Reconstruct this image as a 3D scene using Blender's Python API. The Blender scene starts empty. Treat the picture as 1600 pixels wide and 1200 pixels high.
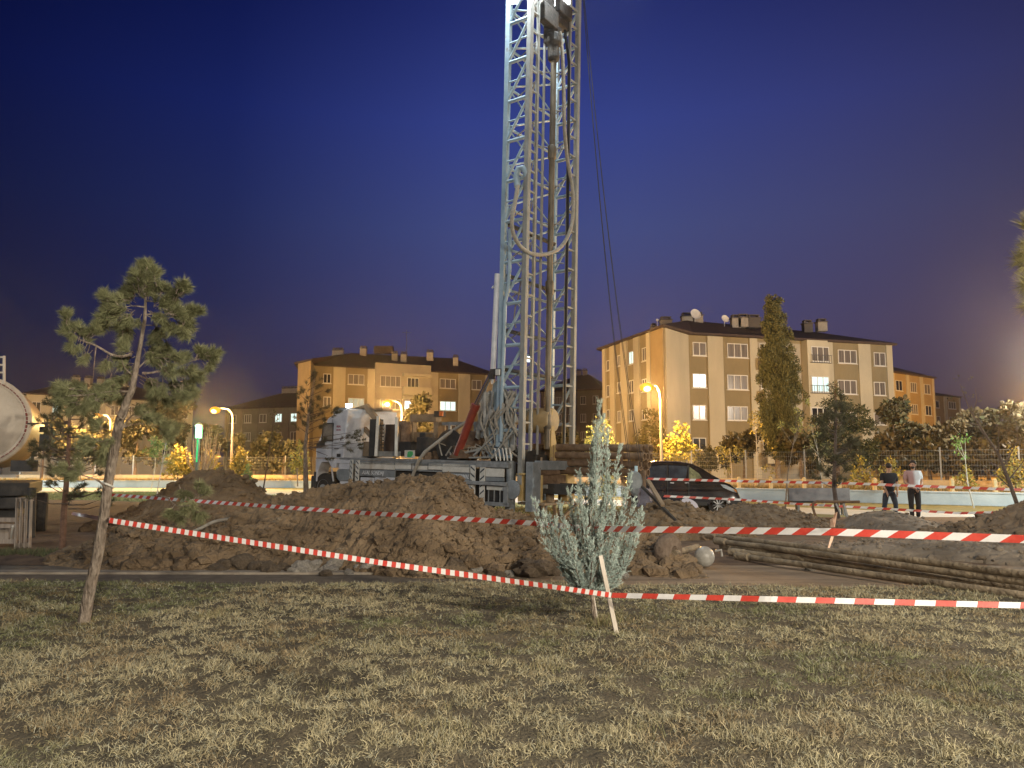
import bpy, bmesh, math, random
import numpy as np
from mathutils import Vector, Matrix
random.seed(7)
rng = np.random.default_rng(11)
sc = bpy.context.scene
COL = sc.collection
# ------------------------------------------------------------------ camera
F = 1202.0; TH = math.radians(6.17); H = 1.6
cam_d = bpy.data.cameras.new('camera'); cam = bpy.data.objects.new('camera', cam_d); COL.objects.link(cam)
cam_d.sensor_width = 36; cam_d.lens = F / 1600 * 36; cam_d.clip_end = 2000; cam_d.clip_start = 0.05
cam.location = (0, 0, H); cam.rotation_euler = (math.pi / 2 + TH, 0, 0)
sc.camera = cam
sc.view_settings.view_transform = 'Standard'; sc.view_settings.look = 'None'
sc.view_settings.gamma = 1; sc.view_settings.exposure = 0; sc.view_settings.use_curve_mapping = False
sc.cycles.max_bounces = 5; sc.cycles.diffuse_bounces = 2; sc.cycles.glossy_bounces = 2
sc.cycles.transparent_max_bounces = 8; sc.cycles.volume_bounces = 0
sc.cycles.sample_clamp_indirect = 3.0
# ------------------------------------------------------------------ dusk sky (world)
W = bpy.data.worlds.new('World'); sc.world = W; W.use_nodes = True
nt = W.node_tree; nt.nodes.clear()
def N(t, **k):
    n = nt.nodes.new(t)
    for a, b in k.items(): setattr(n, a, b)
    return n
wo = N('ShaderNodeOutputWorld'); bg = N('ShaderNodeBackground'); tc = N('ShaderNodeTexCoord')
sep = N('ShaderNodeSeparateXYZ'); nt.links.new(tc.outputs['Generated'], sep.inputs[0])
def ramp(stops, src):
    r = N('ShaderNodeValToRGB'); e = r.color_ramp.elements
    while len(e) < len(stops): e.new(0.5)
    for i, (p, c) in enumerate(stops): e[i].position = p; e[i].color = (c[0], c[1], c[2], 1)
    nt.links.new(src, r.inputs[0]); return r
def lin(c): return tuple(((x / 255 + .055) / 1.055) ** 2.4 if x > 10 else x / 255 / 12.92 for x in c)
el = ramp([(0.0, lin((58, 50, 66))), (0.07, lin((62, 57, 82))), (0.17, lin((69, 69, 108))), (0.30, lin((63, 72, 122))),
           (0.42, lin((50, 62, 128))), (0.53, lin((33, 43, 104))), (0.68, lin((18, 24, 70)))], sep.outputs['Z'])
azi = N('ShaderNodeMath', operation='ARCTAN2'); nt.links.new(sep.outputs['X'], azi.inputs[0]); nt.links.new(sep.outputs['Y'], azi.inputs[1])
mr = N('ShaderNodeMapRange'); mr.inputs[1].default_value = -0.65; mr.inputs[2].default_value = 0.65
nt.links.new(azi.outputs[0], mr.inputs[0])
az = ramp([(0.0, (.05, .09, .20)), (0.22, (.22, .30, .46)), (0.45, (.90, .93, .98)), (0.62, (1, 1, 1)), (0.82, (.95, .80, .74)), (1.0, (.80, .58, .46))], mr.outputs[0])
mul = N('ShaderNodeMix', data_type='RGBA', blend_type='MULTIPLY'); mul.inputs[0].default_value = 1
nt.links.new(el.outputs[0], mul.inputs[6]); nt.links.new(az.outputs[0], mul.inputs[7])
nt.links.new(mul.outputs[2], bg.inputs[0]); bg.inputs[1].default_value = 1.08
nt.links.new(bg.outputs[0], wo.inputs[0])
# one very soft dim lamp for the last dusk light
sun_d = bpy.data.lights.new('sun', 'SUN'); sun = bpy.data.objects.new('sun', sun_d); COL.objects.link(sun)
sun_d.energy = 0.06; sun_d.angle = math.radians(25); sun_d.color = (.75, .85, 1)
sun.rotation_euler = (math.radians(50), 0, math.radians(-35))
# ------------------------------------------------------------------ pixel helpers (1600x1200 photograph)
def ray(px, py):
    u = (px - 800) / F; v = (600 - py) / F
    return Vector((u, math.cos(TH) - v * math.sin(TH), math.sin(TH) + v * math.cos(TH)))
def P(px, py, Y):
    r = ray(px, py); t = Y / r.y; return Vector((r.x * t, Y, H + r.z * t))
def G(px, py, z=0.0):
    r = ray(px, py); t = (z - H) / r.z; return Vector((r.x * t, r.y * t, z))
def PL(px, py, A, B):
    r = ray(px, py); dx, dy = B[0] - A[0], B[1] - A[1]
    t = (A[0] * dy - A[1] * dx) / (r.x * dy - r.y * dx)
    p = Vector((r.x * t, r.y * t, H + r.z * t)); L = math.hypot(dx, dy)
    return ((p.x - A[0]) * dx + (p.y - A[1]) * dy) / L, p.z
# ------------------------------------------------------------------ materials
def mat(name, c1, c2=None, rough=.8, metal=0, scale=4, bump=0.0, bscale=None, c3=None, detail=5, attr=None, spec=None, stretch=None, trans=0):
    m = bpy.data.materials.new(name); m.use_nodes = True; t = m.node_tree; n = t.nodes; b = n['Principled BSDF']
    b.inputs['Roughness'].default_value = rough; b.inputs['Metallic'].default_value = metal
    if spec is not None: b.inputs['Specular IOR Level'].default_value = spec
    b.inputs['Base Color'].default_value = (*c1, 1)
    co = n.new('ShaderNodeTexCoord'); src = co.outputs['Object']
    if stretch:
        mp = n.new('ShaderNodeMapping'); mp.inputs['Scale'].default_value = stretch; t.links.new(src, mp.inputs[0]); src = mp.outputs[0]
    if c2 is not None:
        tx = n.new('ShaderNodeTexNoise'); tx.inputs['Scale'].default_value = scale; tx.inputs['Detail'].default_value = detail; tx.inputs['Roughness'].default_value = .65
        t.links.new(src, tx.inputs['Vector'])
        r = n.new('ShaderNodeValToRGB'); e = r.color_ramp.elements
        e[0].position = .36; e[0].color = (*c1, 1); e[1].position = .64; e[1].color = (*c2, 1)
        if c3: x = e.new(.72); x.color = (*c3, 1)
        t.links.new(tx.outputs[0], r.inputs[0]); out = r.outputs[0]
        if attr:
            a = n.new('ShaderNodeAttribute'); a.attribute_name = attr
            mx = n.new('ShaderNodeMix'); mx.data_type = 'RGBA'; mx.blend_type = 'MULTIPLY'; mx.inputs[0].default_value = 1
            t.links.new(out, mx.inputs[6]); t.links.new(a.outputs[0], mx.inputs[7]); out = mx.outputs[2]
        t.links.new(out, b.inputs['Base Color'])
    elif attr:
        a = n.new('ShaderNodeAttribute'); a.attribute_name = attr; t.links.new(a.outputs[0], b.inputs['Base Color'])
    if bump:
        tx2 = n.new('ShaderNodeTexNoise'); tx2.inputs['Scale'].default_value = bscale or scale * 3; tx2.inputs['Detail'].default_value = 6
        t.links.new(src, tx2.inputs['Vector'])
        bp = n.new('ShaderNodeBump'); bp.inputs['Strength'].default_value = bump; bp.inputs['Distance'].default_value = .05
        t.links.new(tx2.outputs[0], bp.inputs['Height']); t.links.new(bp.outputs[0], b.inputs['Normal'])
    return m
def emit(name, c, s):
    m = bpy.data.materials.new(name); m.use_nodes = True; t = m.node_tree; t.nodes.clear()
    o = t.nodes.new('ShaderNodeOutputMaterial'); e = t.nodes.new('ShaderNodeEmission'); e.inputs[0].default_value = (*c, 1); e.inputs[1].default_value = s
    t.links.new(e.outputs[0], o.inputs[0]); return m
# ------------------------------------------------------------------ mesh builder
OFF = {}
def off(o): return OFF.get(o.name, Vector((0, 0, 0))) if o else Vector((0, 0, 0))
def tag(o, label=None, cat=None, group=None, kind=None):
    if label: o['label'] = label
    if cat: o['category'] = cat
    if group: o['group'] = group
    if kind: o['kind'] = kind
    return o
def thing(name, label, cat, loc=(0, 0, 0), group=None):
    o = bpy.data.objects.new(name, None); COL.objects.link(o); o.empty_display_size = .2
    o.location = loc; OFF[o.name] = Vector(loc); return tag(o, label, cat, group)
class MB:
    def __init__(s): s.v = []; s.f = []; s.m = []; s.k = 0
    def add(s, vs, fs, mi=None):
        b = len(s.v); s.v += [tuple(x) for x in vs]
        for f in fs: s.f.append(tuple(b + i for i in f)); s.m.append(s.k if mi is None else mi)
        return s
    def hexa(s, p, mi=None):   # 8 corners: bottom 4 ccw, top 4 ccw
        return s.add(p, [(3, 2, 1, 0), (4, 5, 6, 7), (0, 1, 5, 4), (1, 2, 6, 5), (2, 3, 7, 6), (3, 0, 4, 7)], mi)
    def box(s, c, d, rz=0, mi=None, M=None):
        x, y, z = d[0] / 2, d[1] / 2, d[2] / 2
        R = M or Matrix.Rotation(rz, 3, 'Z'); c = Vector(c)
        return s.hexa([c + R @ Vector(q) for q in ((-x, -y, -z), (x, -y, -z), (x, y, -z), (-x, y, -z), (-x, -y, z), (x, -y, z), (x, y, z), (-x, y, z))], mi)
    def bar(s, a, b, w, h=None, mi=None, up=None):
        a = Vector(a); b = Vector(b); h = h or w; d = (b - a).normalized(); up = Vector(up or (0, 0, 1))
        if abs(d.dot(up)) > .97: up = Vector((1, 0, 0)) if not abs(d.x) > .9 else Vector((0, 1, 0))
        x = d.cross(up).normalized() * (w / 2); y = d.cross(x).normalized() * (h / 2)
        return s.hexa([a - x - y, a + x - y, a + x + y, a - x + y, b - x - y, b + x - y, b + x + y, b - x + y], mi)
    def tube(s, pts, r, n=6, cap=True, mi=None, jit=0):
        pts = [Vector(p) for p in pts]; rs = r if isinstance(r, (list, tuple)) else [r] * len(pts)
        rings = []; prev = None
        for i, p in enumerate(pts):
            d = (pts[min(i + 1, len(pts) - 1)] - pts[max(i - 1, 0)]).normalized()
            if prev is None: x = d.cross(Vector((0, 0, 1)) if abs(d.z) < .9 else Vector((1, 0, 0))).normalized()
            else: x = (prev - d * prev.dot(d)).normalized()
            prev = x; y = d.cross(x)
            rings.append([p + (x * math.cos(6.28318 * k / n) + y * math.sin(6.28318 * k / n)) * rs[i] * (1 + (random.uniform(-jit, jit) if jit else 0)) for k in range(n)])
        vs = [v for R in rings for v in R]; fs = []
        for i in range(len(pts) - 1):
            for k in range(n): fs.append((i * n + k, i * n + (k + 1) % n, (i + 1) * n + (k + 1) % n, (i + 1) * n + k))
        if cap: fs.append(tuple(range(n))[::-1]); fs.append(tuple((len(pts) - 1) * n + k for k in range(n)))
        return s.add(vs, fs, mi)
    def lathe(s, c, axis, prof, n=20, mi=None, cap=True):  # prof: (t along axis, r)
        c = Vector(c); a = Vector(axis).normalized()
        return s.tube_prof([c + a * t for t, r in prof], [r for t, r in prof], a, n, mi, cap)
    def tube_prof(s, pts, rs, a, n, mi, cap):
        x = a.cross(Vector((0, 0, 1)) if abs(a.z) < .9 else Vector((1, 0, 0))).normalized(); y = a.cross(x)
        vs = [p + (x * math.cos(6.28318 * k / n) + y * math.sin(6.28318 * k / n)) * max(r, 1e-4) for p, r in zip(pts, rs) for k in range(n)]
        fs = [(i * n + k, i * n + (k + 1) % n, (i + 1) * n + (k + 1) % n, (i + 1) * n + k) for i in range(len(pts) - 1) for k in range(n)]
        if cap: fs.append(tuple(range(n))[::-1]); fs.append(tuple((len(pts) - 1) * n + k for k in range(n)))
        return s.add(vs, fs, mi)
    def prism(s, loop, d, mi=None):  # loop of 3D points, extruded by vector d
        L = [Vector(p) for p in loop]; n = len(L); d = Vector(d)
        return s.add(L + [p + d for p in L], [tuple(range(n)), tuple(range(2 * n - 1, n - 1, -1))] + [(i, i + n, (i + 1) % n + n, (i + 1) % n) for i in range(n)], mi)
    def ball(s, c, r, n=10, m=7, mi=None, sc3=(1, 1, 1), jit=0):
        c = Vector(c); vs = []; 
        for j in range(1, m):
            for k in range(n):
                a = 6.28318 * k / n; b = math.pi * j / m; q = r * (1 + random.uniform(-jit, jit))
                vs.append(c + Vector((math.cos(a) * math.sin(b) * q * sc3[0], math.sin(a) * math.sin(b) * q * sc3[1], math.cos(b) * q * sc3[2])))
        t = len(vs); vs += [c + Vector((0, 0, r * sc3[2])), c - Vector((0, 0, r * sc3[2]))]
        fs = [(j * n + k, (j + 1) * n + k, (j + 1) * n + (k + 1) % n, j * n + (k + 1) % n) for j in range(m - 2) for k in range(n)]
        fs += [(t, k, (k + 1) % n) for k in range(n)] + [(t + 1, (m - 2) * n + (k + 1) % n, (m - 2) * n + k) for k in range(n)]
        return s.add(vs, fs, mi)
    def build(s, name, mats, parent=None, smooth=False, bevel=0, loc=None, fix=True):
        o_ = off(parent) if loc is None else Vector(loc)
        me = bpy.data.meshes.new(name)
        me.from_pydata([tuple(Vector(v) - o_) for v in s.v], [], s.f)
        for m in (mats if isinstance(mats, (list, tuple)) else [mats]): me.materials.append(m)
        me.polygons.foreach_set('material_index', s.m)
        if fix:
            bm = bmesh.new(); bm.from_mesh(me); bmesh.ops.recalc_face_normals(bm, faces=bm.faces); bm.to_mesh(me); bm.free()
        if smooth:
            me.polygons.foreach_set('use_smooth', [True] * len(me.polygons))
            try: me.set_sharp_from_angle(angle=math.radians(40))
            except Exception: pass
        me.update()
        o = bpy.data.objects.new(name, me); COL.objects.link(o)
        if parent: o.parent = parent; OFF[o.name] = o_
        elif loc is not None: o.location = loc; OFF[o.name] = o_
        if bevel:
            b = o.modifiers.new('bevel', 'BEVEL'); b.width = bevel; b.segments = 2; b.limit_method = 'ANGLE'
        return o
def npmesh(name, V, Fq, m, parent=None, col=None, loc=None):
    """V (n,3), Fq (k,3|4); optional per-vertex colour"""
    o_ = off(parent) if loc is None else Vector(loc)
    V = np.asarray(V, dtype=np.float32) - np.array(o_, dtype=np.float32); Fq = np.asarray(Fq, dtype=np.int32)
    me = bpy.data.meshes.new(name); k = Fq.shape[1]
    me.vertices.add(len(V)); me.vertices.foreach_set('co', V.ravel())
    me.loops.add(Fq.size); me.loops.foreach_set('vertex_index', Fq.ravel())
    me.polygons.add(len(Fq)); me.polygons.foreach_set('loop_start', np.arange(0, Fq.size, k, dtype=np.int32))
    me.polygons.foreach_set('loop_total', np.full(len(Fq), k, dtype=np.int32))
    me.materials.append(m)
    if col is not None:
        a = me.color_attributes.new('Col', 'FLOAT_COLOR', 'POINT')
        c = np.ones((len(V), 4), dtype=np.float32); c[:, :3] = col; a.data.foreach_set('color', c.ravel())
    me.update(calc_edges=True)
    o = bpy.data.objects.new(name, me); COL.objects.link(o)
    if parent: o.parent = parent; OFF[o.name] = o_
    elif loc is not None: o.location = loc; OFF[o.name] = o_
    return o
def copy_tree(o, parent=None, loc=None, rz=None, sc3=None):
    c = o.copy(); COL.objects.link(c); c.parent = parent
    if parent is None:
        if loc is not None: c.location = loc
        if rz is not None: c.rotation_euler = (0, 0, rz)
        if sc3 is not None: c.scale = sc3
    for ch in [x for x in o.children]: copy_tree(ch, c)
    return c
def lamp(name, loc, power, color, radius=.15, kind='POINT', parent=None, rot=None, spot=None, blend=.6):
    d = bpy.data.lights.new(name, kind); d.energy = power; d.color = color; d.shadow_soft_size = radius
    if kind == 'SPOT': d.spot_size = spot; d.spot_blend = blend
    o = bpy.data.objects.new(name, d); COL.objects.link(o)
    o.location = Vector(loc) - off(parent)
    if parent: o.parent = parent
    if rot is not None: o.rotation_euler = rot
    return o
def aim(o, target):
    p = o.location + (off(o.parent) if o.parent else Vector())
    o.rotation_euler = (Vector(target) - p).to_track_quat('-Z', 'Y').to_euler(); return o
# numpy value noise
def vnoise(x, y, seed=0):
    x = np.asarray(x, float); y = np.asarray(y, float)
    xi = np.floor(x).astype(np.int64); yi = np.floor(y).astype(np.int64); xf = x - xi; yf = y - yi
    def h(a, b):
        n = (a * 374761393 + b * 668265263 + seed * 1442695041) & 0x7fffffff
        n = ((n ^ (n >> 13)) * 1274126177) & 0x7fffffff
        return (n & 0xffff) / 65535.0
    u = xf * xf * (3 - 2 * xf); v = yf * yf * (3 - 2 * yf)
    return (h(xi, yi) * (1 - u) + h(xi + 1, yi) * u) * (1 - v) + (h(xi, yi + 1) * (1 - u) + h(xi + 1, yi + 1) * u) * v
def fbm(x, y, o=4, seed=0):
    s = 0; a = .5; t = 0
    for i in range(o): s = s + a * vnoise(x * 2 ** i, y * 2 ** i, seed + i * 17); t += a; a *= .5
    return s / t
SODIUM = (1.0, .50, .10); WHITE = (.86, 1.0, .95); COOL = (.75, .9, 1.0); WARM = (1.0, .86, .66)
# ------------------------------------------------------------------ shared materials
M = {}
M['soil'] = mat('soil', (.085, .05, .028), (.15, .095, .055), .95, scale=3, bump=.7, bscale=14)
M['dark_soil'] = mat('dark_soil', (.125, .085, .048), (.26, .185, .11), .95, scale=1.3, bump=1, bscale=26, c3=(.30, .24, .165), detail=9)
M['brown_soil'] = mat('brown_soil', (.11, .075, .045), (.21, .155, .10), .95, scale=3, bump=.8, bscale=16, c3=(.26, .2, .14))
M['tan_soil'] = mat('tan_soil', (.17, .125, .085), (.30, .24, .17), .95, scale=3, bump=.8, bscale=14)
M['grey_soil'] = mat('grey_soil', (.125, .097, .07), (.225, .18, .135), .95, scale=2.5, bump=.7, bscale=10)
M['sand'] = mat('sand', (.17, .12, .075), (.30, .22, .145), .95, scale=1.3, bump=.8, bscale=9, c3=(.10, .08, .06), stretch=(.35, 1.6, 1))
M['asphalt'] = mat('asphalt', (.11, .088, .064), (.18, .145, .105), .9, scale=5, bump=.3, bscale=60)
M['paving'] = mat('paving', (.42, .44, .44), (.56, .57, .56), .85, scale=.8, bump=.2, bscale=20)
M['concrete'] = mat('concrete', (.24, .20, .155), (.36, .31, .24), .9, scale=3, bump=.3, bscale=30)
M['lawn'] = mat('lawn', (.05, .042, .026), (.11, .092, .057), 1, scale=2.2, bump=.8, bscale=30)
M['far_lawn'] = mat('far_lawn', (.12, .14, .06), (.22, .22, .11), 1, scale=1.5, bump=.8, bscale=12)
M['verge'] = mat('verge', (.26, .19, .09), (.40, .30, .15), 1, scale=.7, bump=.8, bscale=6)
M['whitewash'] = mat('whitewash', (.52, .56, .58), (.62, .65, .66), .85, scale=1.2, bump=.2, bscale=12)
M['galv'] = mat('galv', (.30, .32, .33), (.42, .44, .45), .45, .7, scale=6)
M['leaf'] = mat('leaf', (.1, .1, .05), None, .7, attr='Col', spec=.25)
def sheet(name, pts, z, m, kind='structure'):
    b = MB(); b.add([(x, y, z) for x, y in pts], [tuple(range(len(pts)))]); o = b.build(name, m, fix=False)
    if o.data.polygons[0].normal.z < 0: o.data.flip_normals()
    tag(o, kind=kind); return o
def bandsheet(name, near, far, z, m):
    b = MB(); n = len(near); b.add([(x, y, z) for x, y in near] + [(x, y, z) for x, y in far], [(i, i + 1, n + i + 1, n + i) for i in range(n - 1)])
    o = b.build(name, m, fix=False)
    if o.data.polygons[0].normal.z < 0: o.data.flip_normals()
    return tag(o, kind='structure')
sheet('ground', [(-400, -60), (400, -60), (400, 600), (-400, 600)], 0, M['soil'])
# near lawn: gently uneven sheet
nx, ny = 150, 110
gx, gy = np.meshgrid(np.linspace(-16, 16, nx), np.linspace(-6, 10.9, ny))
def lawn_edge(x): return 10.75 + .22 * np.sin(x * .8 + 1) + .25 * (vnoise(x * 1.7, x * 0 + 3, 5) - .5) + np.where(x > 1, -.35, 0)
def lawn_h(x, y): return .012 + (.07 * fbm(x * 1.3, y * 1.3, 3, 3) + .045 * fbm(x * 6, y * 6, 2, 13)) * np.clip((11 - y) / 1.0, 0, 1)
gyy = np.minimum(gy, lawn_edge(gx)); gz = lawn_h(gx, gyy)
Vv = np.stack([gx.ravel(), gyy.ravel(), gz.ravel()], 1)
idx = np.arange(nx * ny).reshape(ny, nx)
Fq = np.stack([idx[:-1, :-1].ravel(), idx[:-1, 1:].ravel(), idx[1:, 1:].ravel(), idx[1:, :-1].ravel()], 1)
o = npmesh('lawn_ground', Vv, Fq, M['lawn']); tag(o, kind='structure')
sheet('footpath', [(-40, 10.2), (20, 10.2), (20, 13.1), (-40, 13.6)], .004, M['asphalt'])
sheet('sandy_track', [(.2, 10.1), (14, 8.0), (14, 12.6), (6, 13.4), (1.2, 13.9), (-.8, 12.6)], .008, M['sand'])
b = MB(); b.hexa([(-40, 12.02, .0), (-1.6, 11.72, .0), (-1.6, 12.0, .0), (-40, 12.34, .0), (-40, 12.02, .035), (-1.6, 11.72, .035), (-1.6, 12.0, .035), (-40, 12.34, .035)])
tag(b.build('kerb_strip', M['concrete']), kind='structure')
# perimeter lines
WALL = [(-75, 63), (-17, 60), (21, 31.5), (46, 13)]
FEN = [(-75, 68), (-15, 65.5), (25, 36), (50, 17.5)]
PN = [(-75, 56), (-21, 50), (6.4, 31), (10, 27.2), (13.7, 23.3), (28, 10)]
PF = [(-75, 61), (-19, 58.2), (6.5, 36.8), (11, 31.5), (15.6, 26.6), (32, 13)]
bandsheet('park_path', PN, PF, .008, M['paving'])
LN = [(-75, 40), (-21, 38), (3, 25.5), (9, 24.6), (12.6, 21.5), (26, 8)]
bandsheet('park_lawn', LN, [(-75, 62.9), (-17, 59.9), (6.4, 42.0), (14, 36.3), (21, 31.4), (46, 12.9)], .004, M['far_lawn'])
b = MB(); b.add([(x, y, .42) for x, y in WALL] + [(400, 13, .42), (400, 590, .42), (-400, 590, .42), (-400, 63, .42)], [tuple(range(8))])
o = b.build('verge', M['verge'], fix=False)
if o.data.polygons[0].normal.z < 0: o.data.flip_normals()
tag(o, kind='structure')
sheet('street', [(-90, 74), (-12, 71), (30, 41), (60, 20), (64, 24), (32, 46.5), (-9, 77.5), (-90, 80.5)], .424, M['asphalt'])
def along(poly, s):
    for a, b_ in zip(poly[:-1], poly[1:]):
        L = math.dist(a, b_)
        if s <= L or b_ == poly[-1]: t = s / L; return (a[0] + (b_[0] - a[0]) * t, a[1] + (b_[1] - a[1]) * t, math.atan2(b_[1] - a[1], b_[0] - a[0]))
        s -= L
def total(poly): return sum(math.dist(a, c) for a, c in zip(poly[:-1], poly[1:]))
# low whitewashed wall
def band_wall(poly, z0, z1, w, mb):
    for a, c in zip(poly[:-1], poly[1:]):
        mb.bar((a[0], a[1], (z0 + z1) / 2), (c[0], c[1], (z0 + z1) / 2), w, z1 - z0)
rt = thing('low_wall', 'long low whitewashed wall running behind the park path', 'wall', (-17, 60, 0))
b = MB(); band_wall(WALL, -.05, .5, .25, b); b.build('wall_body', M['whitewash'], rt)
b = MB(); band_wall(WALL, .503, .57, .36, b); b.build('coping', M['whitewash'], rt)
M['bollard'] = mat('bollard', (.55, .42, .22), (.65, .5, .28), .7, scale=8)
PLAB = ['short pale post on the low wall ' + t for t in ('behind the windscreen of the black car', 'just right of the nose of the black car', 'left of the grey bench', 'above the left half of the grey bench', 'above the right half of the grey bench', 'left of the man in black', 'right of the man in white', 'left of the sapling with the whitewashed trunk', 'right of the sapling with the whitewashed trunk')]
k = 0
for px in (1108, 1155, 1205, 1257, 1312, 1367, 1428, 1488, 1555):
    u, z = PL(px, 765, WALL[1], WALL[2]); L = math.dist(WALL[1], WALL[2])
    q = (WALL[1][0] + (WALL[2][0] - WALL[1][0]) * u / L, WALL[1][1] + (WALL[2][1] - WALL[1][1]) * u / L)
    if k == 0:
        b = MB(); b.box((0, 0, .24), (.14, .14, .48)); b.lathe((0, 0, .47), (0, 0, 1), [(0, .09), (.04, .09), (.09, .03)], 8)
        pst = b.build('wall_post', M['bollard'], loc=(0, 0, 0), bevel=.01); pst.location = (q[0], q[1], .57)
        tag(pst, PLAB[0], 'post', 'short posts on top of the low wall')
    else:
        c = pst.copy(); COL.objects.link(c); c['label'] = PLAB[k]; c.location = (q[0], q[1], .57)
    k += 1
# fence
M['wire'] = mat('wire', (.25, .27, .28), None, .5, .5)
rt = thing('mesh_fence', 'long wire mesh fence with steel posts on a low concrete plinth behind the white wall', 'fence', (-15, 65.5, .42))
b = MB(); band_wall(FEN, .40, .95, .22, b); b.build('plinth', mat('plinth', (.46, .36, .22), (.58, .46, .29), .9, scale=2, bump=.5, bscale=5), rt)
T = total(FEN)
s = 3.0; step = 3.3; wiremb = None
while s < T - 4:
    x, y, a = along(FEN, s); x2, y2, _ = along(FEN, s + step)
    if abs(x) < 1.02 * y * .75 + 3 or True:
        pb = MB(); pb.box((x, y, 1.62), (.07, .07, 1.9), a); pb.box((x, y, 2.575), (.09, .09, .02), a)
        pb.build('post', M['galv'], rt)
        if -62 < x < 34:
            wb = MB(); n = int(step / .12); th = .006
            d = Vector((x2 - x, y2 - y, 0)) / step
            for i in range(1, n):
                q = Vector((x, y, 0)) + d * (i * step / n); wb.box((q.x, q.y, 1.72), (th, th, 1.5), a)
            for z in (1.0, 1.2, 1.45, 1.7, 1.95, 2.2, 2.44):
                wb.bar((x, y, z), (x2, y2, z), .01, .012)
            wb.build('mesh_panel', M['wire'], rt)
    s += step
# ------------------------------------------------------------------ apartment buildings
BM = dict(
    light=mat('render_light', (.42, .385, .295), (.49, .45, .345), .9, scale=.6, bump=.15, bscale=8, stretch=(1, 1, .35)),
    brown=mat('render_brown', (.215, .178, .105), (.255, .212, .128), .9, scale=.7, bump=.15, bscale=8, stretch=(1, 1, .4)),
    orange_lit=mat('render_orange_lit', (.30, .225, .12), (.36, .27, .15), .9, scale=.7, bump=.15, bscale=8),  # orange lamplight on these walls is put into the colour
    dim=mat('render_dim', (.17, .155, .13), (.21, .19, .16), .9, scale=.7, bump=.15, bscale=8),
    roof=mat('roof_tile', (.045, .032, .03), (.075, .05, .045), .8, scale=3, bump=.5, bscale=12),
    frame=mat('window_frame', (.62, .62, .60), None, .5),
    chim=mat('chimney', (.30, .28, .25), (.38, .35, .31), .9, scale=4, bump=.2),
    cap=mat('chimney_cap', (.10, .09, .085), None, .8),
    recess=mat('recess', (.32, .29, .23), (.38, .34, .27), .9, scale=.7),
    rail=mat('rail', (.12, .12, .12), None, .5, .5), dish=mat('dish', (.7, .7, .7), None, .4))
def curtain(name, c, s):   # curtained pane with folds, behind a glossy glass
    m = mat(name, c, tuple(x * .55 for x in c), .25, scale=9, stretch=(1, 1, .02), detail=2, spec=.6); return m
BM['pane'] = curtain('pane_curtain', (.20, .18, .165), 1); BM['dark'] = mat('pane_dark', (.02, .02, .022), None, .15, spec=.6)
BM['lit'] = emit('pane_lit', (.80, 1.0, .92), 1.25); BM['litb'] = emit('pane_lit_bright', (.92, 1, 1), 2.6)
BM['litw'] = emit('pane_lit_warm', (1, .9, .6), .5)
class Facade:
    """vertical plane from A to B (seen from the camera side); parts are laid out along it in metres"""
    def __init__(s, A, B, parent):
        s.A = Vector((*A, 0)); s.B = Vector((*B, 0)); s.d = (s.B - s.A).normalized(); s.n = Vector((s.d.y, -s.d.x, 0)); s.p = parent
        if s.n.dot(Vector((0, 0, 0)) - (s.A + s.B) / 2) < 0: s.n = -s.n
        s.L = (s.B - s.A).length
    def u(s, px, py=600): return PL(px, py, s.A[:2], s.B[:2])[0]
    def z(s, px, py): return PL(px, py, s.A[:2], s.B[:2])[1]
    def slab(s, mb, u0, u1, z0, z1, o0, o1, mi=None):
        a, b = s.A + s.d * u0, s.A + s.d * u1; n = s.n
        q = lambda p, o, z: p + n * o + Vector((0, 0, z))
        mb.hexa([q(a, o0, z0), q(b, o0, z0), q(b, o1, z0), q(a, o1, z0), q(a, o0, z1), q(b, o0, z1), q(b, o1, z1), q(a, o1, z1)], mi)
    def pilaster(s, u0, u1, z0, z1, m='light', dep=.16, name='pilaster'):
        mb = MB(); s.slab(mb, max(u0, 0.01), min(u1, s.L - .01), z0, z1, -.02, dep); mb.build(name, BM[m], s.p)
    def window(s, u0, u1, z0, z1, n=2, kind='pane', o=0.0, frame='frame'):
        f = .07; mb = MB()
        s.slab(mb, u0, u1, z1 - f, z1, o - .03, o + .07); s.slab(mb, u0, u1, z0, z0 + f, o - .03, o + .07)
        for i in range(n + 1):
            c = u0 + (u1 - u0 - f) * i / n; s.slab(mb, c, c + f, z0 + f, z1 - f, o - .03, o + .067)
        s.slab(mb, u0 - .08, u1 + .08, z0 - .07, z0 - .003, o - .03, o + .14)
        w = mb.build('window', BM[frame], s.p)
        pb = MB(); s.slab(pb, u0 + f * .5, u1 - f * .5, z0 + f * .5, z1 - f * .5, o - .02, o + .03); pb.build('pane', BM[kind], w)
        return w
    def winpx(s, x0, x1, y0, y1, n=2, kind='pane', o=0.0):
        xm = (x0 + x1) / 2
        u0, u1 = s.u(x0, (y0 + y1) / 2), s.u(x1, (y0 + y1) / 2); z0, z1 = s.z(xm, y1), s.z(xm, y0)
        return s.window(u0, u1, z0, z1, n, kind, o)
def body(poly, z0, z1, m, parent, name='wall'):
    b = MB(); n = len(poly); b.add([(x, y, z0) for x, y in poly] + [(x, y, z1) for x, y in poly], [tuple(range(n)), tuple(range(2 * n - 1, n - 1, -1))] + [(i, (i + 1) % n, (i + 1) % n + n, i + n) for i in range(n)])
    return b.build(name, m, parent)
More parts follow.
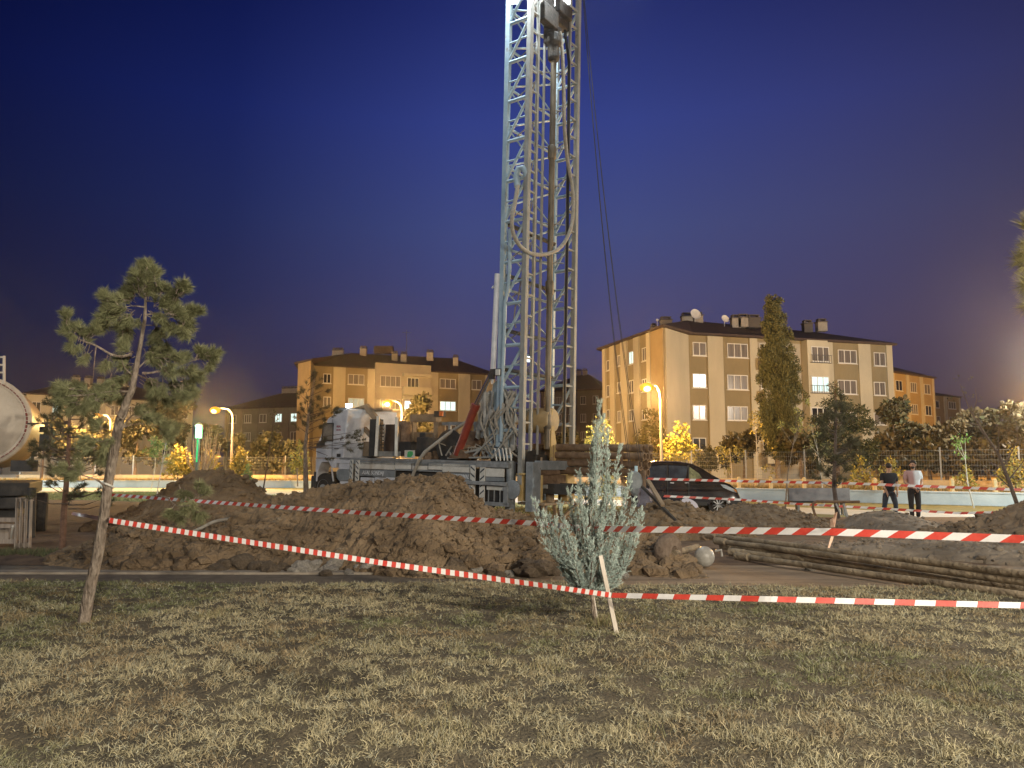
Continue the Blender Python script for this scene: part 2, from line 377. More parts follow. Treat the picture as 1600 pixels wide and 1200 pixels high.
def hip(poly, z, ridge, parent, over=.5, th=.18, m=None):
    """roof over polygon with ridge segment (two 3D points); every eave edge runs up to the nearer ridge end"""
    c = Vector((sum(p[0] for p in poly) / len(poly), sum(p[1] for p in poly) / len(poly))); ov = []
    n = len(poly)
    for i, p in enumerate(poly):
        a = Vector(poly[i - 1]); q = Vector(p); e = Vector(poly[(i + 1) % n])
        d = ((q - a).normalized() + (q - e).normalized())
        d = d.normalized() if d.length > .05 else (q - c).normalized()
        if d.dot(q - c) < 0: d = -d
        ov.append(q + d * over * 1.3)
    R0, R1 = Vector(ridge[0]), Vector(ridge[1]); b = MB()
    vs = [(p.x, p.y, z) for p in ov] + [(p.x, p.y, z + th) for p in ov] + [tuple(R0), tuple(R1)]
    near = [0 if (Vector((p.x, p.y)) - R0.xy).length < (Vector((p.x, p.y)) - R1.xy).length else 1 for p in ov]
    fs = [tuple(range(n))]
    for i in range(n):
        j = (i + 1) % n; fs.append((i, j, n + j, n + i))
        if near[i] == near[j]: fs.append((n + i, n + j, 2 * n + near[i]))
        else: fs.append((n + i, n + j, 2 * n + near[j], 2 * n + near[i]))
    b.add(vs, fs); return b.build('roof', m or BM['roof'], parent)
def chimney(roof, x, y, z, w=.8, h=1.3, d=.7, m='chim'):
    b = MB(); b.box((x, y, z), (w, d, h + .6)); c = b.build('chimney', BM[m], roof)
    b = MB(); b.box((x, y, z + h / 2 + .36), (w + .15, d + .15, .1))
    for s in (-1, 1):
        b.box((x + s * w * .36, y, z + h / 2 + .5), (.12, d * .8, .18))
    b.box((x, y, z + h / 2 + .64), (w * .9, d * .9, .08)); b.build('chimney_cap', BM['cap'], roof)
def dish(roof, p, r=.45):
    b = MB(); a = Vector((.3, -1, .35)); b.lathe(p, a, [(0, .02), (.03, r * .5), (.1, r * .85), (.16, r), (.14, r * .97), (.07, r * .75), (.02, .03)], 14)
    b.tube([p, Vector(p) + Vector((0, .1, -.7))], .03, 5); b.build('satellite_dish', BM['dish'], roof)
Z0 = .42
# ===== the large block on the right
A, B, C, E = (9.1, 76.7), (12.8, 64.2), (15.7, 67.9), (36.8, 73.9)
E2 = (33.4, 86.0); A2 = (11.4, 80.5); ZE = 13.35
rt = thing('apartment_building', 'large four storey beige apartment building with brown window bands right of the drilling mast', 'building', (24, 70, Z0))
body([A, B, C, E, E2, A2], Z0 - .1, ZE, BM['brown'], rt)
rf = hip([A, B, C, E, E2, A2], ZE, ((17.0, 73.2, ZE + 2.35), (31.8, 79.0, ZE + 2.2)), rt, .45)
f = Facade(C, E, rt)
U = lambda px: f.u(px, 600)
for x0, x1 in ((1106, 1130), (1172, 1184), (1286, 1302), (1342, 1361), (1386, 1399.5)): f.pilaster(U(x0), U(x1), Z0, ZE - .02)
for y0, y1, kd in ((535, 556, 'pane'), (584, 606, 'litb'), (633, 656, 'pane'), (684, 703, 'dark')): f.winpx(1082, 1103, y0, y1, 2, kd)
for y0, y1 in ((537, 559), (586, 609), (635, 657), (684, 702)): f.winpx(1136, 1168, y0, y1, 3)
for y0, y1 in ((547, 568), (594, 616), (643, 664)): f.winpx(1309, 1338, y0 + (1 if y0 > 600 else 0), y1, 3)
for y0, y1 in ((551, 572), (597, 618), (645, 664)): f.winpx(1365, 1383, y0, y1, 2)
# balcony block (glazed) and recessed loggia
f.pilaster(U(1254), U(1286), Z0, ZE - .04, 'light', .9, 'balcony_block')
for y0, y1, kd in ((544, 567, 'pane'), (590, 614, 'lit'), (638, 660, 'dark')):
    u0, u1 = f.u(1256, y0), f.u(1286, y0); z0, z1 = f.z(1270, y1), f.z(1270, y0)
    f.window(u0 + .1, u1 - .1, z0, z1, 3, kd, .9)
    mb = MB()
    for i in range(9): f.slab(mb, u0 + (u1 - u0) * i / 8 - .015, u0 + (u1 - u0) * i / 8 + .015, z0 - .1, z0 + .55, 1.12, 1.15)
    f.slab(mb, u0 - .05, u1 + .05, z0 + .55, z0 + .6, 1.1, 1.16); f.slab(mb, u0 - .05, u1 + .05, z0 - .14, z0 - .1, .88, 1.18); mb.build('railing', BM['rail'], rt)
mb = MB(); f.slab(mb, U(1184), U(1254), Z0, ZE - .3, .0, .03); mb.build('recess_wall', BM['recess'], rt)
for y0, y1 in ((537, 562), (586, 611), (635, 660), (684, 706)):
    z0 = f.z(1190, y1)
    mb = MB(); f.slab(mb, U(1184.5), U(1206), z0 - .15, z0 + .0, .03, 1.1); f.slab(mb, U(1184.5), U(1206), z0 - 1.05, z0 - .15, 1.0, 1.1)
    mb.build('balcony', BM['light'], rt)
    f.window(U(1188), U(1203), z0 + .2, f.z(1190, y0), 2, 'dark', .04)
# gable end
g = Facade(A, B, rt); V = lambda px: g.u(px, 600)
for x0, x1 in ((943.4, 948), (955, 962), (972, 982), (992.5, 1001), (1013, 1018.5)): g.pilaster(V(x0), V(x1), Z0, ZE - .02)
for x0, x1, rows in ((948.6, 953, ((563, 579), (602, 620), (640, 656))), (965.5, 970.5, ((555, 572), (597, 614), (642, 660))),
                     (983.5, 991, ((549, 569), (594, 614), (640, 658))), (1004, 1011.5, ((543, 564), (592, 612), (640, 656)))):
    for i, (y0, y1) in enumerate(rows): g.winpx(x0, x1, y0, y1, 1 if x0 < 960 else 2, 'lit' if (x0 == 983.5 and i == 0) else 'pane')
g.pilaster(V(1019), V(1039.8), Z0, ZE - .02, 'orange_lit', .1)
k2 = Facade(B, C, rt); k2.pilaster(.15, k2.L - .1, Z0, ZE - .02, 'light', .12)
for px, y, w in ((1021, 512, .5), (1040, 503, 1.3), (1073, 497, 1.2), (1090, 496, 1.0), (1149, 500, 1.0), (1160, 499, 1.2), (1177, 500, 1.4), (1261, 508, 1.0), (1283, 506, 1.1)):
    p = P(px, y, 73.5 if px < 1200 else 77); chimney(rf, p.x, p.y, p.z - .35, w * .85, .3 if px > 1030 else .1, .8, 'chim' if px not in (1177, 1261) else 'cap')
dish(rf, P(1086, 492, 72), .55); dish(rf, P(1132, 499, 73), .4)
b = MB(); p = P(1027, 500, 68); b.tube([p - Vector((0, 0, 2)), p], .03, 5); b.ball(p, .12, 6, 5); b.build('roof_beacon', BM['dish'], rf)
# ===== block on the left behind the truck
A, B, C, E = (-24.4, 87.2), (-22.3, 84.6), (-23.0, 89.0), (-2.2, 98.8)
E2 = (-7.2, 110.0); A2 = (-26.6, 98.0)
rt = thing('apartment_building', 'four storey beige apartment building with hipped roof behind the drilling truck', 'building', (-14, 94, Z0))
ZL = 13.35
body([A, B, C, E, E2, A2], Z0 - .1, ZL, BM['brown'], rt)
rf = hip([A, B, C, E, E2, A2], ZL, ((-20.5, 97.0, ZL + 2.7), (-8.0, 102.5, ZL + 2.8)), rt, .4)
f = Facade(C, E, rt); U = lambda px: f.u(px, 610)
for x0, x1 in ((520, 539), (574, 585), (671, 684), (716, 734), (758, 775)): f.pilaster(U(x0), U(x1), Z0, ZL - .02)
for x0, x1, n, rows in ((505, 517, 2, ((584, 599, 'dark'), (620, 635, 'pane'), (658, 673, 'pane'))), (543.5, 569, 3, ((585, 601, 'pane'), (622, 637, 'litw'), (660, 675, 'pane'))),
                        (687, 712, 3, ((592, 607, 'pane'), (627, 642, 'lit'), (664, 679, 'pane'))), (737, 752, 2, ((594, 609, 'pane'), (630, 645, 'pane')))):
    for y0, y1, kd in rows: f.winpx(x0, x1, y0, y1, n, kd)
f.pilaster(U(585), U(671), Z0, ZL + .75, 'recess', .5, 'stair_block')
for y0, y1, kds in ((589, 606, ('pane', 'dark')), (625, 641, ('pane', 'litb')), (664, 680, ('pane', 'dark'))):
    u0, u1, u2, u3 = U(592), U(624), U(630), U(668); z0, z1 = f.z(628, y1), f.z(628, y0)
    f.window(u0, u1, z0, z1, 4, kds[0], .5)
    mb = MB(); f.slab(mb, u2 - .3, u3 + .2, z0 - .9, z0 + .05, .5, 1.2); f.slab(mb, u2 - .3, u3 + .2, z1 + .05, z1 + .35, .5, 1.2); mb.build('balcony', BM['light'], rt)
    f.window(U(634) if kds[1] == 'dark' else u2, U(652), z0, z1 - .1, 3, kds[1], .52)
g = Facade(A, B, rt); g.pilaster(.1, g.L - .05, Z0, ZL - .02, 'orange_lit', .1)
for px, y, w in ((524, 549, .8), (532, 549, .9), (568, 546, 1.0), (617, 554, .9), (631, 555, .9), (672, 552, 1.0), (712, 560, .8)):
    p = P(px, y, 97); chimney(rf, p.x, p.y, p.z - .45, w * .8, .4, .7)
p = P(600, 547, 98); b = MB(); b.box(p, (2.4, 1.2, .9)); b.build('roof_hatch', BM['roof'], rf)
p = P(635, 540, 98); b = MB(); b.tube([p - Vector((0, 0, 2.6)), p + Vector((0, 0, 2))], .04, 5); b.bar(p + Vector((-.6, 0, 1.7)), p + Vector((.6, 0, 1.7)), .05); b.build('aerial', BM['rail'], rf)
# ===== further blocks
def simple_block(label, pA, pB, dep, y_eave, wall, cols, rows, lights=(), pil='light', rise=2.0, chims=3):
    """pA, pB: (px, Y) front corners"""
    a = ((pA[0] - 800) / F * pA[1], pA[1]); c = ((pB[0] - 800) / F * pB[1], pB[1])
    z = P(pA[0], y_eave, pA[1]).z
    d = Vector((c[0] - a[0], c[1] - a[1])).normalized(); n = Vector((-d.y, d.x))
    if n.y < 0: n = -n
    c2 = (c[0] + n.x * dep, c[1] + n.y * dep); a2 = (a[0] + n.x * dep, a[1] + n.y * dep)
    r = thing('apartment_building', label, 'building', (a[0], a[1], Z0))
    body([a, c, c2, a2], Z0 - .1, z, BM[wall], r)
    m0 = Vector(a) + n * dep / 2 + d * min(dep / 2, math.dist(a, c) * .4); m1 = Vector(c) + n * dep / 2 - d * min(dep / 2, math.dist(a, c) * .4)
    rf = hip([a, c, c2, a2], z, ((m0.x, m0.y, z + rise), (m1.x, m1.y, z + rise)), r, .4)
    f = Facade(a, c, r); L = f.L
    for i in range(cols):
        u0 = L * (i + .28) / cols; u1 = L * (i + .72) / cols
        if i < cols: f.pilaster(L * i / cols, L * (i + .17) / cols, Z0, z - .02, pil)
        for j in range(rows):
            zt = z - .9 - j * 2.9; f.window(u0, u1, zt - 1.35, zt, 2 + (i % 2), 'lit' if (i, j) in lights else ('dark' if (i + j) % 3 == 0 else 'pane'))
    f.pilaster(L * .97, L, Z0, z - .02, pil)
    for i in range(chims):
        q = m0 + (m1 - m0) * (i + .3) / chims; chimney(rf, q.x, q.y, z + rise - .1, .8, .9, .7)
    return r
simple_block('orange lit apartment building partly hidden behind the right end of the big beige one', (1396, 98), (1462, 105), 12, 582, 'orange_lit', 3, 4, rise=2.6, chims=2)
simple_block('low distant apartment building at the right edge of the row of buildings', (1450, 140), (1502, 146), 14, 617, 'orange_lit', 2, 3, rise=2.2, chims=2)
simple_block('dim grey apartment building seen between mast and big beige building', (845, 128), (941, 124), 14, 613, 'dim', 5, 4, pil='dim', rise=3.5, chims=2)
simple_block('dark apartment building with two lit windows left of the drilling truck', (352, 125), (472, 120), 14, 640, 'dim', 5, 3, ((3, 0), (4, 0)), 'dim', 3.2, 4)
simple_block('pale apartment building behind the leaning pine on the left', (38, 98), (300, 112), 13, 616, 'light', 9, 3, ((1, 0),), 'light', 2.6, 5)
# ------------------------------------------------------------------ truck mounted drilling rig
O2 = Vector((-7.25, 28.0)); a2 = Vector((.809, -.588)); v2 = Vector((.588, .809))
KL = .027; KD = .024
def TP(u, v, w):
    q = O2 + a2 * (u + KL * w) + v2 * v; return Vector((q.x, q.y, w - KD * u))
def TX(px, py, v=0.0):
    A = O2 + v2 * v; B = A + a2; U, z = PL(px, py, A, B); w = z
    for _ in range(4): u = U - KL * w; w = z + KD * u
    return u, w
def TPX(px, py, v=0.0): u, w = TX(px, py, v); return TP(u, v, w)
def tslab(mb, u0, u1, w0, w1, v0, v1, mi=None):
    mb.hexa([TP(u0, v0, w0), TP(u1, v0, w0), TP(u1, v1, w0), TP(u0, v1, w0), TP(u0, v0, w1), TP(u1, v0, w1), TP(u1, v1, w1), TP(u0, v1, w1)], mi)
def rpx(mb, x0, y0, x1, y1, v0, v1, mi=None):
    xm, ym = (x0 + x1) / 2, (y0 + y1) / 2
    tslab(mb, TX(x0, ym, v0)[0], TX(x1, ym, v0)[0], TX(xm, y1, v0)[1], TX(xm, y0, v0)[1], v0, v1, mi)
def ppx(mb, pts, v0, v1, mi=None):
    c = [TX(x, y, v0) for x, y in pts]; mb.prism([TP(u, v0, w) for u, w in c], TP(0, v1, 0) - TP(0, v0, 0), mi)
K = dict(
    white=mat('truck_white', (.46, .48, .52), (.62, .63, .66), .45, scale=2.5, bump=.1, c3=(.40, .37, .32)),
    cream=mat('truck_cream', (.50, .49, .44), (.66, .65, .60), .5, scale=3, c3=(.38, .33, .26), bump=.1),
    grey=mat('truck_grey', (.16, .18, .19), (.26, .28, .29), .5, .1, scale=3, bump=.15, c3=(.12, .10, .08)),
    deck=mat('deck_steel', (.20, .21, .21), (.33, .34, .34), .55, .3, scale=4, bump=.2, c3=(.14, .11, .08)),
    dark=mat('truck_dark', (.02, .02, .02), (.045, .04, .035), .7, scale=5, bump=.2),
    rust=mat('rusty_steel', (.10, .06, .035), (.20, .13, .08), .8, .1, scale=5, bump=.4, c3=(.28, .2, .13)),
    brown=mat('brown_frame', (.20, .14, .08), (.30, .22, .14), .8, scale=4, bump=.3),
    red=mat('red_ram', (.16, .022, .012), (.23, .035, .02), .4, scale=5, bump=.1),
    chrome=mat('chrome_rod', (.75, .75, .75), None, .18, 1),
    blue=mat('mast_blue', (.25, .345, .41), (.34, .43, .49), .5, .1, scale=3, bump=.15, c3=(.22, .20, .17)),
    worn=mat('mast_worn', (.22, .22, .205), (.31, .31, .285), .6, .1, scale=4, bump=.3, c3=(.15, .12, .09), stretch=(1, 1, .5)),
    pipe=mat('drill_pipe', (.11, .09, .065), (.25, .205, .14), .55, .4, scale=2.2, bump=.3, stretch=(1, 1, .3)),
    hose=mat('hose', (.24, .22, .18), (.34, .31, .26), .7, scale=8, bump=.4),
    black=mat('black_hose', (.012, .012, .012), None, .5),
    tyre=mat('tyre', (.022, .02, .018), (.05, .042, .035), .9, scale=8, bump=.3),
    canvas=mat('dirty_canvas', (.22, .22, .21), (.36, .36, .34), .9, scale=3, bump=.6, c3=(.16, .13, .1)),
    glass=mat('glass_dark', (.03, .035, .04), None, .08, spec=.8),
    yellow=mat('worn_yellow', (.40, .28, .11), (.50, .36, .16), .7, scale=4, bump=.3, c3=(.22, .15, .08)),
    stripe=mat('stripe_dark', (.05, .06, .07), None, .6), green=mat('sign_green', (.05, .32, .10), (.1, .42, .16), .5, scale=6),
    text=mat('lettering', (.62, .65, .68), None, .6), redtext=mat('lettering_red', (.30, .05, .08), None, .6),
    orange=mat('orange_reflector', (.7, .16, .03), None, .4))
rig = thing('drilling_rig', 'tall lattice drilling mast raised on the rear of a pale grey striped truck', 'drilling rig', TP(5.5, 1.2, 0) * 1.0)
Wd = 2.45
# --- chassis and deck
b = MB(); tslab(b, .4, 10.4, 1.05, 1.35, .75, .9); tslab(b, .4, 10.4, 1.05, 1.35, 1.55, 1.7)
for u in np.arange(.6, 10.4, 1.1): tslab(b, u, u + .1, 1.08, 1.3, .9, 1.55)
b.build('chassis', K['dark'], rig)
uD0, uD1 = TX(531, 716)[0], TX(792, 722)[0]
wD = 1.97
b = MB(); tslab(b, uD0, uD1, wD - .07, wD, -.02, Wd + .02); b.build('deck', K['deck'], rig, bevel=.01)
b = MB(); tslab(b, uD0, uD1, wD - .20, wD - .073, .0, .08); tslab(b, uD0, uD1, wD - .2, wD - .073, Wd - .08, Wd)
b.build('deck_rail', K['grey'], rig)
# --- cab
cp = [(493.5, 716), (493.5, 698), (497, 690), (512, 654), (520, 648), (544, 637.5), (536, 716)]
cc = [TX(x, y) for x, y in cp]
cc = [(u, w) for u, w in cc]
b = MB(); b.prism([TP(u, 0, w) for u, w in cc], TP(0, Wd, 0) - TP(0, 0, 0)); cab = b.build('cab', K['white'], rig, bevel=.04)
b = MB(); ppx(b, [(505.5, 663), (520, 662.5), (519, 688), (503, 688.5)], -.012, .03); b.build('side_window', mat('cab_window', (.30, .26, .2), (.12, .11, .10), .15, scale=1.5, spec=.8), cab)
b = MB()
for q in ([(504.7, 661), (521, 660.5), (521, 662.5), (505, 663)], [(519.8, 662), (521, 662), (520, 690), (518.8, 690)], [(502, 688), (520, 688), (520, 690), (501.5, 690)], [(504.5, 661), (506, 661), (503.3, 690), (501.5, 690)]): ppx(b, q, -.02, .02)
b.build('window_frame', K['dark'], cab)
b = MB(); ppx(b, [(519.2, 655), (520, 655), (519, 714), (518.2, 714)], -.006, .02); rpx(b, 496, 691.5, 535, 692.3, -.006, .02); rpx(b, 522, 700, 528, 702, -.04, .02); b.build('door_seam', K['grey'], cab)
b = MB(); ppx(b, [(494, 693), (500, 690), (500, 697), (494, 699)], -.3, -.08); b.build('side_mirror', K['dark'], cab)
b = MB(); rpx(b, 526, 709, 532, 714, -.008, .03); b.build('vent', K['dark'], cab)
uc, wc = TX(544, 637)
b = MB(); tslab(b, uc - .9, uc - .2, wc - .35, wc + .02, .1, Wd - .1); b.build('roof_deflector', K['grey'], cab, bevel=.03)
p = TPX(545, 633.5, 0.1); b = MB(); b.box(p, (.2, .12, .12)); b.build('roof_lamp', emit('roof_lamp_glow', (1, .97, .9), 12), rig)
# front fender with wheel arch, bumper, step tank
b = MB(); ppx(b, [(493.5, 716.5), (549, 716.5), (546, 722), (546, 724), (526, 724), (524, 731), (518, 731), (514, 722), (502, 722), (496, 737), (495, 752), (492.5, 752)], -.01, .5); b.build('fender', K['white'], rig, bevel=.01)
b = MB(); rpx(b, 489.5, 737, 493.5, 762, -.02, Wd); tslab(b, -.05, .15, .75, 1.3, 0, Wd); b.build('bumper', K['dark'], rig, bevel=.02)
b = MB(); ppx(b, [(527, 733), (543, 733), (546, 738), (546, 748), (541, 752), (530, 752), (526, 747), (525, 738)], 0, .55); b.build('fuel_tank', K['grey'], rig, bevel=.03)
b = MB(); rpx(b, 529, 722.5, 546, 733, .02, .3); rpx(b, 531, 752, 545, 760, .02, .3); b.build('side_locker', K['white'], rig, bevel=.01)
b = MB(); b.bar(TPX(518, 731, .05), TPX(521, 752, .05), .04); b.build('step_bar', K['white'], rig)
def marker(x0, y0, x1, y1, v=-.03, flip=1):
    b = MB(); rpx(b, x0, y0, x1, y1, v, v + .03); o = b.build('marker_plate', K['cream'], rig)
    s = MB(); u0, wb = TX(x0, y1, v); u1, wt = TX(x1, y0, v); n = 5; h = (wt - wb) / n
    for i in range(n):
        z = wb + h * (i + .1); d = h * .55
        if flip > 0: c = [(u0, z), (u1, z + d), (u1, z + d + .05), (u0, z + .05)]
        else: c = [(u0, z + d), (u1, z), (u1, z + .05), (u0, z + d + .05)]
        s.prism([TP(u, v - .006, w) for u, w in c], TP(0, .006 + .003, 0) - TP(0, 0, 0))
    s.build('stripes', K['stripe'], o)
marker(546.5, 718, 550.5, 758, flip=-1); marker(555, 719, 560.5, 758, flip=-1)
b = MB(); tslab(b, TX(556, 740)[0], TX(787, 740)[0], .75, wD - .22, .16, .3); b.build('inner_skirt', K['dark'], rig)
def panel(name, x0, y0, x1, y1, m, v=.0, t=.05, parent=None):
    b = MB(); rpx(b, x0, y0, x1, y1, v, v + t); return b.build(name, K[m], parent or rig, bevel=.008)
p1 = panel('side_panel', 562, 722.5, 616, 733.2, 'cream'); panel('side_panel', 562, 734, 617, 745, 'grey'); panel('side_panel', 563, 746, 584, 762, 'white'); panel('side_panel', 585.5, 746, 602, 762, 'white'); panel('side_panel', 603, 746, 616, 758, 'white')
panel('side_panel', 617, 723, 668, 733.5, 'cream'); panel('arch_trim', 617, 734.2, 692, 736.5, 'grey')
panel('side_panel', 669, 724, 690, 734, 'cream'); panel('side_panel', 691, 725, 733, 738, 'cream'); panel('side_panel', 692, 738.8, 733, 751, 'grey'); panel('side_panel', 697, 752, 733, 764, 'white')
marker(734.3, 727, 742, 779, flip=-1); marker(749, 729.5, 757, 786)
panel('side_panel', 758.5, 732, 787, 745, 'cream'); panel('side_panel', 758.5, 745.6, 787, 752, 'grey'); panel('side_panel', 760, 759.5, 786, 766, 'cream')
b = MB(); rpx(b, 743, 723, 794, 730.5, -.05, .1); b.build('corner_beam', K['deck'], rig, bevel=.01)
b = MB(); rpx(b, 722, 752.3, 790, 758, -.16, -.06)
for x in (762, 771, 780): rpx(b, x, 766, x + 1.2, 785, -.02, .02)
rpx(b, 757, 785, 795, 791, -.1, .08); rpx(b, 786, 757, 793, 790, -.1, .1); b.build('side_rail', K['deck'], rig, bevel=.008)
b = MB()
for x, y0, y1 in ((605, 747, 760), (668.2, 723, 734), (643, 723, 733.5)): rpx(b, x, y0, x + .8, y1, -.005, .02)
b.build('panel_joints', K['dark'], rig)
def lettering(txt, px0, py0, px1, py1, m, parent, v=-.012, name='lettering', shear=.25):
    cu = bpy.data.curves.new('txt', 'FONT'); cu.body = txt; cu.size = 1; cu.extrude = .004; cu.shear = shear; cu.offset = .012
    ob = bpy.data.objects.new('txt', cu); COL.objects.link(ob); bpy.context.view_layer.update()
    me = bpy.data.meshes.new_from_object(ob.evaluated_get(bpy.context.evaluated_depsgraph_get()))
    vs = [x.co.copy() for x in me.vertices]; fs = [tuple(q.vertices) for q in me.polygons]
    bpy.data.objects.remove(ob); bpy.data.curves.remove(cu); bpy.data.meshes.remove(me)
    x0 = min(q.x for q in vs); x1 = max(q.x for q in vs); y0 = min(q.y for q in vs); y1 = max(q.y for q in vs)
    u0, w0 = TX(px0, py1); u1, _ = TX(px1, py1); _, w1 = TX((px0 + px1) / 2, py0); _, w0 = TX((px0 + px1) / 2, py1)
    b = MB(); b.add([TP(u0 + (u1 - u0) * (q.x - x0) / (x1 - x0), v - q.z, w0 + (w1 - w0) * (q.y - y0) / (y1 - y0)) for q in vs], fs)
    return b.build(name, K[m], parent)
lettering('ASAL SONDAJ', 566, 735.5, 600, 743.5, 'text', rig)
lettering('JEOTERMAL', 706, 741, 733, 749.5, 'text', rig)
b = MB(); ppx(b, [(697.5, 749), (704, 749), (702.5, 744), (701, 746)], -.012, -.002); p = TPX(700, 742, 0); b.lathe(p - Vector((0, 0, .0)), (-.588, -.809, 0), [(0, .05), (.012, .05)], 10); b.build('emblem', K['text'], rig)
lettering('ASAL', 526, 664.5, 533, 668, 'redtext', rig, shear=0); lettering('SON', 526, 670.5, 532.5, 673, 'redtext', rig, shear=0)
# --- wheels
uF, wF = TX(504.5, 762)
def wheel(u, v, w, side):
    ax = TP(0, -side, 0) - TP(0, 0, 0); c = TP(u, v, w)
    b = MB(); b.lathe(c, ax, [(-.3, .36), (-.3, .47), (-.24, .52), (-.05, .52), (0, .48), (.01, .3)], 24); t = b.build('wheel', K['tyre'], rig, smooth=True)
    b = MB(); b.lathe(c, ax, [(-.02, .3), (.02, .3), (-.04, .24), (-.04, .14), (.06, .12), (.07, .03)], 18); b.build('rim', K['deck'], t, smooth=True)
for u in (uF, TX(643, 765)[0], TX(643, 765)[0] + 1.35):
    wheel(u, .02, wF, 1); wheel(u, Wd - .02, wF, -1)
for u in (uF,): 
    b = MB(); b.bar(TP(u, .3, wF), TP(u, Wd - .3, wF), .12); b.build('axle', K['dark'], rig)
# --- superstructure behind the cab
b = MB(); rpx(b, 548, 645, 556, 714, 1.0, 1.12); rpx(b, 560, 640, 562, 690, 1.6, 1.7); rpx(b, 549, 638, 598, 642, 1.0, 1.5); rpx(b, 552, 690, 590, 713, .9, 1.8)
b.build('cab_rear_frame', K['brown'], rig, bevel=.01)
b = MB(); b.bar(TPX(572, 634, .9), TPX(595, 664, .9), .16, .2); b.bar(TPX(552, 650, .9), TPX(588, 690, .9), .14); b.bar(TPX(556, 640, .9), TPX(574, 634, .9), .12)
b.build('boom', K['brown'], rig, bevel=.01)
b = MB(); rpx(b, 577, 655, 590, 713, .8, 1.05); b.build('pillar', K['dark'], rig)
for (xa, ya, xb, yb) in ((591, 650, 587.5, 713), (620, 652, 619, 713)):
    b = MB(); b.bar(TPX(xa, ya, .15), TPX(xb, yb, .15), .14, .1); b.build('support_post', K['cream'], rig, bevel=.01)
b = MB(); b.bar(TPX(594, 662, .5), TPX(593, 712, .5), .035); b.bar(TPX(600, 662, .5), TPX(600, 712, .5), .035)
for i in range(8): y = 665 + i * 5.8; b.bar(TPX(594, y, .5), TPX(600, y, .5), .03)
b.build('ladder', K['dark'], rig)
b = MB(); rpx(b, 601, 663, 618, 711, .7, 1.4); b.build('control_cabinet', mat('cabinet_brown', (.06, .04, .028), (.10, .07, .05), .6, scale=5), rig, bevel=.01)
b = MB(); rpx(b, 591, 705, 618, 713, .2, .45); b.build('step_plank', K['worn'], rig)
p = TPX(631, 673, 1.2); b = MB(); b.lathe(p + Vector((0, 0, -.42)), (0, 0, 1), [(0, .22), (.03, .27), (.6, .27), (.72, .22), (.76, .1)], 16); b.build('pressure_tank', K['rust'], rig, smooth=True)
b = MB(); rpx(b, 624, 690, 642, 713, .8, 1.5); b.build('tank_base', K['dark'], rig)
b = MB(); rpx(b, 632, 703.5, 646, 715.5, .05, .12); sg = b.build('sign_board', K['cream'], rig)
b = MB(); ppx(b, [(636, 713.5), (637, 706), (640, 704.8), (644.5, 705.5), (645, 710), (642, 714), (638, 714.5)], .035, .049); b.build('green_emblem', K['green'], sg)
b = MB(); rpx(b, 640, 647, 681, 659, 1.5, 1.8); rpx(b, 677, 659, 684, 690, 1.5, 1.7); rpx(b, 641, 659, 645, 690, 1.5, 1.7); rpx(b, 645, 675, 677, 690, 1.55, 1.7); b.build('rear_frame', K['brown'], rig, bevel=.01)
b = MB(); rpx(b, 678, 642, 690.5, 651, 1.4, 1.6); b.build('beacon_box', K['dark'], rig); b = MB(); rpx(b, 686, 643, 691.5, 650, 1.36, 1.4); b.build('reflector', K['orange'], rig)
b = MB(); rpx(b, 684, 659, 768, 664, 1.7, 1.8); rpx(b, 700, 664, 703, 692, 1.7, 1.78); rpx(b, 740, 664, 743, 692, 1.7, 1.78); b.build('hand_rail', K['deck'], rig)
# engine and winch
b = MB(); rpx(b, 650, 683, 668, 713, .5, 1.7); rpx(b, 655, 676, 664, 684, .8, 1.3); b.build('engine', K['dark'], rig, bevel=.03)
c = TPX(702, 698, .55); ax = TP(0, 1, 0) - TP(0, 0, 0)
b = MB(); b.lathe(c, ax, [(-.02, .1), (0, .56), (.04, .56), (.05, .36), (.16, .37), (.2, .41), (.24, .37), (.9, .37), (.92, .56), (.96, .56), (.98, .1)], 24); b.build('winch_drum', K['dark'], rig, smooth=True)
c = TPX(738, 688, .5); b = MB(); b.lathe(c, ax, [(0, .08), (.0, .27), (.05, .30), (.08, .22), (.14, .22), (.17, .30), (.22, .27), (.22, .05)], 20); b.lathe(TPX(752, 680, .9), ax, [(0, .1), (0, .3), (.06, .33), (.2, .33), (.25, .3), (.25, .1)], 20); b.build('pulley', K['rust'], rig, smooth=True)
b = MB()
random.seed(5)
for i in range(26):
    x = random.uniform(662, 765); y = random.uniform(696, 714); v = random.uniform(.4, 1.9); s = random.uniform(.12, .35)
    p = TPX(x, y, v); p.z = max(p.z, 1.75); b.box(p, (s, s * .8, random.uniform(.1, .28)), random.uniform(0, 3))
b.build('machinery', K['rust'], rig, bevel=.015)
b = MB()
for i in range(9):
    x = random.uniform(670, 760); p = [TPX(x, 712, .3), TPX(x + random.uniform(-6, 10), random.uniform(690, 702), random.uniform(.2, .5)), TPX(x + random.uniform(5, 24), random.uniform(695, 706), .6), TPX(x + random.uniform(15, 32), 714, .5)]
    b.tube(p, .028, 6)
b.build('hydraulic_hoses', K['hose'], rig, smooth=True)
b = MB(); b.tube([TPX(x, y, v) for x, y, v in ((735, 655, .9), (700, 678, .5), (682, 692, .2), (664, 706, -.05), (654, 720, -.1), (648, 735, -.1), (643, 748, -.1))], .055, 8); b.build('suction_hose', K['hose'], rig, smooth=True)
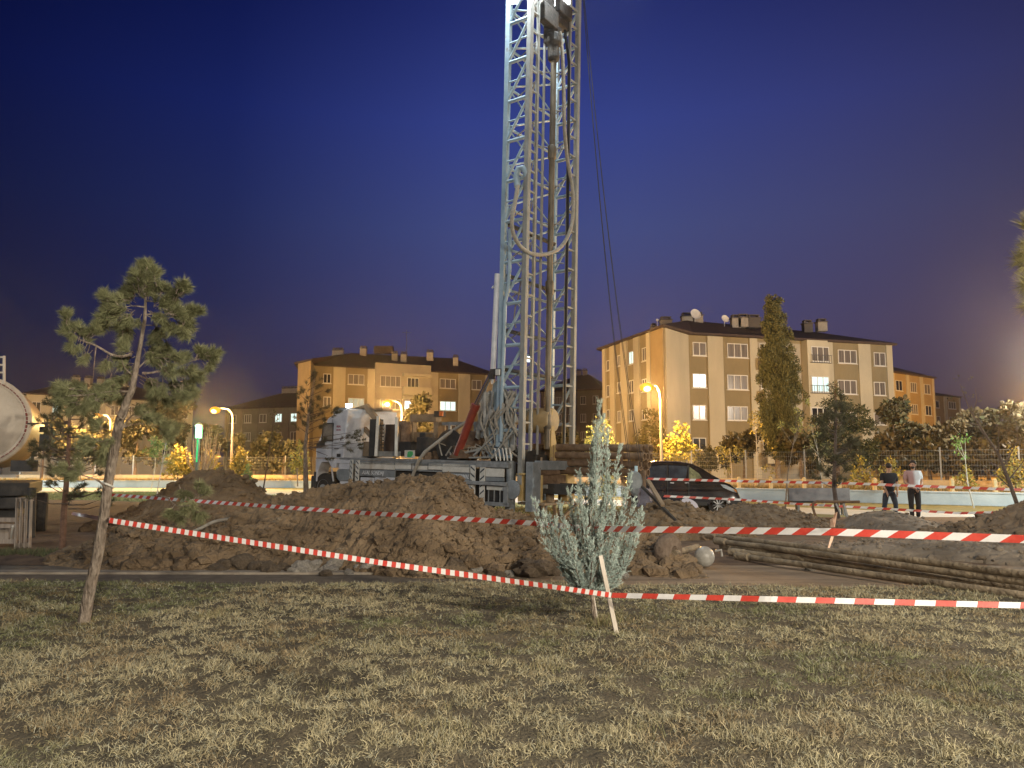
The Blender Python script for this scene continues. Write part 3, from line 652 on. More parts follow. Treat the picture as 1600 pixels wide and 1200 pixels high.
# --- mast geometry
v1 = .12
def uat(px, py, v): return TX(px, py, v)[0]
uR = uat(817, 600, v1); uF_ = uat(782, 600, v1)
def v_for(px, py, u):
    lo, hi = 0, 4
    for _ in range(40):
        m = (lo + hi) / 2
        if TX(px, py, m)[0] > u: lo = m   # farther planes give larger u for the same pixel
        else: hi = m
    return lo, hi
def proj(p):
    d = p - Vector((0, 0, H)); z = d.y * math.cos(TH) + d.z * math.sin(TH); return 800 + F * d.x / z, 600 - F * (d.z * math.cos(TH) - d.y * math.sin(TH)) / z
def solve_v(px, u, w=4.2):
    lo, hi = 0.0, 4.0
    for _ in range(40):
        m = (lo + hi) / 2
        if proj(TP(u, m, w))[0] < px: lo = m
        else: hi = m
    return lo
w600 = TX(817, 600, v1)[1]
vRi = solve_v(830, uR, w600); vLi = solve_v(882, uR, w600); vR2 = solve_v(895, uR, w600); vC = solve_v(857, uR, w600)
HT = 18.2
def chord(name, u, v, w0, w1, s, m, parent=rig):
    b = MB(); b.bar(TP(u, v, w0), TP(u, v, w1), s, s, up=(a2.x, a2.y, 0)); return b.build(name, K[m], parent, bevel=.012)
chord('mast_chord', uF_, v1, 2.4, HT, .16, 'blue'); chord('mast_chord', uR, v1, 1.3, HT, .16, 'worn'); chord('mast_chord', uF_, vR2, 2.4, HT, .14, 'blue'); chord('mast_chord', uR, vR2, 1.3, HT, .15, 'worn')
chord('guide_column', uR, vRi, 2.3, HT, .085, 'worn'); chord('guide_column', uR, vLi, 2.3, HT, .085, 'worn')
bay = 1.28
nb = int((HT - 3.2) / bay)
def lattice(name, fa, fb, m, r=.046, ties=True, w0=2.9, x=False):
    b = MB()
    for i in range(nb + 1):
        w = w0 + i * bay
        if w > HT - .1: break
        b.tube([fa(w), fb(w)], r * 1.25, 6)
        if w + bay < HT:
            b.tube([fa(w), fb(w + bay)], r, 6)
            if ties:
                mid = (fa(w) + fb(w + bay)) / 2
                b.tube([fa(w + bay * .5), mid], r * .7, 5); b.tube([mid + (fb(w + bay) - mid) * .05, fb(w + bay * .52)], r * .7, 5)
            if x: b.tube([fb(w), fa(w + bay)], r * .8, 5)
    return b.build(name, K[m], rig, smooth=True)
lattice('side_lattice', lambda w: TP(uF_, v1, w), lambda w: TP(uR, v1, w), 'blue')
lattice('side_lattice', lambda w: TP(uF_, vR2, w + .3), lambda w: TP(uR, vR2, w + .3), 'blue')
lattice('back_lattice', lambda w: TP(uF_, v1, w + .5), lambda w: TP(uF_, vR2, w + .5), 'blue', .034, False, x=True)
for va, vb in ((v1, vRi), (vLi, vR2)):
    w = 2.5
    while w < HT: b = MB(); b.box((TP(uR, va, w) + TP(uR, vb, w)) / 2, (.055, abs(vb - va), .055), math.atan2(a2.y, a2.x)); w += .64; b.build('rung', K['worn'], rig)
# inner guide truss: tubes from chords to the inner columns
b = MB()
for i in range(nb + 1):
    w = 3.2 + i * bay
    if w > HT - .6: break
    b.tube([TP(uF_ + .05, vRi, w), TP(uR, vRi, w + .4)], .02, 5); b.tube([TP(uF_ + .05, vLi, w), TP(uR, vLi, w + .4)], .02, 5)
    b.tube([TP(uF_, vC - .15, w), TP(uR - .1, vRi, w + .3)], .022, 5); b.tube([TP(uF_, vC + .1, w + .1), TP(uR - .1, vLi, w + .1)], .022, 5)
b.build('inner_ties', K['worn'], rig)
for w in (3.5, 4.7, 5.9, 7.6, 9.2): b = MB(); tslab(b, uF_ + .02, uF_ + .14, w, w + .09, v1 + .1, vR2 - .1); b.build('dark_cross_beam', K['dark'], rig)
# kelly / drill string and black feed hose
wk0 = TX(857, 702, vC)[1]
b = MB(); b.tube([TP(uR - .02, vC, wk0), TP(uR - .02, vC, 17.0)], .095, 14); kel = b.build('drill_string', K['pipe'], rig, smooth=True)
for w in (3.0, 7.2, 11.6): b = MB(); b.lathe(TP(uR - .02, vC, w), (0, 0, 1), [(0, .12), (.03, .135), (.4, .135), (.44, .12)], 14); b.build('tool_joint', K['pipe'], kel, smooth=True)
b = MB(); b.tube([TP(uR - .3, vC - .12, 2.0), TP(uR - .3, vC - .12, 17.4)], .045, 8); b.tube([TP(uR - .38, vC - .3, 2.0), TP(uR - .38, vC - .3, HT)], .02, 6); b.build('feed_cable', K['worn'], rig)
vB = solve_v(879, uR - .05, w600); vB2 = solve_v(887, uR - .05, 15)
b = MB(); b.tube([TP(uR + .02, vB - .02, 2.4), TP(uR + .03, vB, w600), TP(uR + .02, (vB + vB2) / 2 + .03, 9.5), TP(uR + .02, vB2 - .03, 15.2), TP(uR, vB2 - .3, 16.2)], .05, 8); b.build('black_hose', K['black'], rig, smooth=True)
# top drive and crown
DH = 1.75
b = MB(); tslab(b, uR - .45, uR + .05, 14.5 + DH, 15.4 + DH, vRi + .2, vLi - .1); tslab(b, uR - .1, uR + .16, 14.1 + DH, 14.7 + DH, vRi + .12, vC); tslab(b, uR - .1, uR + .22, 14.75 + DH, 15.2 + DH, vC - .05, vLi - .2); tslab(b, uR - .35, uR + .1, 15.45 + DH, 15.7 + DH, vRi + .3, vLi - .3); tslab(b, uR - .3, uR + .12, 13.7 + DH, 14.3 + DH, vC - .22, vC + .28); b.lathe(TP(uR - .02, vC, 13.1 + DH), (0, 0, 1), [(0, .14), (.1, .2), (.5, .2), (.6, .26), (.9, .26)], 14)
tslab(b, uR - .2, uR + .1, 15.4 + DH, 16.1 + DH, vC - .35, vC - .15); tslab(b, uR - .2, uR + .1, 15.4 + DH, 16.3 + DH, vC + .2, vC + .4)
b.build('rotary_head', mat('head_steel', (.02, .017, .015), (.07, .055, .04), .6, .3, scale=4, bump=.3, c3=(.14, .10, .05)), rig, bevel=.03)
b = MB(); tslab(b, uR - .5, uR - .1, 15.3 + DH, 17.4 + DH, vRi + .05, vRi + .4); tslab(b, uR - .5, uR - .1, 14.6 + DH, 16.9 + DH, vLi - .3, vLi - .05); b.build('head_bracket', K['dark'], rig, bevel=.02)
b = MB(); tslab(b, uF_ - .15, uR + .3, HT - .02, HT + .35, v1 - .1, vR2 + .1); b.build('crown', K['blue'], rig, bevel=.02)
b = MB(); b.lathe(TP(uR + .1, vC, HT + .2), ax, [(-.1, .05), (-.1, .35), (-.05, .3), (.05, .3), (.1, .35), (.1, .05)], 20); b.build('crown_sheave', K['rust'], rig)
# gooseneck + mud hose hanging in front of the open face
vh = v1
hp = [TPX(x, y, v) for x, y, v in ((809, 292, -.0), (806.5, 275, 0), (810, 263, 0), (817, 262, .02), (822, 270, .1), (823, 280, .15))]
b = MB(); b.tube(hp, [.11, .10, .09, .09, .10, .10], 10); b.build('gooseneck', K['blue'], rig, smooth=True)
def on_face(px, py, du=.12):   # point slightly in front of the rear face
    lo, hi = -1.0, 4.0
    n3 = None
    for _ in range(40):
        m = (lo + hi) / 2; u, w = TX(px, py, m)
        if u > uR + du: lo = m
        else: hi = m
    u, w = TX(px, py, lo); return TP(u, lo, w)
pts = [(809, 290), (804, 320), (799.5, 345), (803, 368), (814, 386), (828, 395.5), (845, 398), (862, 395), (877, 385), (889, 365), (894.5, 340), (895.5, 310), (892, 280), (886, 245), (882, 200), (881, 150), (879, 90), (875, 50)]
def smooth_pts(P_, k=3):
    out = []
    for i in range(len(P_) - 1):
        p0 = P_[max(i - 1, 0)]; p1 = P_[i]; p2 = P_[i + 1]; p3 = P_[min(i + 2, len(P_) - 1)]
        for j in range(k):
            t = j / k; out.append(.5 * ((2 * p1) + (p2 - p0) * t + (2 * p0 - 5 * p1 + 4 * p2 - p3) * t * t + (3 * p1 - p0 - 3 * p2 + p3) * t ** 3))
    return out + [P_[-1]]
b = MB(); b.tube(smooth_pts([on_face(*q) for q in pts]), .062, 10); b.build('mud_hose', K['hose'], rig, smooth=True)
# standpipe and feed cylinder on the near side
b = MB(); b.tube([TPX(x, y, v1 - .1) for x, y in ((797, 358), (796, 420), (794, 452), (789, 472), (787, 540), (784, 620), (783, 690))], .06, 8); b.build('standpipe', K['blue'], rig, smooth=True)
b = MB(); b.tube([TPX(777, 428, v1 - .1), TPX(770, 590, v1 - .1)], .085, 10); b.bar(TPX(769, 450, v1 - .1), TPX(777, 443, v1 - .1), .05); b.tube([TPX(774, 450, .4), TPX(769, 600, .4)], .04, 8); b.build('feed_cylinder', K['white'], rig, smooth=True)
b = MB(); b.tube([TPX(x, y, v1 + .3) for x, y in ((818, 420), (812, 450), (810, 465), (805, 480), (803, 500), (806, 512))], .025, 6); b.build('loose_rope', K['hose'], rig)
# hydraulic raising ram
b = MB(); b.tube([TPX(714, 711, -.02), TPX(742, 636, -.02)], .13, 14); b.tube([TPX(741, 639, -.02), TPX(743.4, 632, -.02)], .15, 14); b.build('raising_ram', K['red'], rig, smooth=True)
b = MB(); b.tube([TPX(742, 636, -.02), TPX(767, 585, -.02)], .07, 12); b.build('ram_rod', K['chrome'], rig, smooth=True)
b = MB(); rpx(b, 765, 576, 782, 586, -.08, .06); rpx(b, 763, 582, 770, 592, -.1, .02); b.build('ram_bracket', K['dark'], rig, bevel=.01)
b = MB(); rpx(b, 774, 577, 780, 586, -.13, -.08); b.build('bracket_plate', K['cream'], rig)
b = MB(); ppx(b, [(700, 716), (712, 700), (722, 703), (730, 716)], -.1, .12); b.build('ram_foot', K['rust'], rig, bevel=.01)
# mast pivot frame, dirty plates and hanging hoses at the foot
b = MB(); ppx(b, [(762, 716), (763, 650), (770, 600), (779, 590), (787, 600), (790, 640), (797, 716)], .25, .4); ppx(b, [(764, 716), (768, 650), (787, 640), (797, 716)], 1.7, 1.82); b.build('mast_pivot_plate', K['blue'], rig, bevel=.01)
b = MB()
for q in (((770, 640), (752, 672), .1, .14), ((760, 650), (785, 700), .15, .1), ((758, 600), (757, 660), .05, .09), ((775, 660), (795, 710), .1, .12)):
    b.bar(TPX(*q[0], q[2]), TPX(*q[1], q[2]), q[3])
b.build('brace', K['canvas'], rig, bevel=.02)
for i, (x0, x1) in enumerate(((752, 772), (786, 806))):
    b = MB(); random.seed(i + 3); n = 9; vs = []; fs = []
    for j in range(n):
        for k in range(7):
            t = j / (n - 1); x = x0 + (x1 - x0) * k / 6 + random.uniform(-2, 2) - (8 * t if i == 0 else -3 * t); y = 610 + 100 * t * (.75 if i == 0 else .95) + random.uniform(-3, 3)
            vs.append(TPX(x, y, .22 + .10 * math.sin(k * 1.9 + j * .6) + random.uniform(-.03, .03)))
    for j in range(n - 1):
        for k in range(6): fs.append((j * 7 + k, j * 7 + k + 1, j * 7 + 8 + k, j * 7 + 7 + k))
    b.add(vs, fs); o = b.build('canvas_cover', K['canvas'], rig, smooth=True, fix=False); md = o.modifiers.new('solid', 'SOLIDIFY'); md.thickness = .02
b = MB(); random.seed(9)
for i in range(12):
    x = random.uniform(758, 806); y0 = random.uniform(600, 650); L = random.uniform(50, 90)
    b.tube(smooth_pts([TPX(x, y0, .1), TPX(x + random.uniform(-12, 8), y0 + L * .35, -.02), TPX(x + random.uniform(-14, 14), y0 + L * .7, .0), TPX(x + random.uniform(-6, 16), min(y0 + L, 716), .15)]), random.choice((.022, .03, .04)), 6)
b.build('hanging_hoses', K['hose'], rig, smooth=True)
b = MB()
for q in (((712, 712), (788, 690)), ((740, 712), (800, 655)), ((720, 708), (766, 700)), ((768, 716), (806, 668)), ((700, 716), (775, 714))): b.bar(TPX(*q[0], -.04), TPX(*q[1], .1), .07, .05)
b.build('control_linkage', K['worn'], rig)
b = MB()
for x in (776, 782, 788, 793, 799): b.bar(TPX(x - 3, 700, -.02), TPX(x, 720, -.05), .035)
b.build('control_levers', K['cream'], rig)
# middle dark block, yellow box, cross
b = MB(); tslab(b, uR - 1.6, uR - .3, 1.55, 2.35, .7, 2.2); tslab(b, uR - .6, uR - .2, 1.3, 2.2, 1.2, 2.35); b.build('gearbox', K['dark'], rig, bevel=.03)
b = MB(); q = TPX(842, 657, 1.7); b.lathe(q + (TP(-.55, 0, 0) - TP(0, 0, 0)), TP(1, 0, 0) - TP(0, 0, 0), [(0, .1), (.02, .36), (.1, .4), (1.0, .4), (1.08, .36), (1.1, .1)], 18); b.build('air_tank', mat('tank_yellow', (.30, .22, .11), (.38, .28, .15), .6, scale=4), rig, smooth=True)
b = MB(); q = TP(uF_ + .1, vC + .1, 5.25); b.bar(q, q + Vector((0, 0, 1.0)), .1); b.bar(q + Vector((0, 0, -.1)), q + Vector((0, 0, .35)), .22, .14); b.build('hook_block', K['dark'], rig)
b = MB(); b.box(TP(uF_ + .1, vC - .05, 5.2), (.14, .1, .16)); b.build('work_lamp', emit('work_lamp_glow', (.9, 1, 1), 3), rig)
b = MB(); uG = uR + .02
b.prism([TP(uG, vC + .1, 2.0), TP(uG, vC + .55, 2.0), TP(uG, vC + .3, 2.9), TP(uG, vC + .16, 3.6), TP(uG, vC + .1, 3.6)], TP(.05, 0, 0) - TP(0, 0, 0)); b.build('pipe_guide', K['yellow'], rig)
# rear jacks, drilling table and base
for v, nm in ((v1 + .05, 0), (vR2 - .05, 1)):
    b = MB(); b.box(TP(uR + .05, v, 1.62), (.3, .3, .06), .6); b.box(TP(uR + .02, v - .02, 1.2), (.17, .2, .75), math.atan2(a2.y, a2.x)); b.build('column_foot', K['yellow'], rig, bevel=.01)
b = MB(); b.tube([TP(uR - .55, .35, .3), TP(uR - .55, .35, 1.95)], .16, 12); b.tube([TP(uR - .55, .35, .02), TP(uR - .55, .35, .32)], .1, 12); b.lathe(TP(uR - .55, .35, 0), (0, 0, 1), [(.25, .3), (.3, .3), (.32, .1)], 14); b.build('rear_jack', K['grey'], rig, smooth=True)
b = MB(); b.tube([TP(uR - .55, 2.1, .3), TP(uR - .55, 2.1, 1.95)], .16, 12); b.tube([TP(uR - .55, 2.1, .02), TP(uR - .55, 2.1, .32)], .1, 12); b.build('rear_jack', K['grey'], rig, smooth=True)
b = MB(); b.tube([TPX(797, 720, .2), TPX(797, 785, .2)], .12, 12); b.lathe(TPX(801, 765, -.02), (-.588, -.809, 0), [(0, .28), (.04, .28), (.05, .18), (.06, .05)], 16); b.build('side_jack', K['grey'], rig, smooth=True)
du = uR + .25
def tb(v0, v1_, w0, w1, m, name, d0=0.0, d1=.25):
    b = MB(); tslab(b, du + d0, du + d1, w0, w1, v0, v1_); return b.build(name, K[m], rig, bevel=.012)
va, vb_ = solve_v(818, du, 1.4), solve_v(834, du, 1.4); vc_, vd = solve_v(876, du, 1.4), solve_v(886, du, 1.4)
tb(va, vb_, .55, 1.98, 'grey', 'table_post'); tb(vb_ + .01, vb_ + .12, .8, 1.6, 'yellow', 'table_post'); tb(vc_, vd, .8, 1.75, 'yellow', 'table_post')
tb(vb_ + .02, vd, 1.75, 2.02, 'grey', 'table_beam'); tb(vb_ + .14, vc_ - .01, 1.32, 1.6, 'rust', 'table_plate', -.05, .2); tb(vb_ + .3, vc_ - .3, 1.2, 1.32, 'worn', 'table_plate', -.02, .28)
tb(vb_ + .14, vc_ - .5, 1.61, 1.74, 'rust', 'table_plate', .0, .3)
b = MB(); q = TP(du + .1, (vb_ + vc_) / 2, .78); b.tube([q, q + Vector((0, 0, .45))], .13, 14); b.tube([q + Vector((-.25, .1, .8)), q + Vector((-.25, .1, 1.35))], .035, 8); b.tube([q + Vector((.05, -.05, .8)), q + Vector((.05, -.05, 1.35))], .035, 8); b.build('casing_pipe', K['brown'], rig, smooth=True)
b = MB(); tslab(b, du - .5, du + .45, .72, .79, vb_ - .1, vd + .15); q0 = TP(du + .4, vb_, .72)
for (sa, wa, sb, wb_) in ((vb_ - .05, .7, vb_ + .25, .3), (vd + .1, .72, vc_ - .6, .25), (vc_ - .9, .7, vc_ - .75, .3)): b.bar(TP(du + .35, sa, wa), TP(du + .35, sb, wb_), .09)
b.bar(TP(du + .35, vb_ + .1, .28), TP(du + .35, vd - .3, .28), .09); b.bar(TP(du + .35, vb_ + .2, .28), TP(du + .35, vb_ + .2, 0), .09); b.bar(TP(du + .35, vd - .4, .28), TP(du + .35, vd - .4, 0), .2, .1)
b.bar(TP(du + .3, va - .6, .32), TP(du + .3, va - .1, .32), .1); b.bar(TP(du + .3, va - .6, .45), TP(du + .3, va - .6, 0), .08); b.bar(TP(du + .3, va - .1, .45), TP(du + .3, va - .1, 0), .08)
b.build('base_platform', K['brown'], rig, bevel=.01)
# top floodlights (lit in the photograph)
M['flood'] = emit('flood_glow', (.92, .98, 1), 10)
for (px, py, v) in ((803, 3, v1 - .12), (861, 12, vC - .1), (885, 4, vC + .4)):
    p = TPX(px, py, v); b = MB(); b.box(p + Vector((0, 0, .1)), (.24, .2, .2)); fl = b.build('floodlight', M['flood'], rig)
    b = MB(); b.box(p + Vector((0, 0, .26)), (.3, .26, .12)); b.build('floodlight_housing', K['grey'], fl)
# pipe rack on the far side
rk = thing('pipe_rack', 'steel rack arms carrying brown drill pipes behind the rear of the truck', 'rack', TP(10, 2.2, 0))
b = MB()
for u in (9.2, 11.6):
    b.bar(TP(u, 1.75, 1.55), TP(u, 2.75, 1.55), .09); b.bar(TP(u, 1.73, 1.55), TP(u, 1.73, 2.5), .06); b.bar(TP(u, 2.77, 1.55), TP(u, 2.77, 2.5), .06); b.bar(TP(u, 2.2, 0), TP(u, 2.2, 1.55), .12)
b.build('rack_arm', K['rust'], rk)
pr = None; random.seed(4)
rows = ['lowest row', 'second row from below', 'third row from below', 'top row']; cols = ['near side', 'middle', 'far side']
for j in range(4):
    for i in range(3):
        b = MB(); e = random.uniform(-.12, .12); u0 = 8.3 + e; u1 = 12.15 + e + (.1 if j == 3 else 0); v = 1.9 + i * .25 + (.06 if j % 2 else 0); w = 1.73 + j * .235
        pos = TP(u0, v, w)
        b.tube([TP(u0, v, w), TP(u1, v, w)], .112, 14, cap=False); b.tube([TP(u1, v, w), TP(u0, v, w)], .085, 14, cap=False)
        b.lathe(TP(u1 - .3, v, w), TP(1, 0, 0) - TP(0, 0, 0), [(0, .113), (.02, .119), (.3, .119), (.305, .085)], 14, cap=False)
        o = b.build('drill_pipe', K['rust'], loc=pos, smooth=True, fix=False)
        tag(o, f'brown drill pipe on the rack behind the mast, {rows[j]}, {cols[i]}', 'pipe', 'drill pipes stacked on the rack')
# cables from the crown to the rack end
ca = [((903, -60), (984, 735), .3), ((905, -60), (987, 735), .5), ((906, -60), (1000, 728), .2), ((908, -60), (1004, 728), .45)]
for i, (p0, p1, s) in enumerate(ca):
    A_ = TP(uR + .1, vR2 + .05 + .03 * i, HT); B_ = P(p1[0], p1[1], 21.5)
    pts = []
    for k in range(17):
        t = k / 16; q = A_.lerp(B_, t); q.z -= (1.1 + s) * 4 * t * (1 - t); q.x -= .0 ; pts.append(q)
    b = MB(); b.tube(pts, .009, 5); b.build('guy_cable', K['dark'], rig)
M['mud'] = mat('mud', (.10, .078, .055), (.22, .18, .135), .85, scale=1.8, bump=.8, bscale=8, c3=(.15, .12, .085), stretch=(.6, 1, 1))
def heap(label, hfun, x0, x1, y0, y1, res, m, loc, rough=.12, seed=1, clods=0, cr=(.03, .1), col=None, name='soil_heap'):
    nx = int((x1 - x0) / res) + 1; ny = int((y1 - y0) / res) + 1
    X, Y = np.meshgrid(np.linspace(x0, x1, nx), np.linspace(y0, y1, ny)); base = hfun(X, Y)
    amp = np.clip(base / .35, 0, 1)
    # lumpy: billowed noise at several scales
    n = 0
    for k, (s, a) in enumerate(((1.1, .5), (2.3, .45), (4.6, .34), (9.0, .22))):
        n = n + a * (1 - 2 * np.abs(fbm(X * s + 7.3 * k, Y * s * 1.15 + 3.1 * k, 2, seed + k) - .5) - .62)
    Z = base + rough * amp * n * 2.2
    Z = np.where(base < .015, -.05, Z)
    V = np.stack([X.ravel(), Y.ravel(), Z.ravel()], 1)
    jit = rng.normal(0, res * .22, (len(V), 2)); V[:, :2] += jit
    idx = np.arange(nx * ny).reshape(ny, nx)
    Fq = np.stack([idx[:-1, :-1].ravel(), idx[:-1, 1:].ravel(), idx[1:, 1:].ravel(), idx[1:, :-1].ravel()], 1)
    keep = (V[Fq][:, :, 2] > -.04).any(1); Fq = Fq[keep]
    tri = np.concatenate([Fq[:, [0, 1, 2]], Fq[:, [0, 2, 3]]])
    if clods:
        ico = np.array([(0, 0, 1), (.89, 0, .45), (.28, .85, .45), (-.72, .53, .45), (-.72, -.53, .45), (.28, -.85, .45), (.72, .53, -.45), (-.28, .85, -.45), (-.89, 0, -.45), (-.28, -.85, -.45), (.72, -.53, -.45), (0, 0, -1)])
        icf = np.array([(0, 1, 2), (0, 2, 3), (0, 3, 4), (0, 4, 5), (0, 5, 1), (1, 6, 2), (2, 7, 3), (3, 8, 4), (4, 9, 5), (5, 10, 1), (2, 6, 7), (3, 7, 8), (4, 8, 9), (5, 9, 10), (1, 10, 6), (7, 6, 11), (8, 7, 11), (9, 8, 11), (10, 9, 11), (6, 10, 11)])
        cx = rng.uniform(x0, x1, clods * 4); cy = rng.uniform(y0, y1, clods * 4); hb = hfun(cx, cy); ok = np.where(hb > .03)[0][:clods]
        vs = []; fs = []; nb_ = len(V); Zg = Z
        for c, i in enumerate(ok):
            gi = min(int((cx[i] - x0) / res), nx - 1); gj = min(int((cy[i] - y0) / res), ny - 1)
            low = 1 + 1.3 * max(0, 1 - hb[i] / .5)
            r = (cr[0] + (cr[1] - cr[0]) * rng.random() ** 2.5) * low
            v = ico * rng.uniform(.65, 1.15, (12, 1)) * r * np.array([rng.uniform(.8, 1.3), rng.uniform(.8, 1.3), rng.uniform(.6, .95)])
            a = rng.uniform(0, 6.28); ca, sa = math.cos(a), math.sin(a)
            v = np.stack([v[:, 0] * ca - v[:, 1] * sa, v[:, 0] * sa + v[:, 1] * ca, v[:, 2]], 1) + np.array([cx[i], cy[i], max(Zg[gj, gi], 0) + r * .25])
            vs.append(v); fs.append(icf + nb_ + 12 * c)
        V = np.concatenate([V] + vs); tri = np.concatenate([tri] + fs)
    o = npmesh(name, V, tri, m, loc=loc); o.data.polygons.foreach_set('use_smooth', [False] * len(o.data.polygons))
    return tag(o, label, 'soil heap')
def prof(xs, hs, yc, yf, yb, pf=1.0):
    xs = np.array(xs); hs = np.array(hs)
    def f(X, Y):
        h = np.interp(X, xs, hs, left=0, right=0); c = yc(X) if callable(yc) else yc; a = yf(X) if callable(yf) else yf
        t = np.where(Y < c, (Y - a) / np.maximum(c - a, .1), (yb - Y) / (yb - c)); t = np.clip(t, 0, 1)
        return h * (1 - (1 - t) ** 1.7) * np.clip(t * 8, 0, 1)
    return f
main_f = prof([-7.9, -7.5, -7.1, -6.5, -5.6, -5.0, -4.5, -3.9, -3.2, -2.7, -2.2, -1.7, -1.25, -.85, -.4, .4, 1.4, 2.4, 3.0],
              [0, .28, .45, .50, .52, .66, .94, 1.0, 1.14, 1.18, 1.26, 1.32, 1.34, 1.0, .60, .48, .40, .28, 0], 15.0,
              lambda X: 12.5 - .12 * (X + 9) + .35 * np.sin(X * 1.4), 18.4)
heap('long lumpy brown heap of dug soil in front of the truck', main_f, -9.4, 3.2, 10.6, 18.4, .06, M['dark_soil'], (-3, 14.5, 0), .2, 3, 9500, (.010, .08))
heap('dark flat topped heap of soil behind the tape, left of the truck', prof([-10.6, -9.6, -8.9, -8.2, -7.5, -6.9, -6.2, -5.4], [0, .5, 1.05, 1.42, 1.45, 1.25, .6, 0], 20, 18.4, 22.2), -10.8, -5.2, 18, 22.4, .09, M['dark_soil'], (-8, 20, 0), .12, 5, 500, (.03, .12))
heap('tan gravelly soil heap with a round pipe opening, in front of the black car', prof([4.4, 4.8, 5.3, 5.7, 6.4, 7.2, 7.9, 8.5], [0, .3, .55, .68, .64, .40, .14, 0], 19.2, 17.6, 21.2), 4.2, 8.7, 17.5, 21.3, .08, M['brown_soil'], (6, 19.5, 0), .08, 7, 1400, (.015, .06))
heap('smooth grey brown soil heap below the two standing persons', prof([7.2, 7.9, 8.4, 8.8, 9.3, 9.9, 10.6, 11.4], [0, .2, .48, .54, .48, .28, .1, 0], 18.6, 16.4, 20.4), 7.1, 11.9, 16.3, 20.6, .08, M['grey_soil'], (9, 18.5, 0), .05, 8, 150, (.015, .05))
heap('brown soil heap at the right edge of the site', prof([8.4, 9.0, 9.7, 10.6, 12, 14, 16], [0, .32, .62, .98, 1.1, 1.0, 0], 15.4, 13.6, 17.8), 8.3, 16, 13.4, 17.9, .08, M['brown_soil'], (11, 15.5, 0), .12, 9, 1400, (.02, .09))
heap('low grey mud bank beside the long pipes', prof([4.6, 5.4, 6.4, 7.6, 9, 11, 13], [0, .10, .18, .26, .30, .30, 0], 14.0, lambda X: 15.2 - .62 * (X - 4) , 16.4), 4.5, 13, 8.5, 16.5, .07, M['mud'], (8, 13.5, 0), .07, 10, 500, (.012, .045))
heap('dark pile of soil and rubble right of the silver blue shrub', prof([1.9, 2.5, 3.2, 3.9, 4.6, 5.4], [0, .45, .7, .72, .45, 0], 18.0, 16.4, 19.8), 1.8, 5.5, 16.2, 19.8, .08, M['dark_soil'], (3.4, 18, 0), .12, 12, 700, (.03, .12))
# churned ground of the site (one sheet, slightly above the ground)
nx, ny = 240, 130; X, Y = np.meshgrid(np.linspace(-14, 17, nx), np.linspace(12.8, 25, ny))
Z = .012 + .12 * (fbm(X * 1.2, Y * 1.2, 4, 21)) * np.clip((Y - 12.8) / 1.2, 0, 1) * np.clip((25 - Y) / 3, 0, 1)
V = np.stack([X.ravel(), Y.ravel(), Z.ravel()], 1); idx = np.arange(nx * ny).reshape(ny, nx)
Fq = np.stack([idx[:-1, :-1].ravel(), idx[:-1, 1:].ravel(), idx[1:, 1:].ravel(), idx[1:, :-1].ravel()], 1)
tag(npmesh('site_soil', V, Fq, M['soil']), kind='structure')
# ------------------------------------------------------------------ boulders at the foot of the heap
M['clod'] = mat('clod', (.11, .08, .052), (.21, .16, .108), .95, scale=7, bump=.9, bscale=25, c3=(.27, .2, .14))
M['stone'] = mat('stone', (.22, .20, .17), (.36, .33, .28), .9, scale=6, bump=.6, bscale=25)
def rock_mesh(seed, m):
    random.seed(seed); b = MB(); bm = bmesh.new(); bmesh.ops.create_icosphere(bm, subdivisions=3, radius=1)
    sx, sy, sz = random.uniform(.85, 1.3), random.uniform(.8, 1.1), random.uniform(.6, .85)
    for v in bm.verts:
        p = v.co; q = float(fbm(p.x * 1.6 + seed * 3 + p.z, p.y * 1.6 + p.z * .7, 3, seed)); v.co = Vector((p.x * sx, p.y * sy, p.z * sz)) * (.32 + 1.15 * q)
    me = bpy.data.meshes.new('boulder'); bm.to_mesh(me); bm.free(); me.materials.append(m); return me
RM = [rock_mesh(s, M['clod']) for s in range(7)]; RS = [rock_mesh(s + 20, M['stone']) for s in range(4)]
ORD = 'first second third fourth fifth sixth seventh eighth ninth tenth eleventh twelfth thirteenth fourteenth fifteenth sixteenth seventeenth eighteenth nineteenth twentieth'.split()
ORD += ['twenty ' + q for q in ORD[:9]] + ['thirtieth'] + ['thirty ' + q for q in ORD[:9]]
CNT = dict(front=0, back=0, pile=0)
def rock(px, py, r, me, label=None, row=None, group='boulders and clods along the foot of the soil heap'):
    g = G(px, py); o = bpy.data.objects.new('boulder', me); COL.objects.link(o); o.location = (g.x, g.y + r * .6, r * .38)
    o.scale = (r, r, r); o.rotation_euler = (random.uniform(-.3, .3), random.uniform(-.3, .3), random.uniform(0, 6))
    if row: label = dict(front=f'{ORD[CNT[row]]} earthy boulder from the left in the front row along the long heap', back=f'{ORD[CNT[row]]} clod from the left in the second row at the foot of the long heap', pile=f'{ORD[CNT[row]]} rounded stone added to the pile right of the silver blue shrub')[row]; CNT[row] += 1
    tag(o, label, 'boulder', group)
random.seed(31)
x = 330
while x < 830:
    py = 893 + (x - 330) * .022 + random.uniform(-5, 4); r = random.choice((.08, .10, .13, .17, .21)) * random.uniform(.8, 1.15)
    if not 800 < x < 850: rock(x, py, r, random.choice(RM + RS), row='front')
    x += r * 95 * random.uniform(1.0, 1.5)
x = 340
while x < 820:
    rock(x, 876 + random.uniform(-7, 6) + (x - 340) * .018, random.uniform(.08, .17), random.choice(RM), row='back'); x += random.uniform(24, 44)
rock(835, 903, .27, RM[2], 'largest round earth boulder left of the silver blue shrub'); rock(862, 901, .14, RM[3], 'smaller boulder just right of the largest round one')
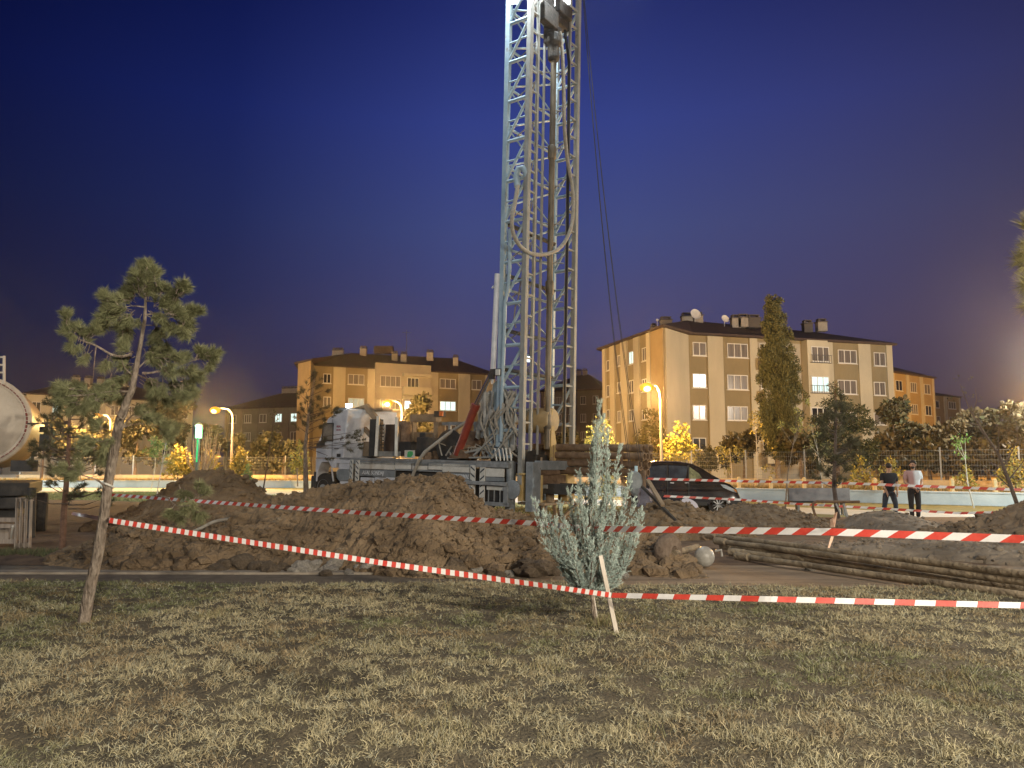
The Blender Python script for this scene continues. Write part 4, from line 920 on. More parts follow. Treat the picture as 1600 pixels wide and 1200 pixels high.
SL = ['leftmost stone nearest the stake', 'stone on the left side', 'upper middle stone', 'middle stone in front', 'lower middle stone', 'upper stone on the right', 'right stone in front', 'rightmost stone']
for (px, py, r, mi), sl in zip(sorted([(972, 893, .12, 1), (985, 897, .1, 0), (1004, 892, .13, 1), (1015, 882, .13, 0), (962, 880, .14, 1), (975, 868, .12, 0), (950, 900, .09, 1), (1000, 872, .1, 0)]), SL):
    rock(px, py, r, (RS if mi else RM)[int(px) % 4], group='stones lying right of the silver blue shrub', label=sl + ' of the small pile beside the silver blue shrub')
rock(973, 906, .1, RS[1], 'flat pale stone nearest the footpath right of the shrub', None); rock(1267, 893, .07, RS[0], 'small white stone on the sandy track', None)
# ------------------------------------------------------------------ long muddy pipes on the ground
M['mudpipe'] = mat('mudpipe', (.13, .10, .065), (.29, .23, .15), .8, .1, scale=3, bump=.8, bscale=14, c3=(.09, .065, .045))
dsc = ['uppermost and farthest', 'second from the top', 'third from the top', 'fourth from the top', 'lowest and nearest']
PX = [((1105, 836, .30), (1640, 903, .34)), ((1118, 845, .24), (1650, 915, .26)), ((1128, 853, .14), (1660, 930, .14)), ((1140, 862, .12), (1500, 898, .12)), ((1150, 868, .10), (1662, 940, .10))]
for i, (p0, p1) in enumerate(PX):
    A_, B_ = G(*p0), G(*p1); b = MB(); r = .048
    b.tube([A_.lerp(B_, k / 10) + Vector((0, 0, random.uniform(-.01, .01))) for k in range(11)], r, 12, cap=True)
    b.lathe(A_, B_ - A_, [(-.01, .05), (0, r + .02), (.3, r + .02), (.32, r)], 12)
    o = b.build('long_pipe', M['mudpipe'], loc=A_, smooth=True); tag(o, f'long muddy pipe on the ground at the right, {dsc[i]} of five', 'pipe', 'long pipes lying on the ground')
# ------------------------------------------------------------------ foliage tools
M['bark'] = mat('bark', (.12, .09, .065), (.31, .255, .20), .9, scale=22, bump=1, bscale=45, stretch=(1, 1, .3), c3=(.38, .33, .27))
M['bark_dark'] = mat('bark_dark', (.07, .05, .04), (.12, .09, .07), .9, scale=10, bump=.6)
M['bark_pale'] = mat('bark_pale', (.42, .40, .36), (.52, .50, .45), .8, scale=10, bump=.3)
M['stake'] = mat('stake', (.50, .44, .36), (.62, .56, .48), .8, scale=9, bump=.2, stretch=(1, 1, .2))
def unit(n):
    v = rng.normal(size=(n, 3)); return v / np.linalg.norm(v, axis=1)[:, None]
def leaf_quads(pos, d, L, Wd_, c):
    """pos (n,3) base points, d (n,3) unit direction, L,Wd_ (n,), c (n,3): diamond leaves"""
    n = len(pos); s = np.cross(d, unit(n)); s /= np.linalg.norm(s, axis=1)[:, None] + 1e-9
    L = np.broadcast_to(L, (n,))[:, None]; w = np.broadcast_to(Wd_, (n,))[:, None]
    V = np.stack([pos, pos + d * L * .5 + s * w * .5, pos + d * L, pos + d * L * .5 - s * w * .5], 1).reshape(-1, 3)
    Fq = np.arange(4 * n).reshape(n, 4); return V, Fq, np.repeat(c, 4, 0)
def needle_tris(pos, d, L, w, c):
    n = len(pos); s = np.cross(d, unit(n)); s /= np.linalg.norm(s, axis=1)[:, None] + 1e-9
    L = np.broadcast_to(L, (n,))[:, None]; w = np.broadcast_to(w, (n,))[:, None]
    V = np.stack([pos - s * w * .5, pos + s * w * .5, pos + d * L], 1).reshape(-1, 3); return V, np.arange(3 * n).reshape(n, 3), np.repeat(c, 3, 0)
def vary(base, n, a=.25, base2=None):
    t = rng.random((n, 1)); c = np.array(base) * (1 - t) + np.array(base2 if base2 is not None else base) * t
    return c * rng.uniform(1 - a, 1 + a, (n, 1))
def cloud(clumps, per, L, w, c1, c2, parent, name='crown', a=.3, shell=.45, up=0.0, m=None):
    P_, D_ = [], []
    for (cx, cy, cz, r) in clumps:
        k = max(6, int(per * (r[0] * r[2] if isinstance(r, tuple) else r * r)))
        rr = np.array(r if isinstance(r, tuple) else (r, r, r)); u = unit(k); t = shell + (1 - shell) * rng.random((k, 1)) ** .6
        P_.append(np.array([cx, cy, cz]) + u * rr * t); d = u * .7 + unit(k) * .8 + np.array([0, 0, up]); D_.append(d / np.linalg.norm(d, axis=1)[:, None])
    P_ = np.concatenate(P_); D_ = np.concatenate(D_); n = len(P_)
    V, Fq, c = leaf_quads(P_, D_, L * rng.uniform(.6, 1.3, n), w * rng.uniform(.7, 1.2, n), vary(c1, n, a, c2))
    return npmesh(name, V, Fq, m or M['leaf'], parent, c)
def rand_clumps(c, R, n, r, seed, flat=1.0, hollow=.3):
    random.seed(seed); out = []
    for _ in range(n):
        while True:
            p = Vector((random.uniform(-1, 1), random.uniform(-1, 1), random.uniform(-1, 1)))
            if hollow < p.length < 1: break
        out.append((c[0] + p.x * R[0], c[1] + p.y * R[1], c[2] + p.z * R[2], r * random.uniform(.6, 1.3)))
    return out
def limbs(b, base, targets, r, seed=0, bend=.15):
    random.seed(seed)
    for t in targets:
        t = Vector(t); m_ = base.lerp(t, .5) + Vector((random.uniform(-1, 1), random.uniform(-1, 1), random.uniform(-.3, .6))) * bend * (t - base).length
        b.tube([base, m_, t], [r, r * .65, r * .25], 5, cap=False)
PINE1, PINE2 = (.13, .145, .07), (.24, .235, .12)
def tufts(spots, per, L, w, parent, name, c1=PINE1, c2=PINE2, spread=.9):
    """spots: (pos, dir, length of shoot): needles brushed along a shoot"""
    P_, D_ = [], []
    for p, d, s in spots:
        d = Vector(d).normalized(); t = rng.random((per, 1)); base = np.array(p) + np.array(d) * t * s
        u = unit(per); u -= (u @ np.array(d))[:, None] * np.array(d); u /= np.linalg.norm(u, axis=1)[:, None] + 1e-9
        f = rng.uniform(.35, 1.0, (per, 1)); dd = np.array(d) * f + u * spread; dd /= np.linalg.norm(dd, axis=1)[:, None]
        P_.append(base); D_.append(dd)
    P_ = np.concatenate(P_); D_ = np.concatenate(D_); n = len(P_)
    V, Fq, c = needle_tris(P_, D_, L * rng.uniform(.7, 1.15, n), w, vary(c1, n, .3, c2))
    return npmesh(name, V, Fq, M['leaf'], parent, c)
# ------------------------------------------------------------------ the big leaning pine on the left
base = G(128, 985); D0 = base.y
tr = [(128, 985, 0), (140, 920, 0), (152, 870, .02), (163, 800, .05), (170, 750, .05), (179, 700, .05), (186, 660, .04), (199, 625, .0), (206, 610, .0), (213, 575, -.02), (219, 540, -.02), (226, 500, 0), (228, 460, .02), (229, 430, .03)]
tp = [P(x, y, D0 + d) for x, y, d in tr]; tp[0].z = -.03
rt = thing('pine_tree', 'tall sparse pine with leaning bare trunk on the near lawn at the left', 'tree', base)
b = MB(); b.tube(tp, [.062, .053, .05, .048, .048, .047, .042, .037, .033, .026, .022, .017, .011, .005], 12, jit=.05); b.build('trunk', M['bark'], rt, smooth=True)
b = MB(); b.tube([tp[4] + Vector((-.005, -.005, -.06)), tp[4] + Vector((0, 0, -.045))], .064, 12); b.build('tie_band', M['bark_pale'], rt)
br = MB(); spots = []; random.seed(77)
def shoot_cluster(c, d, n, s, sp=.5, size=.10):
    for _ in range(n):
        dd = (Vector(d).normalized() + Vector((random.uniform(-1, 1), random.uniform(-1, 1), random.uniform(-.7, 1))) * sp).normalized()
        q = Vector(c) + Vector((random.uniform(-1, 1), random.uniform(-1, 1), random.uniform(-1, 1))) * size
        spots.append((q, dd, s)); br.tube([q - dd * .05, q + dd * s], .004, 4, cap=False)
def branch(pix, r0, ends, dep=0.0):
    """pix: polyline of pixels with depth growing by dep; ends: (index, dx,dy direction in image, n shoots)"""
    k = len(pix); pts = [P(x, y, D0 + dep * i / (k - 1)) for i, (x, y) in enumerate(pix)]
    br.tube(smooth_pts(pts, 3), [r0 * (1 - .75 * i / (3 * (k - 1))) for i in range(3 * (k - 1) + 1)], 6, cap=False)
    return pts
def imdir(dx, dy, dz=0): return Vector((dx, dz, -dy))
# long left limb and its raised end
pts = branch([(206, 553), (190, 557), (172, 553), (150, 540), (128, 532), (112, 520), (104, 505)], .016, [], -.3)
for (x, y, dx, dy, n, dp) in ((103, 500, -.1, -1, 5, -.3), (104, 515, -.8, -.6, 4, -.3), (112, 528, -.5, .6, 4, -.3), (125, 520, 0, -1, 5, -.25), (143, 523, .5, -.8, 5, -.2), (118, 540, -.6, 1, 3, -.2), (137, 532, .1, -.8, 3, -.2), (110, 510, .4, -.8, 3, -.25), (133, 558, -.5, 1, 3, -.15), (170, 566, -.4, .9, 4, -.1), (172, 588, .0, .8, 2, -.1)):
    shoot_cluster(P(x, y, D0 + dp), imdir(dx, dy), n, .07, .45, .045)
branch([(150, 542), (147, 570), (145, 600)], .007, [], 0); branch([(141, 536), (137, 550), (134, 562)], .006, [], 0); branch([(173, 553), (171, 570), (174, 585)], .006, [], 0)
# long right limb with end tuft
branch([(222, 583), (240, 582), (265, 575), (290, 567), (306, 562)], .014, [], .2)
for (x, y, dx, dy, n) in ((308, 560, 1, -.4, 5), (318, 553, 1, -.6, 5), (326, 558, 1, .1, 5), (322, 566, .6, .9, 4), (308, 551, .1, -1, 4), (332, 550, .9, -.7, 3)):
    shoot_cluster(P(x, y, D0 + .2), imdir(dx, dy), n, .07, .4, .04)
# crown
crown = [(228, 424, 0, -1, 8, .05), (222, 438, -.3, -1, 6, .06), (236, 440, .3, -1, 6, .06), (215, 448, -.5, -.8, 7, .07), (242, 455, .4, -.8, 7, .07), (228, 455, 0, -1, 6, .07), (207, 460, -.7, -.7, 7, .07), (250, 465, .5, -.7, 7, .07),
         (200, 470, -.8, -.5, 6, .06), (190, 475, -1, -.3, 6, .06), (178, 480, -1, -.4, 6, .05), (168, 472, -.8, -.8, 6, .04), (170, 490, -1, .2, 6, .05), (165, 500, -.8, .5, 5, .05), (185, 492, -.8, .3, 6, .05), (195, 500, -.4, .6, 6, .05), (202, 512, -.2, 1, 5, .05), (198, 520, 0, 1, 5, .04), (208, 496, -.2, .4, 4, .05),
         (262, 470, 1, -.5, 6, .06), (272, 460, 1, -.8, 6, .05), (282, 452, 1, -.7, 6, .04), (258, 482, .9, 0, 6, .06), (270, 492, 1, 0, 6, .05), (283, 495, 1, -.2, 6, .05), (296, 488, 1, -.5, 6, .04), (300, 492, .9, -.4, 4, .04), (292, 505, .8, .6, 5, .04), (278, 508, .5, .7, 5, .05), (262, 505, .4, .6, 5, .05), (245, 492, .5, .3, 5, .05), (286, 514, .3, .9, 4, .04),
         (248, 515, .3, .8, 4, .05), (244, 528, .1, 1, 5, .05), (255, 540, .4, .7, 5, .05), (240, 545, .2, .7, 5, .05), (232, 552, .3, .4, 4, .05), (250, 558, .6, .5, 5, .06), (268, 560, .8, 0, 5, .05), (280, 558, 1, -.1, 4, .05), (262, 575, .6, .5, 5, .06), (285, 580, 1, .2, 5, .05), (300, 590, 1, .1, 5, .05), (290, 600, .8, .5, 6, .06), (270, 598, .6, .7, 6, .06), (280, 612, .5, .8, 6, .06), (262, 618, .2, .8, 5, .06), (250, 600, .2, .6, 5, .06), (240, 612, .0, .6, 5, .06), (298, 610, .8, .6, 5, .05),
         (198, 546, -.8, -.4, 4, .04), (195, 565, -.8, .3, 5, .05), (205, 580, -.6, .6, 4, .05), (190, 590, -.7, .7, 4, .05), (232, 595, .5, .7, 4, .05),
         (178, 610, -1, .3, 6, .06), (165, 615, -1, .1, 6, .06), (150, 620, -1, .3, 5, .06), (130, 612, -.8, -.4, 6, .06), (115, 618, -1, 0, 6, .07), (102, 608, -1, -.4, 6, .06), (100, 622, -.8, .6, 6, .07), (125, 628, -.5, .8, 6, .07), (145, 632, -.3, .9, 5, .07), (190, 618, -.4, .6, 5, .06),
         (215, 640, .7, .4, 4, .06), (232, 655, 1, .2, 5, .06), (248, 665, 1, .4, 5, .06), (262, 672, .8, .4, 4, .06), (150, 690, -1, .2, 5, .07), (135, 700, -1, .1, 5, .07), (158, 670, -.8, -.2, 5, .06), (175, 690, -.5, .3, 4, .05), (165, 705, -.5, .6, 4, .06),
         (285, 770, .3, .4, 4, .04), (312, 772, .5, -.5, 4, .04), (298, 785, .1, 1, 4, .05), (275, 800, -.3, .8, 4, .05), (305, 798, .4, .8, 4, .05)]
for (x, y, dx, dy, n, sz) in crown: shoot_cluster(P(x, y, D0 + random.uniform(-.25, .25)), imdir(dx, dy), n + 1, .085, .5, sz)
for pix, r0, dp in (([(226, 480), (205, 478), (180, 485)], .009, -.2), ([(226, 492), (250, 490), (275, 495), (295, 490)], .01, .2), ([(225, 508), (210, 508), (200, 515)], .007, .1), ([(226, 508), (245, 508), (270, 505)], .008, -.1), ([(227, 470), (250, 470), (278, 455)], .009, .1),
                    ([(216, 575), (235, 560), (262, 560), (280, 558)], .009, .2), ([(212, 590), (195, 575), (190, 560)], .008, -.1), ([(214, 585), (250, 600), (285, 603)], .009, -.2), ([(205, 612), (170, 612), (130, 618), (105, 618)], .012, -.3), ([(200, 640), (192, 655), (178, 640), (165, 632)], .012, -.2), ([(190, 672), (205, 650), (230, 640)], .012, .2), ([(190, 668), (215, 662), (245, 665)], .009, .3), ([(182, 690), (160, 690), (135, 698)], .01, -.2),
                    ([(165, 765), (155, 752), (130, 743), (110, 738)], .011, -.3), ([(168, 738), (171, 720), (173, 700)], .01, -.1), ([(238, 525), (248, 540), (252, 555)], .006, .1), ([(245, 775), (262, 778), (275, 790), (300, 790)], .010, -.3)):
    branch(pix, r0, [], dp)
for (x, y, dx, dy, n) in ((110, 738, -1, .1, 5), (120, 742, -.8, .6, 4), (100, 735, -1, -.2, 4), (128, 738, -.5, -.6, 3)): shoot_cluster(P(x, y, D0 - .3), imdir(dx, dy), n, .08, .5, .05)
br.build('branches', M['bark'], rt, smooth=True)
tufts(spots, 150, .085, .005, rt, 'needles')
# pine tip entering at the right edge, close to the camera
rt = thing('pine_branch', 'blurred olive pine branch tip hanging in at the right edge of the view', 'branch', P(1625, 420, 3.2))
spots = []; br = MB(); br.tube([P(1760, 470, 3.4), P(1680, 420, 3.3), P(1625, 370, 3.2)], [.012, .009, .006], 6, cap=False)
for (x, y, dx, dy, n) in ((1606, 358, -.3, -1, 5), (1612, 345, .1, -1, 4), (1608, 398, -1, -.1, 5), (1606, 410, -1, .1, 5), (1612, 385, -.9, -.3, 4), (1612, 450, -1, .1, 5), (1618, 470, -.8, .5, 4), (1614, 440, -1, -.1, 4), (1630, 400, -.5, .3, 4), (1630, 430, -.5, .3, 4)):
    shoot_cluster(P(x + 6, y, 3.2), imdir(dx, dy), n, .03, .35, .02)
br.build('twig', M['bark'], rt); tufts(spots, 60, .07, .0022, rt, 'needles', (.22, .20, .08), (.34, .30, .12), .7)
# ------------------------------------------------------------------ silver blue shrub (young juniper) with stakes
JB = G(931, 985); DJ = JB.y
rt = thing('juniper_tree', 'young silver blue juniper with upright feathery shoots, tied to stakes on the lawn', 'tree', JB)
b = MB(); b.tube([JB + Vector((0, 0, -.03)), P(926, 940, DJ), P(922, 900, DJ), P(920, 840, DJ), P(925, 780, DJ), P(935, 720, DJ)], [.02, .019, .017, .014, .01, .005], 8)
b.build('trunk', M['bark'], rt, smooth=True)
random.seed(12); plumes = []
ends = [(937, 632, 0), (942, 652, .05), (931, 664, -.03), (949, 676, .05), (926, 690, .06), (934, 684, -.05), (925, 722, .1), (950, 712, 0), (905, 742, .15), (968, 700, -.05), (962, 745, -.1), (890, 770, .1), (985, 745, .0), (835, 785, -.15), (848, 802, -.1), (858, 808, .05), (876, 790, .15), (868, 815, -.2), (905, 770, -.25), (930, 755, -.2), (950, 765, -.25), (975, 770, .1), (990, 785, -.1), (1003, 805, .05), (998, 800, .15), (960, 790, -.3), (915, 800, -.35), (885, 820, -.3), (940, 815, -.35), (975, 810, -.2), (965, 835, -.3), (895, 845, -.3), (925, 850, -.35), (870, 845, .1), (985, 835, .1), (950, 860, -.2), (905, 885, -.2), (880, 870, .1), (940, 790, .3), (900, 800, .3), (970, 850, .25), (920, 880, .3), (915, 760, .2), (950, 745, .2), (880, 830, .3), (995, 820, -.15), (862, 830, .25), (940, 880, -.1), (890, 895, 0), (910, 905, -.05), (978, 860, -.1), (960, 880, .1)]
tw = MB(); P_, D_, L_ = [], [], []
for (x, y, dz) in ends:
    e = P(x, y, DJ + dz); t0 = min(max((980 - y) / 300, .15), .8); s = P(921, 935 - 120 * max(0, (850 - y) / 160), DJ)
    if y > 840: s = P(919, 930, DJ)
    mid = s.lerp(e, .5) + Vector(((e.x - s.x) * .22, dz * .3, -abs(e.x - s.x) * .28)); pl = smooth_pts([s, mid, e], 6)
    tw.tube(pl, [.008 * (1 - i / len(pl)) + .002 for i in range(len(pl))], 4, cap=False)
    n = len(pl); fluff = 0
    for i in range(2, n):
        p = pl[i]; d = (pl[min(i + 1, n - 1)] - pl[i - 1]).normalized(); f = i / (n - 1); k = 8 if f < .95 else 6
        for _ in range(k):   # side shoots, each clothed in scale leaves
            sd = (d * random.uniform(.6, 1.3) + Vector((random.uniform(-1, 1), random.uniform(-1, 1), random.uniform(-.3, .9))) * .75).normalized(); sl = random.uniform(.04, .12) * (1.1 - .45 * f)
            m_ = 38; t = rng.random((m_, 1)); P_.append(np.array(p) + np.array([random.uniform(-.015, .015) for _ in range(3)]) + np.array(sd) * t * sl)
            u = np.array(sd) * 1.0 + unit(m_) * .75; D_.append(u / np.linalg.norm(u, axis=1)[:, None]); L_.append(.021 - .008 * t[:, 0])
tw.build('branches', M['bark'], rt)
P_ = np.concatenate(P_); D_ = np.concatenate(D_); L_ = np.concatenate(L_); n = len(P_)
V, Fq, c = leaf_quads(P_, D_, L_, .0042, vary((.34, .43, .39), n, .25, (.52, .60, .54)))
npmesh('crown', V, Fq, M['leaf'], rt, c)
b = MB(); s0 = G(967, 1000) + Vector((0, 0, -.05)); STK = s0.copy(); s1 = P(938, 868, s0.y + .12); b.bar(s0, s1, .045, .04); o = b.build('stake', M['stake'], loc=s0, bevel=.004); tag(o, 'pale squared wooden stake leaning beside the silver blue shrub', 'stake')
b = MB(); s0b = G(934, 976) + Vector((0, 0, -.05)); b.tube([s0b, P(925, 925, s0b.y), P(921, 905, s0b.y)], [.022, .018, .015], 7); o = b.build('stake', M['stake'], loc=s0b, smooth=True); tag(o, 'thin round stake at the foot of the silver blue shrub', 'stake')
# ------------------------------------------------------------------ other trees and saplings
def simple_tree(name, label, px, Y, topy, spec, group=None, z0=0.0, trunk='bark', tr_r=.05, lean=0, nolimb=False):
    """spec: list of clumps in pixels (x, y, rx, ry) at depth Y; leaf size etc in dict"""
    o0 = Vector(((px - 800) / F * Y, Y, z0)); r = thing(name, label, 'shrub' if 'bush' in name or 'shrub' in name else 'tree', o0, group)
    top = P(px + lean, topy, Y); b = MB(); m_ = o0.lerp(top, .5) + Vector((random.uniform(-.1, .1), 0, 0))
    b.tube([o0 - Vector((0, 0, .05)), m_, top], [tr_r, tr_r * .75, tr_r * .3], 7)
    cl = []
    s = Y / F
    for q in spec['c']:
        x, y, rx, ry = q[:4]; c = P(x, y, Y + (q[4] if len(q) > 4 else 0)); cl.append((c, rx * s, ry * s))
        if not nolimb:
            t = o0.lerp(top, min(.95, max(.3, (c.z - z0) / max(top.z - z0, .1) - .15))); b.tube([t, t.lerp(c, .6) + Vector((0, 0, -.05 * rx * s)), c], [tr_r * .35, tr_r * .22, .008], 5, cap=False)
    b.build('trunk', M[trunk], r, smooth=True)
    out = []
    random.seed(int(px) + 5)
    for c, rx, ry in cl:
        k = spec.get('k', 8)
        for _ in range(k):
            u = Vector((random.gauss(0, .5), random.gauss(0, .5), random.gauss(0, .5))); u = u / max(1, u.length)
            out.append((c.x + u.x * rx, c.y + u.y * rx * .8, c.z + u.z * ry, (rx * .42 * random.uniform(.6, 1.25), rx * .4, min(rx, ry) * .42 * random.uniform(.6, 1.2))))
    cloud(out, spec.get('per', 420) * 2.6, spec.get('L', .12), spec.get('w', .06), spec['c1'], spec['c2'], r, 'crown', spec.get('a', .3), up=spec.get('up', 0))
    return r
GR1, GR2 = (.05, .075, .03), (.10, .12, .05); YE1, YE2 = (.26, .22, .05), (.42, .34, .08); OL1, OL2 = (.075, .075, .035), (.13, .12, .055)
# poplar
simple_tree('poplar_tree', 'tall narrow poplar in front of the big beige building', 1212, 57, 470, dict(c=[(1208, 478, 13, 16), (1209, 505, 18, 20), (1212, 530, 21, 22), (1216, 560, 24, 24), (1218, 590, 27, 24), (1220, 620, 28, 24), (1220, 650, 29, 22), (1220, 680, 28, 22), (1220, 700, 24, 20)], c1=(.07, .078, .036), c2=(.125, .13, .065), per=560, L=.15, w=.08, k=34, up=.9), z0=.42, tr_r=.2)
# spruces/pines in front of the building
simple_tree('pine_tree', 'dark spreading pine in front of the balconies of the big beige building', 1305, 40, 600, dict(c=[(1305, 612, 9, 12), (1296, 632, 14, 8), (1318, 632, 14, 8), (1290, 655, 20, 10), (1325, 650, 20, 12), (1345, 640, 12, 8), (1335, 668, 24, 12), (1300, 675, 26, 12), (1355, 662, 12, 8), (1300, 695, 30, 12), (1340, 695, 30, 14), (1280, 680, 16, 10), (1310, 715, 34, 14), (1350, 720, 24, 14)], c1=(.035, .048, .025), c2=(.075, .085, .045), per=520, L=.22, w=.05, k=12), z0=.42, tr_r=.15, trunk='bark_dark')
# the near young pine on the site (thin trunk) at x=1303
o0 = G(1303, 812); o0.y = 19.0; o0.x = (1303 - 800) / F * 19.0
rt = thing('pine_tree', 'young thin pine standing on the site between the metal frame and the soil heap', 'tree', (o0.x, o0.y, 0.3)); TY = 21.5
spots = []; br = MB(); br.tube([Vector((503 / F * TY, TY, .2)), P(1303, 760, TY), P(1305, 700, TY), P(1307, 625, TY)], [.07, .06, .045, .01], 8); br.build('trunk', M['bark_dark'], rt, smooth=True); br = MB(); random.seed(8)
for i in range(46):
    y = random.uniform(628, 758); wdt = 6 + (y - 625) * .34; x = 1306 + random.uniform(-1, 1) * min(wdt, 40); q = P(x, y - abs(x - 1306) * .25, TY + random.uniform(-.7, .7)); t_ = P(1306, y + 6, TY); br.tube([t_, t_.lerp(q, .5) - Vector((0, 0, .04)), q], [.014, .01, .004], 4, cap=False)
    shoot_cluster(q, (q - t_) + Vector((0, 0, .15)), 4, .14, .45, .08)
br.build('branches', M['bark_dark'], rt); tufts(spots, 70, .13, .009, rt, 'needles', (.06, .065, .035), (.13, .12, .065))
# dark pine left behind the big one
rt = thing('pine_tree', 'dark pine with thin reddish trunk behind the big pine, beside the tanker', 'tree', (-8.5, 14.4, 0)); TY = 14.4
br = MB(); br.tube([P(97, 868, TY), P(100, 800, TY), P(105, 740, TY), P(108, 680, TY), P(110, 600, TY)], [.06, .055, .045, .035, .01], 8); br.build('trunk', mat('bark_red', (.10, .055, .035), (.16, .09, .06), .9, scale=9, bump=.6), rt, smooth=True); br = MB(); spots = []; random.seed(18)
for i in range(74):
    y = random.uniform(600, 790); x = 108 + random.uniform(-1, 1) * min(12 + (y - 595) * .55, 62); q = P(x, y, TY + random.uniform(-.7, .7)); t_ = P(107, min(y + 8, 800), TY); br.tube([t_, t_.lerp(q, .5) - Vector((0, 0, .05)), q], [.013, .009, .004], 4, cap=False)
    shoot_cluster(q, (q - t_) + Vector((0, 0, .12)), 3, .1, .45, .06)
br.build('branches', M['bark_dark'], rt); tufts(spots, 60, .10, .007, rt, 'needles', (.045, .05, .028), (.10, .095, .05))
# thin pine near the cab
rt = thing('pine_tree', 'thin young pine standing just in front of the truck cab', 'tree', (-6.3, 24.2, 0)); TY = 24.2
br = MB(); br.tube([P(478, 800, TY), P(478, 760, TY), P(477, 700, TY), P(482, 650, TY), P(492, 590, TY)], [.09, .085, .06, .045, .012], 8); br.build('trunk', M['bark'], rt, smooth=True); br = MB(); spots = []; random.seed(28)
for (x, y) in ((495, 582), (490, 592), (500, 600), (485, 602), (478, 612), (492, 612), (470, 618), (505, 610), (497, 622), (480, 628), (505, 638), (515, 643), (522, 650), (472, 640), (482, 648), (465, 652), (488, 660), (500, 655), (490, 640), (478, 670), (468, 668), (495, 668), (508, 662), (520, 640), (545, 690), (553, 682), (540, 700), (560, 692), (548, 676), (556, 700), (537, 685), (500, 690), (470, 700), (512, 712)):
    q = P(x, y, TY + random.uniform(-.5, .5)); t_ = P(481, min(y + 10, 700), TY); br.tube([t_, t_.lerp(q, .5), q], [.014, .01, .005], 4, cap=False); shoot_cluster(q, (q - t_) + Vector((0, 0, .2)), 3, .13, .5, .12)
br.build('branches', M['bark_dark'], rt); tufts(spots, 55, .13, .010, rt, 'needles', (.06, .06, .035), (.12, .11, .06))
# lit shrubs and saplings along the verge
def bush(label, x, y0, y1, rx, Y, c1, c2, L=.12, group=None, name='bush', k=9, seed=0, per=420, z0=.42):
    h = (y1 - y0); cl = [(x, y0 + h * .12, rx * .35, h * .14), (x, y0 + h * .35, rx * .6, h * .2), (x - rx * .4, y0 + h * .55, rx * .5, h * .2), (x + rx * .45, y0 + h * .55, rx * .5, h * .2), (x, y0 + h * .65, rx * .7, h * .2), (x - rx * .45, y0 + h * .82, rx * .5, h * .16), (x + rx * .45, y0 + h * .82, rx * .5, h * .16)]
    return simple_tree(name, label, x, Y, y0 + h * .3, dict(c=cl, c1=c1, c2=c2, per=per, L=L, w=L * .6, k=k), group, z0=z0, tr_r=.05)
bush('bushy orange lit shrub left of the green lamp post', 281, 698, 746, 24, 62, YE1, YE2, .3, per=160)
bush('bushy orange lit shrub right of the green lamp post', 327, 706, 746, 18, 62, YE1, YE2, .3, per=160)
bush('orange lit shrub right of the left street lamp', 376, 700, 746, 16, 62, OL1, YE2, .3, per=160)
bush('brightly lit yellow conical shrub beside the right street lamp', 1062, 660, 728, 28, 50, (.26, .25, .06), (.42, .38, .10), .22, per=220)
bush('yellow shrub seen under the pipe rack', 950, 738, 775, 15, 38, YE1, (.4, .36, .1), .18, per=260)
bush('pale green lit shrub above the drill pipes', 938, 652, 710, 26, 52, (.22, .30, .14), (.36, .42, .2), .2, per=150, k=8)
bush('wide dim shrub behind the right street lamp', 1018, 640, 740, 34, 60, (.10, .095, .04), (.18, .16, .07), .25, per=150)
bush('dull yellow thin shrub low behind the fence by the truck cab', 468, 690, 745, 16, 50, YE1, YE2, .2, per=160)
bush('small green shrub on the park lawn left of the truck', 388, 728, 765, 9, 45, (.12, .2, .07), (.2, .3, .1), .15, per=200, z0=0)
bush('yellow leaved shrub behind the low wall at the right edge', 1582, 700, 768, 24, 34, YE1, (.38, .33, .1), .16, per=220)
bush('yellow green shrub low behind the wall, right of the persons', 1508, 728, 768, 18, 35, YE1, (.34, .34, .1), .14, per=220)
bush('yellow leaved shrub just behind the two persons', 1392, 712, 765, 22, 36, YE1, (.36, .31, .1), .15, per=170)
bush('low yellow shrub left of the two persons', 1345, 715, 765, 22, 37, YE1, YE2, .15, per=150)
bush('dark low shrub at the foot of the big beige building', 1105, 698, 735, 20, 58, (.04, .045, .025), (.07, .07, .04), .2, per=300)
# small staked saplings
def sapling(label, px, Y, base_y, trunk_top, crown, c1, c2, L=.14, lean=0, per=260, trunk='bark_pale', z0=None, tr=.035):
    z0 = 0 if z0 is None else z0
    return simple_tree('sapling', label, px, Y, trunk_top, dict(c=crown, c1=c1, c2=c2, per=per, L=L, w=L * .6, k=5), None, z0=z0, tr_r=tr, trunk=trunk, lean=lean)
sapling('sapling with green round crown left of the orange lit shrubs', 241, 56, 752, 700, [(243, 695, 12, 14), (238, 706, 10, 8), (248, 705, 10, 10)], (.08, .14, .05), (.14, .22, .08), .22, lean=3)
sapling('thin sapling with tiered pale green leaves', 250, 42, 764, 680, [(262, 672, 7, 7), (258, 690, 5, 4), (262, 702, 8, 3), (260, 713, 8, 3), (258, 722, 8, 4)], (.2, .24, .1), (.32, .36, .16), .13, lean=12)
sapling('bare thin leaning sapling between dark soil heap and cab', 411, 31, 785, 660, [(428, 650, 8, 8), (432, 670, 8, 10), (425, 690, 6, 6)], OL1, OL2, .12, lean=16, trunk='bark_dark', per=120)
sapling('yellow leaved sapling in front of the fence, right of the car', 1140, 44, 770, 700, [(1140, 700, 16, 10), (1128, 706, 9, 8), (1155, 705, 9, 8), (1140, 720, 12, 9), (1138, 735, 6, 6)], (.24, .22, .07), (.36, .32, .11), .15, trunk='stake')
